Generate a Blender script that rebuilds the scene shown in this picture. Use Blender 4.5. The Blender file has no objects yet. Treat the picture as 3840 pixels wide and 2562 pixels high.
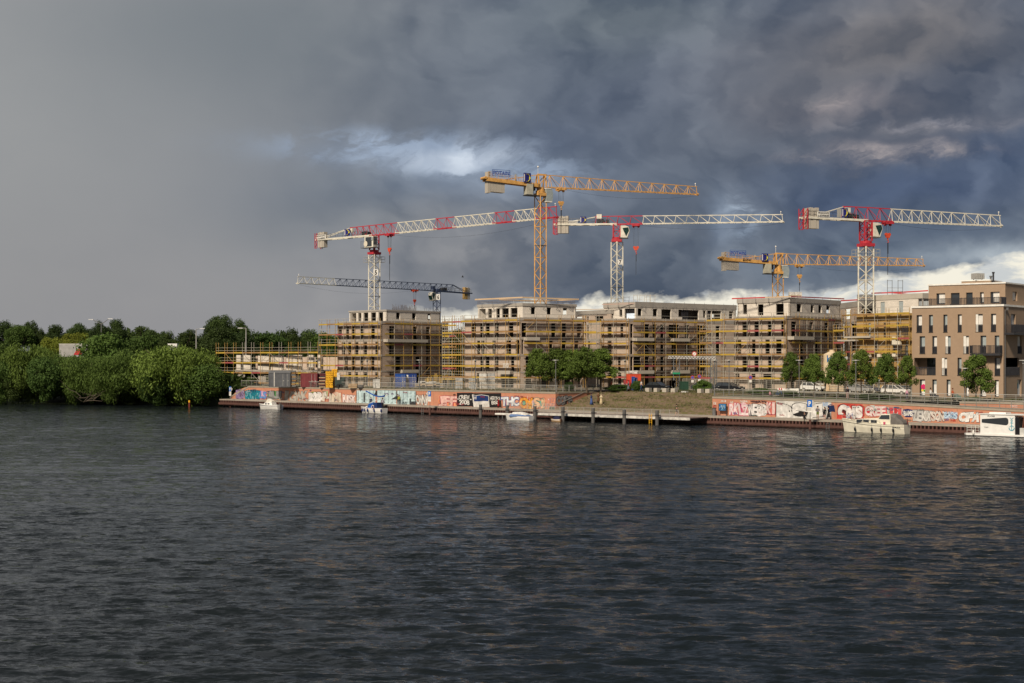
import bpy, bmesh, math, random
import numpy as np
from mathutils import Vector, Matrix
random.seed(7)
SC = bpy.context.scene
COL = SC.collection
F = 5333.0; HZ = 1350.0; EYE = 9.0            # focal length in photo pixels, horizon row, eye height above the water

def lin(r, g, b):
    f = lambda c: (c/255)/12.92 if c <= 10 else (((c/255)+.055)/1.055)**2.4
    return (f(r), f(g), f(b))

# ------------------------------------------------------------------ node expressions
class X:
    def __init__(s, t, k): s.t, s.k = t, k
    def _m(s, op, o=None, c=None):
        n = s.t.nodes.new('ShaderNodeMath'); n.operation = op
        for i, v in enumerate((s, o, c)):
            if v is None: continue
            if isinstance(v, X): s.t.links.new(v.k, n.inputs[i])
            else: n.inputs[i].default_value = v
        return X(s.t, n.outputs[0])
    def __add__(s, o): return s._m('ADD', o)
    def __sub__(s, o): return s._m('SUBTRACT', o)
    def __mul__(s, o): return s._m('MULTIPLY', o)
    def __truediv__(s, o): return s._m('DIVIDE', o)
    def clamp(s):
        r = s._m('MULTIPLY', 1.0); r.k.node.use_clamp = True; return r
    def ramp(s, a, b):
        n = s.t.nodes.new('ShaderNodeMapRange'); n.interpolation_type = 'SMOOTHSTEP'
        s.t.links.new(s.k, n.inputs[0]); n.inputs[1].default_value = a; n.inputs[2].default_value = b
        return X(s.t, n.outputs[0])
def comb(t, x, y, z=0.0):
    n = t.nodes.new('ShaderNodeCombineXYZ')
    for i, v in enumerate((x, y, z)):
        if isinstance(v, X): t.links.new(v.k, n.inputs[i])
        else: n.inputs[i].default_value = v
    return n.outputs[0]
def noise(t, vec, scale, detail=4, rough=.5, dist=0.0):
    n = t.nodes.new('ShaderNodeTexNoise'); t.links.new(vec, n.inputs['Vector'])
    n.inputs['Scale'].default_value = scale; n.inputs['Detail'].default_value = detail
    n.inputs['Roughness'].default_value = rough; n.inputs['Distortion'].default_value = dist
    return X(t, n.outputs[0])
def mixc(t, fac, a, b, mode='MIX'):
    n = t.nodes.new('ShaderNodeMix'); n.data_type = 'RGBA'; n.blend_type = mode
    for i, v in ((0, fac), (6, a), (7, b)):
        if isinstance(v, X): t.links.new(v.k, n.inputs[i])
        elif hasattr(v, 'links'): t.links.new(v, n.inputs[i])
        else: n.inputs[i].default_value = v if i == 0 else (*v, 1)
    return n.outputs[2]

# ------------------------------------------------------------------ camera
cd = bpy.data.cameras.new('camera'); cam = bpy.data.objects.new('camera', cd); COL.objects.link(cam)
cd.sensor_width = 36; cd.lens = F/3840*36; cd.shift_y = (HZ-1281)/3840
cd.clip_start = .5; cd.clip_end = 6000
cam.location = (0, 0, EYE); cam.rotation_euler = (math.pi/2, 0, 0)
SC.camera = cam

# ------------------------------------------------------------------ sun and sky
SUN_AZ, SUN_EL = math.radians(-152), math.radians(40)     # azimuth from +y (view) clockwise; behind the camera on the left
sd = bpy.data.lights.new('sun', 'SUN'); so = bpy.data.objects.new('sun', sd); COL.objects.link(so)
sd.energy = 4.8; sd.angle = math.radians(8); sd.color = (1, .87, .70)
sv = Vector((math.sin(SUN_AZ)*math.cos(SUN_EL), math.cos(SUN_AZ)*math.cos(SUN_EL), math.sin(SUN_EL)))
so.rotation_euler = sv.to_track_quat('Z', 'Y').to_euler()
w = bpy.data.worlds.new('World'); SC.world = w; w.use_nodes = True
t = w.node_tree; t.nodes.clear()
tc = t.nodes.new('ShaderNodeTexCoord'); sp = t.nodes.new('ShaderNodeSeparateXYZ'); t.links.new(tc.outputs['Generated'], sp.inputs[0])
dx, dy, dz = (X(t, sp.outputs[i]) for i in range(3))
az = dx._m('ARCTAN2', dy); te = (dz/((dx*dx+dy*dy)._m('SQRT')._m('MAXIMUM', .02)))._m('MAXIMUM', 0.0)._m('MINIMUM', 3.0)
base = comb(t, az, te*1.5, 0.3)
w1 = noise(t, base, 9, 6, .58) - .5; w2 = noise(t, comb(t, az+7.3, te*1.5+2.1, 0.0), 9, 6, .58) - .5
right = az.ramp(-.2, .02)
wamp = right*.085 + .012
ua = az + w1*wamp; va = te + w2*wamp*.55
def PA(px, py):
    a = math.atan((px-1920)/F); return a, (HZ-py)/F*math.cos(a)
col = None
def blob(c, px, py, rx, ry, rgb, s=1.0, warp=True, crisp=None):
    a, e = PA(px, py)
    u, v = (ua, va) if warp else (az, te)
    g = ((u-a)/(rx/F)); h = ((v-e)/(ry/F))
    f = ((g*g+h*h)*-1.0)._m('EXPONENT')*s
    if crisp is not None: f = f*(crisp*1.6+.1)
    return mixc(t, f.clamp(), c, lin(*rgb))
SKY = [ # px, py, rx, ry, sRGB, strength
 (-900, 600, 1500, 1500, (160,161,160), .95), (100, 1100, 900, 520, (146,146,148), .8), (700, 1200, 700, 350, (146,145,148), .6),
 (1000, 120, 800, 330, (112,120,126), .7), (1250, 700, 500, 210, (108,117,130), .45), (2300, 330, 620, 300, (84,94,112), .85), (1650, 300, 500, 260, (92,101,114), .6),
 (2050, 560, 300, 120, (76,88,110), .8), (1480, 570, 330, 55, (132,145,164), .7), (1730, 620, 230, 55, (140,155,174), .7), (1960, 680, 280, 80, (128,142,162), .7), (1640, 690, 260, 60, (120,134,154), .6),
 (1450, 780, 420, 120, (106,116,130), .6), (1350, 860, 480, 90, (126,130,136), .6), (1720, 980, 330, 180, (134,136,141), .75), (2450, 1000, 420, 200, (108,116,128), .7),
 (2700, 520, 420, 330, (88,97,112), .7), (2300, 60, 420, 160, (96,106,112), .6), (3380, 200, 520, 270, (124,120,119), .85), (3600, 330, 420, 110, (92,100,116), .6),
 (3230, 420, 240, 60, (136,131,134), .75), (3560, 470, 300, 45, (134,132,136), .75), (3320, 565, 200, 34, (146,140,142), .8), (3650, 650, 260, 80, (112,122,140), .6),
 (3300, 700, 420, 95, (78,94,124), .8), (3800, 560, 260, 110, (74,92,122), .6), (3450, 880, 420, 70, (96,110,130), .7), (3650, 980, 520, 55, (168,180,190), .8),
 (2650, 830, 60, 110, (128,144,166), .6), (2730, 830, 90, 120, (92,104,122), .5), (3000, 1010, 420, 60, (104,116,132), .8),
 (3150, 1080, 320, 24, (150,158,166), .7)]
bc = mixc(t, right, lin(139,141,146), lin(92,103,120))
# bulging cloud relief: the same field read twice, a little apart, gives each puff a lit and a shaded side
def puffs(sc, zo, asp, det, smooth=.35):
    def f(du, dv):
        v = t.nodes.new('ShaderNodeTexVoronoi'); v.voronoi_dimensions = '2D'; v.feature = 'SMOOTH_F1'; v.normalize = True
        t.links.new(comb(t, uw*1.0+vw*.45+(du+zo), vw*asp+dv, 0.0), v.inputs['Vector']); v.inputs['Scale'].default_value = sc; v.inputs['Smoothness'].default_value = smooth
        v.inputs['Detail'].default_value = det; v.inputs['Roughness'].default_value = .5; v.inputs['Lacunarity'].default_value = 2.3
        return X(t, v.outputs['Distance'])
    n = f(0.0, 0.0); return n, (f(-.006, .010)-n)
wf = noise(t, base, 30, 4, .6) - .5; wg = noise(t, comb(t, az+3.1, te*1.5+5.0, 0.0), 30, 4, .6) - .5
uw = ua + w2*.05 + wf*.016; vw = va + w1*.04 + wg*.012
d1, e1 = puffs(5.4, .37, 1.0, 2.4, .2); d2, e2 = puffs(15.0, 2.9, 1.4, 2.0, .12)
n1 = noise(t, comb(t, ua+va*.3, va*1.1, .7), 6.5, 5, .5, .2); n2 = noise(t, comb(t, ua, va*1.6, 3.7), 26, 5, .55, .1)
for b in SKY: bc = blob(bc, *b)
fray = noise(t, comb(t, uw-vw*.5, vw*2.2, 9.0), 20, 7, .62, .3).ramp(.42, .60)
for b in [(1500, 555, 380, 50, (150,166,188), .9), (1740, 600, 200, 38, (180,193,210), .9), (2000, 640, 180, 34, (140,156,178), .9), (2720, 790, 60, 90, (140,156,176), .7), (3330, 575, 240, 26, (178,168,166), .9), (3480, 470, 260, 22, (160,156,160), .8), (3180, 400, 120, 40, (150,144,146), .7)]: bc = blob(bc, *b, True, fray)
rel = n1.ramp(.34, .66)*.47 + (e1*13.0+.5).clamp()*.34 + (e2*4.5+.5).clamp()*.13 + n2.ramp(.3, .7)*.06
amp = right*.95 + .04
shade = mixc(t, rel, (.40,.465,.575), (1.74,1.62,1.48))
bc = mixc(t, amp, bc, mixc(t, 1.0, bc, shade, 'MULTIPLY'))
# clear strip under the cloud base towards the right horizon
a0 = math.atan((1500-1920)/F); a1 = math.atan((3840-1920)/F)
edge = (az+.05)._m('MAXIMUM', 0.0)*.045 + (az-.15)._m('MAXIMUM', 0.0)*.07 + .0345 + w1*.05*az.ramp(a0, .12) + (n2-.5)*.022 + wf*.018
strip = ((edge - te)*150.0+.6).clamp()._m('SMOOTH_MIN', 1.0, .15).clamp()*az.ramp(a0, a0+.022)*(az.ramp(1.6,.9))
wisp = noise(t, comb(t, ua*1.0, va*3.2, 5.0), 16, 6, .58).ramp(.45, .60)
glow = mixc(t, wisp*.75, lin(252,246,228), lin(188,196,204))
bc = mixc(t, strip*.97, bc, glow)
sk = t.nodes.new('ShaderNodeTexSky'); sk.sky_type = 'NISHITA'; sk.sun_disc = False
sk.sun_elevation = SUN_EL; sk.sun_rotation = SUN_AZ; sk.air_density = 1; sk.dust_density = 2
vm = t.nodes.new('ShaderNodeVectorMath'); vm.operation = 'SCALE'; vm.inputs[3].default_value = 10.0; t.links.new(bc, vm.inputs[0])
full = mixc(t, .97, sk.outputs[0], vm.outputs[0])
bg = t.nodes.new('ShaderNodeBackground'); bg.inputs[1].default_value = .1; t.links.new(full, bg.inputs[0])
ow = t.nodes.new('ShaderNodeOutputWorld'); t.links.new(bg.outputs[0], ow.inputs[0])
SC.view_settings.view_transform = 'Standard'; SC.view_settings.look = 'None'
SC.view_settings.exposure = 0.0; SC.view_settings.gamma = 1.0; SC.view_settings.use_curve_mapping = False
SC.cycles.max_bounces = 6; SC.cycles.use_denoising = True

# ------------------------------------------------------------------ materials
MATS = {}
def mat(name, rgb, rough=.7, metal=0.0, var=.12, vscale=1.5, spec=.3, fn=None, trans=0, alpha=1):
    if name in MATS: return MATS[name]
    m = bpy.data.materials.new(name); m.use_nodes = True; t = m.node_tree; b = t.nodes['Principled BSDF']
    b.inputs['Roughness'].default_value = rough; b.inputs['Metallic'].default_value = metal
    b.inputs['Specular IOR Level'].default_value = spec
    tc = t.nodes.new('ShaderNodeTexCoord')
    if fn: fn(t, b, tc)
    elif var:
        n = noise(t, tc.outputs['Object'], vscale, 4, .6)
        c = mixc(t, n.ramp(.3, .7), tuple(x*(1-var) for x in rgb), tuple(min(1, x*(1+var)) for x in rgb))
        t.links.new(c, b.inputs['Base Color'])
    else: b.inputs['Base Color'].default_value = (*rgb, 1)
    MATS[name] = m; return m
def masonry(c1, c2, cj, stain=.25, bw=.5, bh=.25):
    def fn(t, b, tc):
        uv = tc.outputs['UV']
        br = t.nodes.new('ShaderNodeTexBrick'); t.links.new(uv, br.inputs['Vector'])
        br.inputs['Scale'].default_value = 1; br.inputs['Brick Width'].default_value = bw; br.inputs['Row Height'].default_value = bh
        br.inputs['Mortar Size'].default_value = .012; br.inputs['Color1'].default_value = (*c1, 1)
        br.inputs['Color2'].default_value = (*c2, 1); br.inputs['Mortar'].default_value = (*cj, 1)
        n = noise(t, uv, .35, 6, .65).ramp(.35, .75); n2 = noise(t, uv, 2.2, 4, .6).ramp(.3, .7)
        c = mixc(t, n*stain, br.outputs[0], tuple(x*.55 for x in c1))
        c = mixc(t, n2*.25, c, tuple(x*.7 for x in c2))
        t.links.new(c, b.inputs['Base Color'])
    return fn
def stained(rgb, amt=.5, sc=.6, dark=.4, bump=0):
    def fn(t, b, tc):
        o = tc.outputs['Object']
        n = noise(t, o, sc, 8, .65).ramp(.4, .7); n2 = noise(t, o, sc*7, 4, .6).ramp(.3, .7)
        c = mixc(t, n*amt, rgb, tuple(x*dark for x in rgb)); c = mixc(t, n2*.3, c, tuple(x*.75 for x in rgb))
        t.links.new(c, b.inputs['Base Color'])
        if bump:
            bp = t.nodes.new('ShaderNodeBump'); bp.inputs['Strength'].default_value = .5; bp.inputs['Distance'].default_value = bump
            t.links.new(noise(t, o, sc*12, 5, .6).k, bp.inputs['Height']); t.links.new(bp.outputs[0], b.inputs['Normal'])
    return fn
MW = mat('white_masonry', (0,)*3, .9, fn=masonry((.70,.64,.56), (.60,.55,.48), (.46,.42,.36), .2))
MP = mat('rendered_masonry', (0,)*3, .9, fn=masonry((.54,.435,.35), (.47,.37,.295), (.36,.29,.23), .4))
CONC = mat('concrete', (0,)*3, .85, fn=stained((.36,.33,.29), .5, .5, .6))
CONCL = mat('light_concrete', (0,)*3, .85, fn=stained((.44,.40,.34), .35, .6, .7))
DARKIN = mat('painted_room_shade', (.055,.047,.04), .9)  # room shade put into the colour, far darker than bare concrete
WOODY = mat('yellow_insulation_board', (0,)*3, .85, fn=stained((.42,.27,.10), .45, .7, .55))
BROWN = mat('brown_render', (0,)*3, .85, fn=stained((.33,.235,.16), .16, .25, .82))
BROWNR = BROWN
WHITE = mat('white_paint', (.72,.70,.65), .45)
CREAM = mat('cream_paint', (.66,.60,.48), .45)
CRWHITE = mat('crane_white', (.62,.59,.50), .5, var=.15)
CRRED = mat('crane_red', (.42,.03,.045), .5)
CRYEL = mat('crane_yellow', (.60,.33,.10), .5, var=.18)
CRBLUE = mat('crane_blue', (.035,.05,.10), .5)
GALV = mat('galvanised_steel', (.42,.41,.38), .5, .3)
GREY = mat('grey_metal', (.16,.16,.16), .5, .3)
DARK = mat('dark_metal', (.03,.03,.035), .5)
BLACK = mat('black_paint', (.012,.012,.014), .35, var=0)
TOEY = mat('scaffold_yellow', (.40,.265,.04), .6, var=.2)
TOER = mat('scaffold_red', (.30,.075,.07), .6)
TOEW = mat('weathered_scaffold_board', (.26,.15,.06), .8, var=.3)
TUBEO = mat('ochre_scaffold_tube', (.40,.25,.08), .6, var=.3, vscale=.8)
TUBEG = mat('zinc_scaffold_tube', (.42,.39,.33), .5, .2, var=.2)
WOOD = mat('raw_timber', (.52,.38,.24), .8, var=.2)
RED = mat('red_paint', (.45,.03,.03), .5)
ORED = mat('orange_red_paint', (.55,.07,.03), .5)
MAROON = mat('maroon_container_paint', (.17,.035,.04), .55)
BLUE = mat('blue_paint', (.015,.07,.30), .45)
DBLUE = mat('navy_paint', (.015,.03,.13), .5)
YELLOW = mat('yellow_plastic', (.75,.40,.02), .5, var=.15)
GLASS = mat('window_glass', (.03,.035,.04), .06, spec=.9, var=0)
GLASSL = mat('pale_window_glass', (.30,.34,.34), .08, spec=.8, var=.1)
FRAMEM = mat('window_frame_anthracite', (.035,.033,.03), .5)
CURT = mat('curtain', (.62,.60,.56), .9)
RUST = mat('rusty_sheet_pile', (0,)*3, .8, fn=stained((.105,.05,.04), .6, 1.2, .45))
DECKC = mat('quay_cap_concrete', (0,)*3, .85, fn=stained((.34,.30,.25), .6, 1.0, .5))
ORANGE = mat('orange_render', (0,)*3, .85, fn=stained((.50,.225,.14), .55, .45, .62))
COPING = mat('coping_concrete', (0,)*3, .85, fn=stained((.33,.29,.23), .5, .8, .6))
BARK = mat('bark', (.09,.07,.05), .9)
SKIN = mat('skin', (.45,.27,.19), .6); HAIRM = mat('dark_hair', (.03,.02,.015), .6)
RUBBER = mat('rubber', (.02,.02,.02), .8)

# ------------------------------------------------------------------ mesh building
class MB:
    def __init__(s): s.v = []; s.f = []; s.m = []; s.mi = 0; s.uv = None
    def add(s, vs, fs):
        n = len(s.v); s.v += [tuple(v) for v in vs]; s.f += [tuple(i+n for i in f) for f in fs]; s.m += [s.mi]*len(fs)
    def hexa(s, p):  # 4 bottom ccw, 4 top
        s.add(p, [(3,2,1,0),(4,5,6,7),(0,1,5,4),(1,2,6,5),(2,3,7,6),(3,0,4,7)])
    def box(s, c, d, rz=0.0):
        x, y, z = (k/2 for k in d); ca, sa = math.cos(rz), math.sin(rz)
        s.hexa([(c[0]+a*x*ca-b*y*sa, c[1]+a*x*sa+b*y*ca, c[2]+e*z) for e in (-1,1) for a, b in ((-1,-1),(1,-1),(1,1),(-1,1))])
    def bx(s, x0, x1, y0, y1, z0, z1):
        s.hexa([(x,y,z) for z in (z0,z1) for x,y in ((x0,y0),(x1,y0),(x1,y1),(x0,y1))])
    def beam(s, p, q, a=.1, b=None):
        b = b or a; p = Vector(p); q = Vector(q); d = q-p
        if d.length < 1e-6: return
        d.normalize(); up = Vector((0,0,1)) if abs(d.z) < .98 else Vector((0,1,0))
        r = d.cross(up).normalized()*a/2; u = r.cross(d).normalized()*b/2
        s.hexa([e+i*r+j*u for e in (p,q) for i,j in ((-1,-1),(1,-1),(1,1),(-1,1))])
    def tube(s, p, q, r, n=6, r2=None):
        r2 = r if r2 is None else r2; p = Vector(p); q = Vector(q); d = (q-p).normalized()
        up = Vector((0,0,1)) if abs(d.z) < .98 else Vector((0,1,0)); a = d.cross(up).normalized(); b = a.cross(d)
        vs = [p+(a*math.cos(k)+b*math.sin(k))*r for k in (2*math.pi*i/n for i in range(n))]+[q+(a*math.cos(k)+b*math.sin(k))*r2 for k in (2*math.pi*i/n for i in range(n))]
        s.add(vs, [(i,(i+1)%n,n+(i+1)%n,n+i) for i in range(n)]+[tuple(range(n))[::-1], tuple(range(n,2*n))])
    def path(s, pts, r, n=5):
        for a, b in zip(pts, pts[1:]): s.tube(a, b, r, n)
    def prism(s, poly, z0, z1):
        n = len(poly)
        s.add([(x,y,z0) for x,y in poly]+[(x,y,z1) for x,y in poly], [tuple(range(n))[::-1], tuple(range(n,2*n))]+[(i,(i+1)%n,n+(i+1)%n,n+i) for i in range(n)])
    def extr(s, prof, y0, y1):   # profile in xz extruded along y
        n = len(prof)
        s.add([(x,y0,z) for x,z in prof]+[(x,y1,z) for x,z in prof], [tuple(range(n)), tuple(range(n,2*n))[::-1]]+[((i+1)%n,i,n+i,n+(i+1)%n) for i in range(n)])
    def loft(s, rings, cap=True):
        n = len(rings[0]); base = len(s.v); vs = [v for r in rings for v in r]
        fs = [(k*n+i, k*n+(i+1)%n, (k+1)*n+(i+1)%n, (k+1)*n+i) for k in range(len(rings)-1) for i in range(n)]
        if cap: fs += [tuple(range(n))[::-1], tuple(range((len(rings)-1)*n, len(rings)*n))]
        s.add(vs, fs)
    def ball(s, c, r, n=8, m=5, sc=(1,1,1)):
        rings = []
        for j in range(m+1):
            th = math.pi*(j+.02)/(m+.04)
            rings.append([(c[0]+r*sc[0]*math.sin(th)*math.cos(a), c[1]+r*sc[1]*math.sin(th)*math.sin(a), c[2]-r*sc[2]*math.cos(th)) for a in (2*math.pi*i/n for i in range(n))])
        s.loft(rings)
    def mesh(s, name, mats, root=(0,0,0), smooth=False, uvfn=None):
        me = bpy.data.meshes.new(name); rx, ry, rz = root
        me.from_pydata([(x-rx, y-ry, z-rz) for x,y,z in s.v], [], s.f)
        for m in (mats if isinstance(mats, (list,tuple)) else [mats]): me.materials.append(m)
        if isinstance(mats, (list,tuple)): me.polygons.foreach_set('material_index', s.m)
        if smooth: me.polygons.foreach_set('use_smooth', [True]*len(me.polygons))
        if uvfn:
            ul = me.uv_layers.new(name='UVMap'); V = s.v
            ul.data.foreach_set('uv', [k for l in me.loops for k in uvfn(V[l.vertex_index])])
        me.update(); return me
ROOT = {}
def thing(name, label, cat, loc=(0,0,0), rz=0, group=None):
    o = bpy.data.objects.new(name, None); COL.objects.link(o); o.location = loc; o.rotation_euler = (0,0,rz)
    o.empty_display_size = .5; o['label'] = label; o['category'] = cat
    if group: o['group'] = group
    ROOT[o] = tuple(loc) if rz == 0 else (0,0,0)
    return o
def part(name, mb, mats, parent=None, smooth=False, uvfn=None, label=None, local=False, kind=None):
    root = ROOT.get(parent, (0,0,0)) if (parent and not local) else (0,0,0)
    me = mb if isinstance(mb, bpy.types.Mesh) else mb.mesh(name, mats, root, smooth, uvfn)
    o = bpy.data.objects.new(name, me); COL.objects.link(o)
    if parent: o.parent = parent; ROOT[o] = ROOT.get(parent, (0,0,0)) if not local else (0,0,0)
    if label: o['label'] = label
    if kind: o['kind'] = kind
    return o
def solo(name, mb, mats, label, cat, group=None, smooth=False, kind=None, uvfn=None):
    vs = mb.v; n = len(vs); cx = sum(v[0] for v in vs)/n; cy = sum(v[1] for v in vs)/n; cz = min(v[2] for v in vs)
    o = bpy.data.objects.new(name, mb.mesh(name, mats, (cx,cy,cz), smooth, uvfn)); COL.objects.link(o); o.location = (cx,cy,cz)
    o['label'] = label; o['category'] = cat
    if group: o['group'] = group
    ROOT[o] = (cx,cy,cz)
    if kind: o['kind'] = kind
    return o
def struct(name, mb, mats, kind='structure', smooth=False, uvfn=None):
    o = part(name, mb, mats, None, smooth, uvfn); o['kind'] = kind; return o
def piece(name, me, parent, loc, rz=0.0, scale=(1,1,1), rot=None):
    o = bpy.data.objects.new(name, me); COL.objects.link(o); o.parent = parent
    r = ROOT.get(parent, (0,0,0)); o.location = (loc[0]-r[0], loc[1]-r[1], loc[2]-r[2]); o.scale = scale
    o.rotation_euler = rot or (0,0,rz); return o
def dup(root, loc, rz=0, label=None, group=None, scale=None):
    c = root.copy(); COL.objects.link(c); c.location = loc; c.rotation_euler = (0,0,rz)
    if scale: c.scale = scale
    if label: c['label'] = label
    if group: c['group'] = group
    for ch in root.children:
        d = ch.copy(); COL.objects.link(d); d.parent = c
        for g in ch.children:
            e = g.copy(); COL.objects.link(e); e.parent = d
    return c
_U = {}
def ubox(m):   # unit box sharing one mesh per material
    if m.name not in _U:
        b = MB(); b.bx(-.5,.5,-.5,.5,-.5,.5); _U[m.name] = b.mesh('unit_'+m.name, m)
    return _U[m.name]
def bpiece(name, m, parent, p, q, w, h=None):   # straight bar between two points as an own part, mesh shared
    p = Vector(p); q = Vector(q); d = q-p; h = h or w
    o = bpy.data.objects.new(name, ubox(m)); COL.objects.link(o); o.parent = parent
    o.location = (p+q)/2-Vector(ROOT.get(parent, (0,0,0))); o.scale = (d.length, w, h)
    o.rotation_euler = (0, -math.asin(max(-1,min(1,d.z/d.length))), math.atan2(d.y, d.x)); return o

# ------------------------------------------------------------------ plan: quay line, rays through the photo
Q0 = Vector((-53.9, 271.0)); QU = Vector((.743, -.669)); QN = Vector((.669, .743)); QA = math.atan2(-.669, .743)
def sq(s, t): p = Q0+QU*s+QN*t; return (p.x, p.y)
def on(px, t):            # plan point on the line parallel to the quay, t metres inland
    k = (px-1920)/F; l = (t+Q0.dot(QN))/(k*QN.x+QN.y); return (k*l, l)
def so_(px, t): p = Vector(on(px, t)); return (p-Q0).dot(QU)
def at(px, D): return ((px-1920)*D/F, D)
def zy(py, D): return EYE-(py-HZ)*D/F
def P3(px, py, D): x, y = at(px, D); return (x, y, zy(py, D))
def zg(s): return 4.0-.4*max(0, min(1, (s-100)/30))
def ground_z(x, y): p = Vector((x,y)); s = (p-Q0).dot(QU); return zg(s)
def gz(px, t): x, y = on(px, t); return (x, y, ground_z(x, y))
R = dict(R2=(800,1120,.2806), R3=(1160,1100,.3061), R4=(1640,1080,.3316), R5=(2220,1080,.3317), R6=(2620,1080,.3316), R7=(3060,1020,.3955), R8=(3380,1020,.4082))
def RX(k, X): return R[k][0]+X*R[k][2]
def RY(k, Y): return R[k][1]+Y*R[k][2]

# ------------------------------------------------------------------ text as flat print
_TC = {}
def text_mesh(s, bold=0.0, ext=.004):
    k = (s, bold, ext)
    if k in _TC: return _TC[k]
    cu = bpy.data.curves.new('text', 'FONT'); cu.body = s; cu.size = 1; cu.offset = bold; cu.extrude = ext; cu.resolution_u = 3
    cu.align_x = 'CENTER'; cu.align_y = 'CENTER'
    o = bpy.data.objects.new('tmp', cu); COL.objects.link(o)
    bpy.context.view_layer.update()
    me = bpy.data.meshes.new_from_object(o.evaluated_get(bpy.context.evaluated_depsgraph_get()))
    bpy.data.objects.remove(o)
    a = np.empty(len(me.vertices)*3); me.vertices.foreach_get('co', a); a = a.reshape(-1,3)
    _TC[k] = (a, [tuple(p.vertices) for p in me.polygons]); bpy.data.meshes.remove(me)
    return _TC[k]
def put_text(mb, s, org, ax, w, h, bold=0.0, out=0.02, shear=0.0, rot=0.0, nrm=None):
    """lettering centred at org on a vertical plane; ax = unit direction of reading; fitted to w x h"""
    v, f = text_mesh(s, bold); v = v.copy()
    mn = v.min(0); mx = v.max(0); v[:,0] = (v[:,0]-(mn[0]+mx[0])/2)*w/max(1e-6, mx[0]-mn[0]); v[:,1] = (v[:,1]-(mn[1]+mx[1])/2)*h/max(1e-6, mx[1]-mn[1])
    v[:,0] += v[:,1]*shear
    c, s_ = math.cos(rot), math.sin(rot); x = v[:,0]*c-v[:,1]*s_; y = v[:,0]*s_+v[:,1]*c
    n = nrm or (ax[1], -ax[0])
    pts = np.stack([org[0]+ax[0]*x+n[0]*(out+v[:,2]), org[1]+ax[1]*x+n[1]*(out+v[:,2]), org[2]+y], 1)
    mb.add(pts.tolist(), f)

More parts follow.
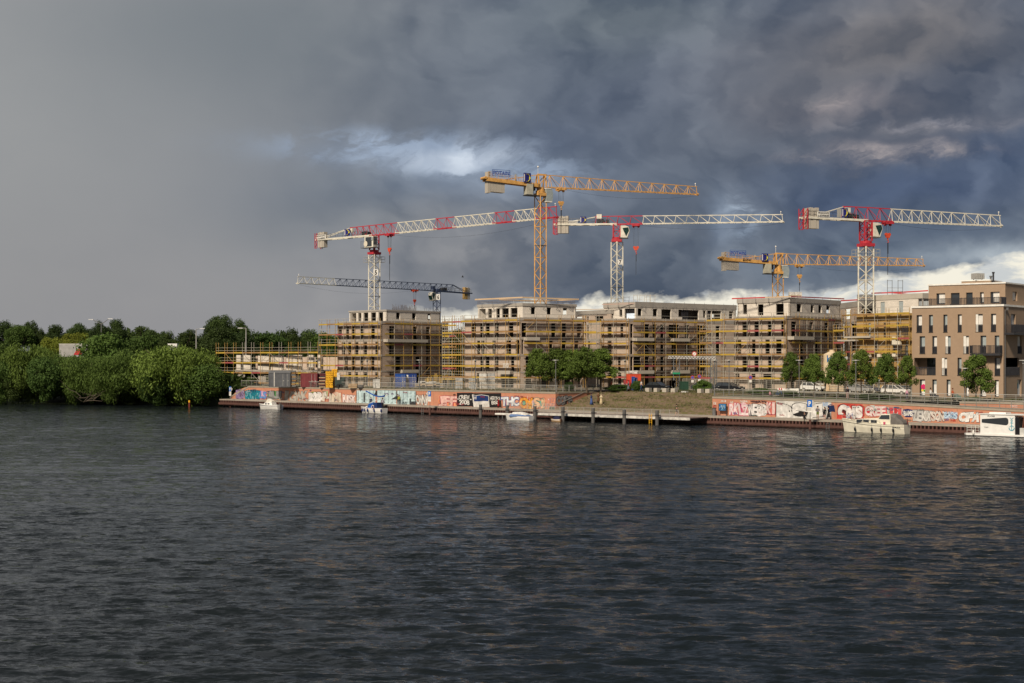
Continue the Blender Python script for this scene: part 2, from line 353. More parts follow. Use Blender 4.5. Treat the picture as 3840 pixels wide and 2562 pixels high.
# ------------------------------------------------------------------ water
def make_water():
    nr, na = 820, 520
    r = np.exp(np.linspace(math.log(24), math.log(345), nr)); a = np.radians(np.linspace(-27, 27, na))
    Rr, A = np.meshgrid(r, a, indexing='ij'); x = Rr*np.sin(A); y = Rr*np.cos(A); z = np.zeros_like(x)
    rng = np.random.RandomState(5); cell = np.maximum(Rr*(math.log(345/24)/nr), Rr*np.radians(54/na))
    for i in range(96):
        lam = math.exp(rng.uniform(math.log(.34), math.log(4.5))); th = math.radians(82 + rng.normal(0, 19)); k = 2*math.pi/lam
        amp = .0052*lam**.85*(1.25 if lam < 1.6 else (.6 if lam < 3.2 else .42)); fade = np.clip((lam/cell-2.2)/2.5, 0, 1)
        ph = k*(x*math.cos(th)+y*math.sin(th))+rng.uniform(0, 6.28)
        z += amp*.95*fade*(np.sin(ph)+.33*np.cos(2*ph))
    calm = .8+.3*np.sin(x*.045+y*.02+1)*np.sin(y*.035-x*.01)
    z *= calm
    z[-1] = 0; z[0] = 0; z[:,0] = 0; z[:,-1] = 0
    co = np.stack([x, y, z], -1).reshape(-1, 3).astype(np.float32)
    i = np.arange(nr*na).reshape(nr, na)
    q = np.stack([i[:-1,:-1], i[:-1,1:], i[1:,1:], i[1:,:-1]], -1)[:, :, ::-1].reshape(-1, 4)
    # flat rest of the river round the waved part
    ring = [i[0,0], i[0,-1], i[-1,-1], i[-1,0]]; n0 = len(co)
    B = 900; ext = np.array([(-B,-B,0),(B,-B,0),(B,700,0),(-B,700,0)], np.float32)
    co = np.concatenate([co, ext]); nq = len(q)
    inner_near = list(i[0,:]); inner_right = list(i[:,-1]); inner_far = list(i[-1,::-1]); inner_left = list(i[::-1,0])
    polys = [[n0, n0+1]+inner_near[::-1], [n0+1, n0+2]+inner_right[::-1], [n0+2, n0+3]+inner_far[::-1], [n0+3, n0]+inner_left[::-1]]
    me = bpy.data.meshes.new('water')
    loops = np.concatenate([q.reshape(-1)]+[np.array(p) for p in polys]); sizes = np.concatenate([np.full(nq, 4)]+[[len(p)] for p in polys])
    me.vertices.add(len(co)); me.vertices.foreach_set('co', co.reshape(-1))
    me.loops.add(len(loops)); me.loops.foreach_set('vertex_index', loops.astype(np.int32))
    me.polygons.add(len(sizes)); me.polygons.foreach_set('loop_start', np.concatenate([[0], np.cumsum(sizes)[:-1]]).astype(np.int32))
    me.update(calc_edges=True)
    me.polygons.foreach_set('use_smooth', [True]*len(sizes))
    def fn(t, b, tc):
        o = tc.outputs['Object']; mp = t.nodes.new('ShaderNodeMapping'); t.links.new(o, mp.inputs[0])
        mp.inputs['Rotation'].default_value = (0, 0, math.radians(-7)); mp.inputs['Scale'].default_value = (.36, 1.35, 1)
        mp2 = t.nodes.new('ShaderNodeMapping'); t.links.new(o, mp2.inputs[0]); mp2.inputs['Rotation'].default_value = (0, 0, math.radians(-5)); mp2.inputs['Scale'].default_value = (.035, .30, 1)
        big = noise(t, mp.outputs[0], .035, 3, .5).ramp(.35, .65)*.45 + noise(t, mp2.outputs[0], 1.0, 4, .6).ramp(.38, .62)*.75
        geo = t.nodes.new('ShaderNodeNewGeometry'); acc = geo.outputs['Normal']
        for sc, am in ((1.5, .9), (4.2, 1.45), (11.0, 1.2)):     # short chop as a slope field
            nz = t.nodes.new('ShaderNodeTexNoise'); t.links.new(mp.outputs[0], nz.inputs['Vector']); nz.inputs['Scale'].default_value = sc; nz.inputs['Detail'].default_value = 2
            v1 = t.nodes.new('ShaderNodeVectorMath'); v1.operation = 'SUBTRACT'; t.links.new(nz.outputs[1], v1.inputs[0]); v1.inputs[1].default_value = (.5, .5, .5)
            v2 = t.nodes.new('ShaderNodeVectorMath'); v2.operation = 'MULTIPLY'; t.links.new(v1.outputs[0], v2.inputs[0]); v2.inputs[1].default_value = (am*.5, am*1.25, 0)
            v4 = t.nodes.new('ShaderNodeVectorMath'); v4.operation = 'SCALE'; t.links.new(v2.outputs[0], v4.inputs[0]); t.links.new((big*.75+.35).k, v4.inputs[3])
            v3 = t.nodes.new('ShaderNodeVectorMath'); v3.operation = 'ADD'; t.links.new(acc, v3.inputs[0]); t.links.new(v4.outputs[0], v3.inputs[1]); acc = v3.outputs[0]
        nm = t.nodes.new('ShaderNodeVectorMath'); nm.operation = 'NORMALIZE'; t.links.new(acc, nm.inputs[0]); t.links.new(nm.outputs[0], b.inputs['Normal'])
        b.inputs['Base Color'].default_value = (.007, .010, .0115, 1); b.inputs['IOR'].default_value = 1.33
        b.inputs['Specular IOR Level'].default_value = .29; b.inputs['Roughness'].default_value = .1
    me.materials.append(mat('river_water', (0,)*3, .12, fn=fn))
    o = bpy.data.objects.new('water', me); COL.objects.link(o); o['kind'] = 'structure'
make_water()

# ------------------------------------------------------------------ ground, bank, quay, steps
SL, SR = so_(2084, 3.4), so_(2672, 3.4); SEND = 260.0
def earth(rgb, grass, amt, sc):
    def fn(t, b, tc):
        o = tc.outputs['Object']; n = noise(t, o, sc, 7, .65); n2 = noise(t, o, sc*9, 4, .6)
        c = mixc(t, n2.ramp(.3, .7), rgb, tuple(k*.6 for k in rgb)); g = mixc(t, n2.ramp(.3, .7), grass, tuple(k*.5 for k in grass))
        t.links.new(mixc(t, n.ramp(.5-amt, .62-amt*.5), c, g), b.inputs['Base Color'])
    return fn
GROUND = mat('site_ground', (0,)*3, .95, fn=earth((.20,.17,.13), (.06,.09,.025), .05, .12))
BANK = mat('bank_soil', (0,)*3, .95, fn=earth((.05,.04,.025), (.035,.055,.015), .2, .4))
PAVE = mat('promenade_paving', (0,)*3, .9, fn=stained((.30,.26,.21), .4, .5, .7))
ASPH = mat('asphalt', (.07,.068,.065), .9)
def sheet(name, ss, tt, zf, m):
    mb = MB(); n = len(tt); mb.v = [(*sq(s, t), zf(s, t)) for s in ss for t in tt]
    mb.f = [(i*n+j, (i+1)*n+j, (i+1)*n+j+1, i*n+j+1) for i in range(len(ss)-1) for j in range(n-1)]; mb.m = [0]*len(mb.f)
    return struct(name, mb, m)
def ramp_z(s):   # level of the waterside ramp on the right
    px_s = [(SR, 3.62), (so_(3180,3.4), 3.42), (so_(3420,3.4), 3.2), (so_(3840,3.4), 2.75), (so_(4300,3.4), 2.3), (SEND, 2.0)]
    for (a, x), (b, y) in zip(px_s, px_s[1:]):
        if s <= b: return x+(y-x)*(s-a)/(b-a)
    return 2.0
def gfun(s, t): return zg(s)
S0 = -2.0
sheet('ground', [S0, 20, 40, SL+.0], [3.75, 8, 14, 40, 100, 300, 900], lambda s, t: 3.93 if t < 5 else zg(s), GROUND)
sheet('ground', [SL, (SL+SR)/2, SR], [14.4, 20, 40, 100, 300, 900], gfun, GROUND)
sheet('ground', [SR, SR+8, 120, 130, SEND], [8.2, 12, 14, 40, 100, 300, 900], gfun, GROUND)
sheet('path', [SR, 108, 115, 125, 135, 150, 170, SEND], [3.75, 7.2], lambda s, t: ramp_z(s)+.2, PAVE)
sheet('path', [SR+1, 115, 130, SEND], [11.5, 14.2], lambda s, t: zg(s)+.02, PAVE)
sheet('grass_slope', [SR, 108, 115, 125, 135], [7.2, 8.2], lambda s, t: ramp_z(s)+.2 if t < 7.5 else zg(s), mat('verge_grass', (0,)*3, .95, fn=earth((.14,.12,.08), (.07,.10,.03), .15, .8)))
sheet('road', [SL-5, 100, 115, 130, SEND], [17.6, 24], lambda s, t: zg(s)+.03, ASPH)
def bank_edge(s): return 3.6+.265*(s+5) if s < -5 else 3.6
bs = [-1200, -500, -200, -120, -80, -60, -40, -20, -8, S0]; bt = [-1, .8, 3, 7, 14, 25, 60, 200, 900]; bz = [-.9, .05, .5, 1.3, 2.4, 3.6, 4, 4, 4]
mb = MB(); n = len(bt)
mb.v = [(*sq(s, (bank_edge(s) if s > -120 else bank_edge(-120))+t), z if s < -3 else (z if t < 3 else 3.9)) for s in bs for t, z in zip(bt, bz)]
mb.f = [(i*n+j, (i+1)*n+j, (i+1)*n+j+1, i*n+j+1) for i in range(len(bs)-1) for j in range(n-1)]; mb.m = [0]*len(mb.f)
struct('river_bank', mb, BANK)

def zd(s): return 1.5-.45*max(0, min(170, s))/150
mb = MB()
cuts = [-3+i*3.0 for i in range(int((SEND+3)/3)+1)]
for a, b in zip(cuts, cuts[1:]):   # slabs of the quay cap
    (x0,y0),(x1,y1),(x2,y2),(x3,y3) = sq(a+.01,-.05), sq(b-.01,-.05), sq(b-.01,3.5), sq(a+.01,3.5)
    za, zb = zd(a), zd(b); h = .22
    mb.hexa([(x0,y0,za-h),(x1,y1,zb-h),(x2,y2,zb-h),(x3,y3,za-h),(x0,y0,za),(x1,y1,zb),(x2,y2,zb),(x3,y3,za)])
struct('quay_deck', mb, DECKC)
quay = thing('quay_fender', 'rusty brown steel fender beams and sheet piles below the quay deck', 'quay edge', (*sq(60,0), 0))
mb = MB()
for a, b in zip(cuts, cuts[1:]):   # waling beam
    (x0,y0),(x1,y1),(x2,y2),(x3,y3) = sq(a,-.28), sq(b,-.28), sq(b,.02), sq(a,.02); za, zb = zd(a)-.62, zd(b)-.62; h = .34
    mb.hexa([(x0,y0,za-h),(x1,y1,zb-h),(x2,y2,zb-h),(x3,y3,za-h),(x0,y0,za),(x1,y1,zb),(x2,y2,zb),(x3,y3,za)])
part('fender_beam', mb, RUST, quay)
mb = MB()
for a, b in zip(cuts, cuts[1:]):   # lower waler, thinner
    (x0,y0),(x1,y1),(x2,y2),(x3,y3) = sq(a,-.2), sq(b,-.2), sq(b,.02), sq(a,.02); za, zb = zd(a)-1.02, zd(b)-1.02; h = .05
    mb.hexa([(x0,y0,za-h),(x1,y1,zb-h),(x2,y2,zb-h),(x3,y3,za-h),(x0,y0,za),(x1,y1,zb),(x2,y2,zb),(x3,y3,za)])
part('lower_beam', mb, RUST, quay)
mb = MB(); s = -2.5
while s < 230:
    x, y = sq(s, -.08); mb.box((x, y, zd(s)-.42), (.2, .3, .42), QA); s += .52
part('fender_post', mb, RUST, quay, kind='stuff')
mb = MB(); s = -2.5; k = 0
while s < 230:      # corrugated sheet piles standing in the water
    x, y = sq(s, .55+(.25 if k % 2 else 0)); mb.box((x, y, zd(s)-1.6), (.5, .2, 2.6), QA); s += .5; k += 1
part('sheet_pile', mb, mat('wet_sheet_pile', (0,)*3, .7, fn=stained((.035,.025,.022), .5, 1, .5)), quay, kind='stuff')

# orange quay walls, panel by panel
def qwall(name, label, s0, s1, t, zb, zt, plen, thick=.35, n=None, slope0=0):
    w = thing(name, label, 'wall', (*sq((s0+s1)/2, t), zb((s0+s1)/2)))
    n = n or round((s1-s0)/plen); L = (s1-s0)/n
    for i in range(n):
        a, b = s0+i*L+.012, s0+(i+1)*L-.012; mb = MB(); P = [sq(a,t), sq(b,t), sq(b,t+thick), sq(a,t+thick)]
        za, zbb = zt(a), zt(b)
        if slope0 and a < s0+slope0: za = zb(a)+(za-zb(a))*max(.05,(a-s0)/slope0)
        if slope0 and b < s0+slope0: zbb = zb(b)+(zbb-zb(b))*max(.05,(b-s0)/slope0)
        mb.hexa([(*P[0], zb(a)-.1),(*P[1], zb(b)-.1),(*P[2], zb(b)-.1),(*P[3], zb(a)-.1),(*P[0], za),(*P[1], zbb),(*P[2], zbb),(*P[3], za)])
        part('wall_panel', mb, ORANGE, w)
    nb = max(1, round((s1-s0)/6)); L = (s1-s0)/nb
    for i in range(nb):
        a, b = s0+i*L+.008, s0+(i+1)*L-.008; mb = MB(); P = [sq(a,t-.06), sq(b,t-.06), sq(b,t+.55), sq(a,t+.55)]
        za, zbb = zt(a)+.003, zt(b)+.003; h = .24
        if slope0 and a < s0+slope0: za = zb(a)+(za-zb(a))*max(.05,(a-s0)/slope0)
        mb.hexa([(*P[0], za),(*P[1], zbb),(*P[2], zbb),(*P[3], za),(*P[0], za+h),(*P[1], zbb+h),(*P[2], zbb+h),(*P[3], za+h)])
        part('coping', mb, COPING, w)
    return w
WS0 = so_(862, 3.4)
wallL = qwall('quay_wall', 'long orange graffiti wall left of the steps', WS0, SL, 3.4, zd, lambda s: 3.74, 2.45, slope0=3.4)
wallR = qwall('quay_wall', 'orange graffiti wall right of the steps behind the motor cruiser', SR, 200, 3.4, zd, lambda s: ramp_z(s)-.06, 2.45)
wallU = qwall('retaining_wall', 'low orange wall between ramp and upper promenade', so_(3600,7.6), 200, 7.6, lambda s: ramp_z(s)+.1, lambda s: zg(s)-.12, 3.0)
# cheek wall of the steps
w = thing('cheek_wall', 'dark orange side wall of the steps tagged in grey letters', 'wall', (*sq(SL, 9), 1.4))
for i in range(5):
    a, b = 3.78+i*2.15, 3.76+(i+1)*2.15; mb = MB(); P = [sq(SL-.35,a), sq(SL,a), sq(SL,b), sq(SL-.35,b)]
    mb.prism(P, 1.2, 3.74); part('wall_panel', mb, ORANGE, w)
mb = MB(); mb.prism([sq(SL-.42,3.98), sq(SL+.06,3.98), sq(SL+.06,14.6), sq(SL-.42,14.6)], 3.743, 3.98); part('coping', mb, COPING, w)
cheek = w
# steps
def stepfn(t, b, tc):
    o = tc.outputs['Object']; mp = t.nodes.new('ShaderNodeMapping'); t.links.new(o, mp.inputs[0]); mp.inputs['Rotation'].default_value = (0, 0, -QA); mp.inputs['Scale'].default_value = (.35, 1.6, 1)
    n = noise(t, mp.outputs[0], 1.0, 6, .65); n2 = noise(t, o, 5, 4, .6)
    c = mixc(t, n2.ramp(.3,.7), (.21,.155,.105), (.13,.095,.065)); c = mixc(t, n.ramp(.44,.6), c, (.12,.11,.045))
    t.links.new(c, b.inputs['Base Color'])
STEP = mat('step_stone', (0,)*3, .95, fn=stepfn)
NS = 14; TD = (14.4-3.4)/NS
st = thing('stone_steps', 'wide tan stone steps overgrown with weeds between the two orange walls', 'steps', (*sq((SL+SR)/2, 9), 1.3))
for i in range(NS):
    z = zd(70)+(3.99-zd(70))*(i+1)/NS; t0 = 3.4+i*TD
    nblk = 5
    for j in range(nblk):
        a = SL+.004+(SR-SL)*j/nblk; b = SL-.004+(SR-SL)*(j+1)/nblk; mb = MB()
        mb.prism([sq(a,t0), sq(b,t0), sq(b,t0+TD*1.6 if i < NS-1 else t0+TD), sq(a,t0+TD*1.6 if i < NS-1 else t0+TD)], 1.0, z+random.uniform(-.012,.012))
        part('step', mb, STEP, st)
rng = random.Random(3)
GRASS = mat('weed_grass', (0,)*3, .9, fn=earth((.15,.12,.055), (.08,.09,.03), .1, .5))
def tufts(name, spots, h0, h1, n_blade=5):
    mb = MB()
    for x, y, z in spots:
        for _ in range(n_blade):
            a = rng.uniform(0, 6.28); w_ = rng.uniform(.02,.05); h = rng.uniform(h0, h1); dx_, dy_ = math.cos(a)*w_, math.sin(a)*w_
            ox, oy = x+rng.uniform(-.15,.15), y+rng.uniform(-.15,.15); lx, ly = rng.uniform(-.6,.6)*h, rng.uniform(-.6,.6)*h
            mb.add([(ox-dx_,oy-dy_,z),(ox+dx_,oy+dy_,z),(ox+lx,oy+ly,z+h)], [(0,1,2)])
    return mb
sp = []
for _ in range(2600):
    i = min(NS-1, int(rng.random()*NS)); s = rng.uniform(SL+.2, SR-.2)
    if math.sin(s*.7+i*1.3)+math.sin(s*.23-i*.8)+rng.uniform(-.9,.9) < 0: continue
    z = zd(70)+(3.99-zd(70))*(i+1)/NS; sp.append((*sq(s, 3.4+i*TD+rng.uniform(.35,.75)*TD), z))
struct('weeds', tufts('weeds', sp, .08, .28, 4), GRASS, kind='stuff')
sp = [(*sq(s, t), zg(s)) for s, t in ((rng.uniform(SL+3, SR+55), rng.uniform(15, 19.5)) for _ in range(2600))]
struct('verge_weeds', tufts('verge_weeds', sp, .1, .5, 5), GRASS, kind='stuff')
sp = [(*sq(s, t), 3.98) for s, t in ((rng.uniform(12, SL-.5), rng.uniform(4.4, 9)) for _ in range(900))]
struct('grass', tufts('grass', sp, .08, .3, 5), GRASS, kind='stuff')

# ------------------------------------------------------------------ walls with real openings
class Face:
    def __init__(s, A, B):
        s.A = Vector(A); s.B = Vector(B); d = s.B-s.A; s.L = d.length; s.d = d/s.L; s.n = Vector((s.d.y, -s.d.x))
    def u(s, px):      # where the ray of photo column px meets the face
        k = (px-1920)/F; # A + u d = l(k,1)
        return (k*s.A.y-s.A.x)/(s.d.x-k*s.d.y)
    def p(s, u, z, out=0): q = s.A+s.d*u+s.n*out; return (q.x, q.y, z)
    def D(s, u): return (s.A+s.d*u).y
def ray_on(px, C, d):  # point where column px meets the line C + L d
    k = (px-1920)/F; C = Vector(C); d = Vector(d); L = (k*C.y-C.x)/(d.x-k*d.y); q = C+d*L; return (q.x, q.y)
A42 = math.radians(42)
DL = (-math.cos(A42), math.sin(A42)); DR = (math.sin(A42), math.cos(A42))
def wall_mesh(fc, z0, z1, ops, th=.24, u0=0.0, u1=None):
    u1 = fc.L if u1 is None else u1; mb = MB()
    us = sorted({u0, u1, *[max(u0,min(u1,k)) for o in ops for k in o[:2]]}); zs = sorted({z0, z1, *[max(z0,min(z1,k)) for o in ops for k in o[2:4]]})
    def hole(a, b, c, d):
        um, zm = (a+b)/2, (c+d)/2
        return any(o[0] < um < o[1] and o[2] < zm < o[3] for o in ops)
    solid = {}
    for i, (a, b) in enumerate(zip(us, us[1:])):
        for j, (c, d) in enumerate(zip(zs, zs[1:])): solid[i,j] = b-a > 1e-4 and d-c > 1e-4 and not hole(a,b,c,d)
    for (i, j), ok in solid.items():
        if not ok: continue
        a, b, c, d = us[i], us[i+1], zs[j], zs[j+1]
        F0 = [fc.p(a,c), fc.p(b,c), fc.p(b,d), fc.p(a,d)]; B0 = [fc.p(a,c,-th), fc.p(b,c,-th), fc.p(b,d,-th), fc.p(a,d,-th)]
        mb.add(F0, [(0,1,2,3)]); mb.add(B0, [(3,2,1,0)])
        if not solid.get((i-1,j)): mb.add([F0[0],F0[3],B0[3],B0[0]], [(0,1,2,3)])
        if not solid.get((i+1,j)): mb.add([F0[1],B0[1],B0[2],F0[2]], [(0,1,2,3)])
        if not solid.get((i,j-1)): mb.add([F0[0],B0[0],B0[1],F0[1]], [(0,1,2,3)])
        if not solid.get((i,j+1)): mb.add([F0[3],F0[2],B0[2],B0[3]], [(0,1,2,3)])
    return mb
def uvf(fc):
    def f(v):
        q = Vector(v[:2])-fc.A; return (q.dot(fc.d)+q.dot(fc.n), v[2])
    return f
ROWS = {1: (13.0,15.5), 2: (10.05,12.5), 3: (7.0,9.6), 4: (4.1,6.6)}
def ops(fc, k, spec, rows=ROWS):
    out = []
    for r, xs in spec.items():
        z0, z1 = rows[r] if not isinstance(r, tuple) else r
        for x in xs:
            a, b = fc.u(RX(k, x[0])), fc.u(RX(k, x[1])); lf = fc.d.y < 0; a, b = min(a,b)-(.2 if lf else .02), max(a,b)+(.02 if lf else .2); out.append((a, b, x[2] if len(x) > 2 else z0, x[3] if len(x) > 3 else z1))
    return out
def scaled(poly, f):
    cx = sum(p[0] for p in poly)/len(poly); cy = sum(p[1] for p in poly)/len(poly)
    return [(cx+(p[0]-cx)*f, cy+(p[1]-cy)*f) for p in poly]
def grow(poly, d):
    cx = sum(p[0] for p in poly)/len(poly); cy = sum(p[1] for p in poly)/len(poly); out = []
    for p in poly:
        v = Vector((p[0]-cx, p[1]-cy)); v = v*(1+d/v.length*1.4); out.append((cx+v.x, cy+v.y))
    return out
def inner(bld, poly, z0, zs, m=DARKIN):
    mb = MB(); mb.prism(scaled(poly, .7), z0, zs[-1]-.05); part('room_shade_core', mb, m, bld)  # solid block added behind the openings, its dark colour stands for shaded rooms
def block(bld, faces, poly, z0, z1, slabs, wm, gable=None):
    for fc, o in faces:
        part('wall', wall_mesh(fc, z0, z1, o), wm, bld, uvfn=uvf(fc))
    inner(bld, poly, z0, [z1])
    for i, (za, zb) in enumerate(slabs):
        mb = MB(); mb.prism(grow(poly, .04), za, zb); part('floor_slab', mb, CONC, bld)
SLABS = [(3.9,4.08), (6.68,6.95), (9.68,9.98), (12.58,12.92), (15.6,15.88)]

# block 1 .. 4: raw apartment blocks
def para(C, L, Rr): return [C, Rr, (L[0]+Rr[0]-C[0], L[1]+Rr[1]-C[1]), L]
BLD = {}
def raw_block(key, label, k, cx, cD, lx, rx, left, right, ucx, ucD, ulx, urx, uleft, uright, ztop, dr=DR, parapet=16.45, dl=DL, uztop=18.3, band=None):
    C = at(RX(k, cx), cD); Lp = ray_on(RX(k, lx), C, dl); Rp = ray_on(RX(k, rx), C, dr)
    if Vector(Rp).y > cD+26 and key != 'B3': Rp = (C[0]+dr[0]*22, C[1]+dr[1]*22)
    b = thing('apartment_block', label, 'building', (*C, 4.0)); poly = para(C, Lp, Rp); b_ = BLD[key] = dict(o=b, C=C, L=Lp, R=Rp, poly=poly)
    fl, fr = Face(Lp, C), Face(C, Rp); b_['fl'], b_['fr'] = fl, fr
    fb = Face(Rp, poly[2]); fb2 = Face(poly[2], Lp)
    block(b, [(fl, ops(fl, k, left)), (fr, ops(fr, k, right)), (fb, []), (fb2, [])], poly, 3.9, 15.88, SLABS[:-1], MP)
    mb = MB(); mb.prism(grow(poly, .06), 15.88, parapet); part('parapet', mb, CONC, b)
    UC = at(RX(k, ucx), ucD); UL = ray_on(RX(k, ulx), UC, dl); UR = ray_on(RX(k, urx), UC, dr)
    up = para(UC, UL, UR); b_['up'] = up
    ul, ur = Face(UL, UC), Face(UC, UR); b_['ul'], b_['ur'] = ul, ur
    ub, ub2 = Face(UR, up[2]), Face(up[2], UL)
    for fc, o in ((ul, ops(ul, k, uleft)), (ur, ops(ur, k, uright)), (ub, [(2,3.4,parapet+.8,18), (5,6.4,parapet+.8,18)]), (ub2, [(2,3.4,parapet+.8,18), (5,6.4,parapet+.8,18)])):
        part('wall', wall_mesh(fc, parapet+.003, uztop, o, .3), MW, b, uvfn=uvf(fc), label='upper storey wall of pale blocks')
    mb = MB(); q = scaled(up, .6); mb.prism(q, parapet, uztop-.02); part('room_shade_core', mb, DARKIN, b)
    zb = uztop+.003
    mb = MB(); mb.prism(grow(up, .12), zb, ztop); part('roof_slab', mb, CONC, b)
    return b_
UZ = (16.7, 18.2)
raw_block('B1', 'leftmost tall raw apartment block, thin roof slab and rebar ends on top', 'R3', 885, 271.4, 345, 1700,
  {1: [(365,398),(455,485),(525,555),(632,662),(765,800)], 2: [(405,440),(482,512),(570,600),(678,706),(815,845)], 3: [(440,470),(525,552),(632,660),(760,795)], 4: [(482,512),(570,595),(675,705),(810,845)]},
  {1: [(980,1035),(1272,1312),(1432,1470),(1615,1655)], 2: [(978,1030),(1272,1310),(1432,1470),(1585,1620)], 3: [(1060,1110),(1302,1345),(1432,1465),(1610,1650)], 4: [(985,1030),(1302,1340),(1432,1470),(1610,1640)]},
  948, 274.5, 490, 1603,
  {(16.55,18.25): [(497,515),(526,574),(606,636),(672,720),(763,815),(855,902)]}, {(16.9,18.2): [(1065,1104),(1260,1298),(1450,1480)]}, 18.72, uztop=18.42)
raw_block('B2', 'raw apartment block behind the street trees, timber rail and rebar fence on its roof', 'R4', 945, 249.2, 310, 1660,
  {1: [(392,435),(492,522),(558,590),(662,692),(820,858)], 2: [(458,482),(505,532),(632,658),(790,833),(895,925)], 3: [(495,522),(555,588),(660,690),(840,868)], 4: [(455,482),(505,530),(560,590),(730,860)]},
  {1: [(952,998),(1290,1328),(1410,1448),(1582,1620)], 2: [(950,965),(1258,1295),(1408,1445),(1552,1588)], 3: [(1000,1060),(1290,1328),(1408,1445),(1552,1588)], 4: [(1000,1060),(1180,1260),(1330,1370),(1440,1500),(1590,1620)]},
  965, 251.5, 458, 1568,
  {(16.6,18.25): [(485,545),(583,615),(675,705),(740,806),(838,905)]}, {(17.1,18.35): [(1060,1098),(1240,1278),(1422,1458)]}, 19.05, dr=(math.cos(math.radians(30)), math.sin(math.radians(30))), uztop=18.55)
raw_block('B3', 'long raw wing behind the parked black cars, grey concrete band along its roof', 'R5', 425, 256, 110, 1640,
  {1: [(112,126),(185,220),(330,350)], 2: [(112,126),(185,220)], 3: [(185,220),(300,322)], 4: [(185,220),(300,330)]},
  {1: [(430,456),(595,640),(690,725),(775,805),(868,975),(1058,1090),(1185,1275),(1400,1440)], 2: [(430,456),(595,638),(690,725),(775,805),(900,960),(1058,1090),(1185,1275),(1400,1440)],
   3: [(430,456),(470,545),(595,638),(690,725),(775,805),(900,960),(1058,1090),(1185,1275)], 4: [(430,456),(470,545),(595,638),(690,725),(775,805),(900,960),(1185,1275)]},
  495, 259, 135, 1628,
  {(16.95,18.3): [(195,232),(318,340),(378,482,16.5,18.4)]}, {(17.0,18.4): [(518,558),(690,732),(785,888,16.5,18.4),(978,1015),(1020,1100,16.5,18.4),(1105,1200,16.5,18.4),(1258,1280),(1305,1345,16.5,18.4),(1355,1455,16.5,18.4),(1550,1590),(1612,1640)]},
  19.6, dr=(math.cos(math.radians(38)), math.sin(math.radians(38))), uztop=18.6)
raw_block('B4', 'raw apartment block with red safety boards and pallets on its roof', 'R6', 1000, 239.5, 400, 1640,
  {1: [(505,558),(640,678),(792,830),(943,972)], 2: [(430,480),(612,640),(765,802),(885,935)], 3: [(505,558),(640,675),(795,830)], 4: [(420,460),(608,640),(740,832)]},
  {1: [(1048,1098),(1255,1285),(1425,1460),(1545,1585)], 2: [(1150,1180),(1322,1348),(1452,1480),(1560,1590)], 3: [(1048,1090),(1150,1185),(1255,1285),(1452,1480)], 4: [(1048,1090),(1150,1190),(1255,1300),(1452,1480)]},
  1033, 241.5, 440, 1600,
  {(16.95,18.65): [(512,545),(680,730,16.7,18.6),(885,960,16.7,18.6)]}, {(17.25,18.6): [(1110,1158),(1268,1298),(1355,1388),(1445,1478)]}, 19.6, uztop=18.85)
# lower connecting pieces between the blocks
def link_block(key, label, pxa, Da, pxb, Db, ztop, zw, wm, opn, depth=10, lower=None):
    A, B = at(pxa, Da), at(pxb, Db); fc = Face(A, B); b = thing('connecting_block', label, 'building', (*A, 4.0))
    q = [A, B, (B[0]-fc.n.x*depth, B[1]-fc.n.y*depth), (A[0]-fc.n.x*depth, A[1]-fc.n.y*depth)]
    o = []
    for p0, p1, z0, z1 in opn: o.append((fc.u(p0), fc.u(p1), z0, z1))
    part('wall', wall_mesh(fc, 3.9, zw, o), wm, b, uvfn=uvf(fc)); inner(b, q, 3.9, [zw])
    for za, zb in SLABS:
        if zb < zw: mb = MB(); mb.prism(grow(q, .03), za, zb); part('floor_slab', mb, CONC, b)
    mb = MB(); mb.prism(grow(q, .05), zw+.003, ztop); part('roof_slab', mb, CONC, b)
    BLD[key] = dict(o=b, f=fc, poly=q); return b
def px4(X): return RX('R4', X)
link_block('K2', 'lower raw connecting block between the second and third tall blocks', px4(1560), 272, px4(1960), 262, 18.3, 17.5, MP,
  [(px4(a), px4(b), z0, z1) for z0, z1, xs in ((16.1,17.2,[(1568,1635),(1688,1712),(1782,1876)]), (13,15.5,[(1690,1712),(1850,1880)]), (10.05,12.5,[(1700,1725),(1850,1880)]), (7,9.6,[(1700,1725),(1850,1880)])) for a, b in xs])
link_block('K4', 'recessed raw connecting block left of the board clad block', RX('R7',225), 262, RX('R7',420), 250, 19.4, 18.4, MP,
  [(RX('R7',a), RX('R7',b), z0, z1) for z0, z1, xs in ((16.4,18.2,[(272,330)]), (13,15.5,[(245,268),(332,380)]), (10.05,12.5,[(250,270),(330,378)]), (7,9.6,[(250,300),(340,378)])) for a, b in xs])
# low unfinished shell on the far left
A, B = at(RX('R2',300), 293), at(RX('R2',1470), 281)
fc = Face(A, B); b = thing('unfinished_shell', 'low unfinished two storey shell with cream wall panels left of the tall blocks', 'building', (*A, 4.0))
def x2(X): return fc.u(RX('R2', X))
for a, c in ((308,365),(402,495),(596,742),(768,930),(975,1118),(1128,1180),(1275,1340),(1390,1428)):
    part('wall', wall_mesh(fc, 7.0, 10.0, [(x2(a)+.25*(x2(c)-x2(a)), x2(a)+.3*(x2(c)-x2(a)), 8.0, 9.8)] if c-a > 130 else [], .3, x2(a), x2(c)), MW, b, uvfn=uvf(fc), label='cream upper wall panel')
for a, c in ((365,402),(495,596),(742,768),(1180,1275),(1340,1390)):
    f2 = Face(fc.p(x2(a), 0, -1.6)[:2], fc.p(x2(c), 0, -1.6)[:2]); part('wall', wall_mesh(f2, 7.0, 9.8, []), MP, b, uvfn=uvf(f2))
for a, c in ((320,420),(600,700),(860,960),(1180,1300),(1390,1440)):
    part('pier', wall_mesh(fc, 3.9, 6.6, [], .3, x2(a), x2(c)), CONC, b, uvfn=uvf(fc))
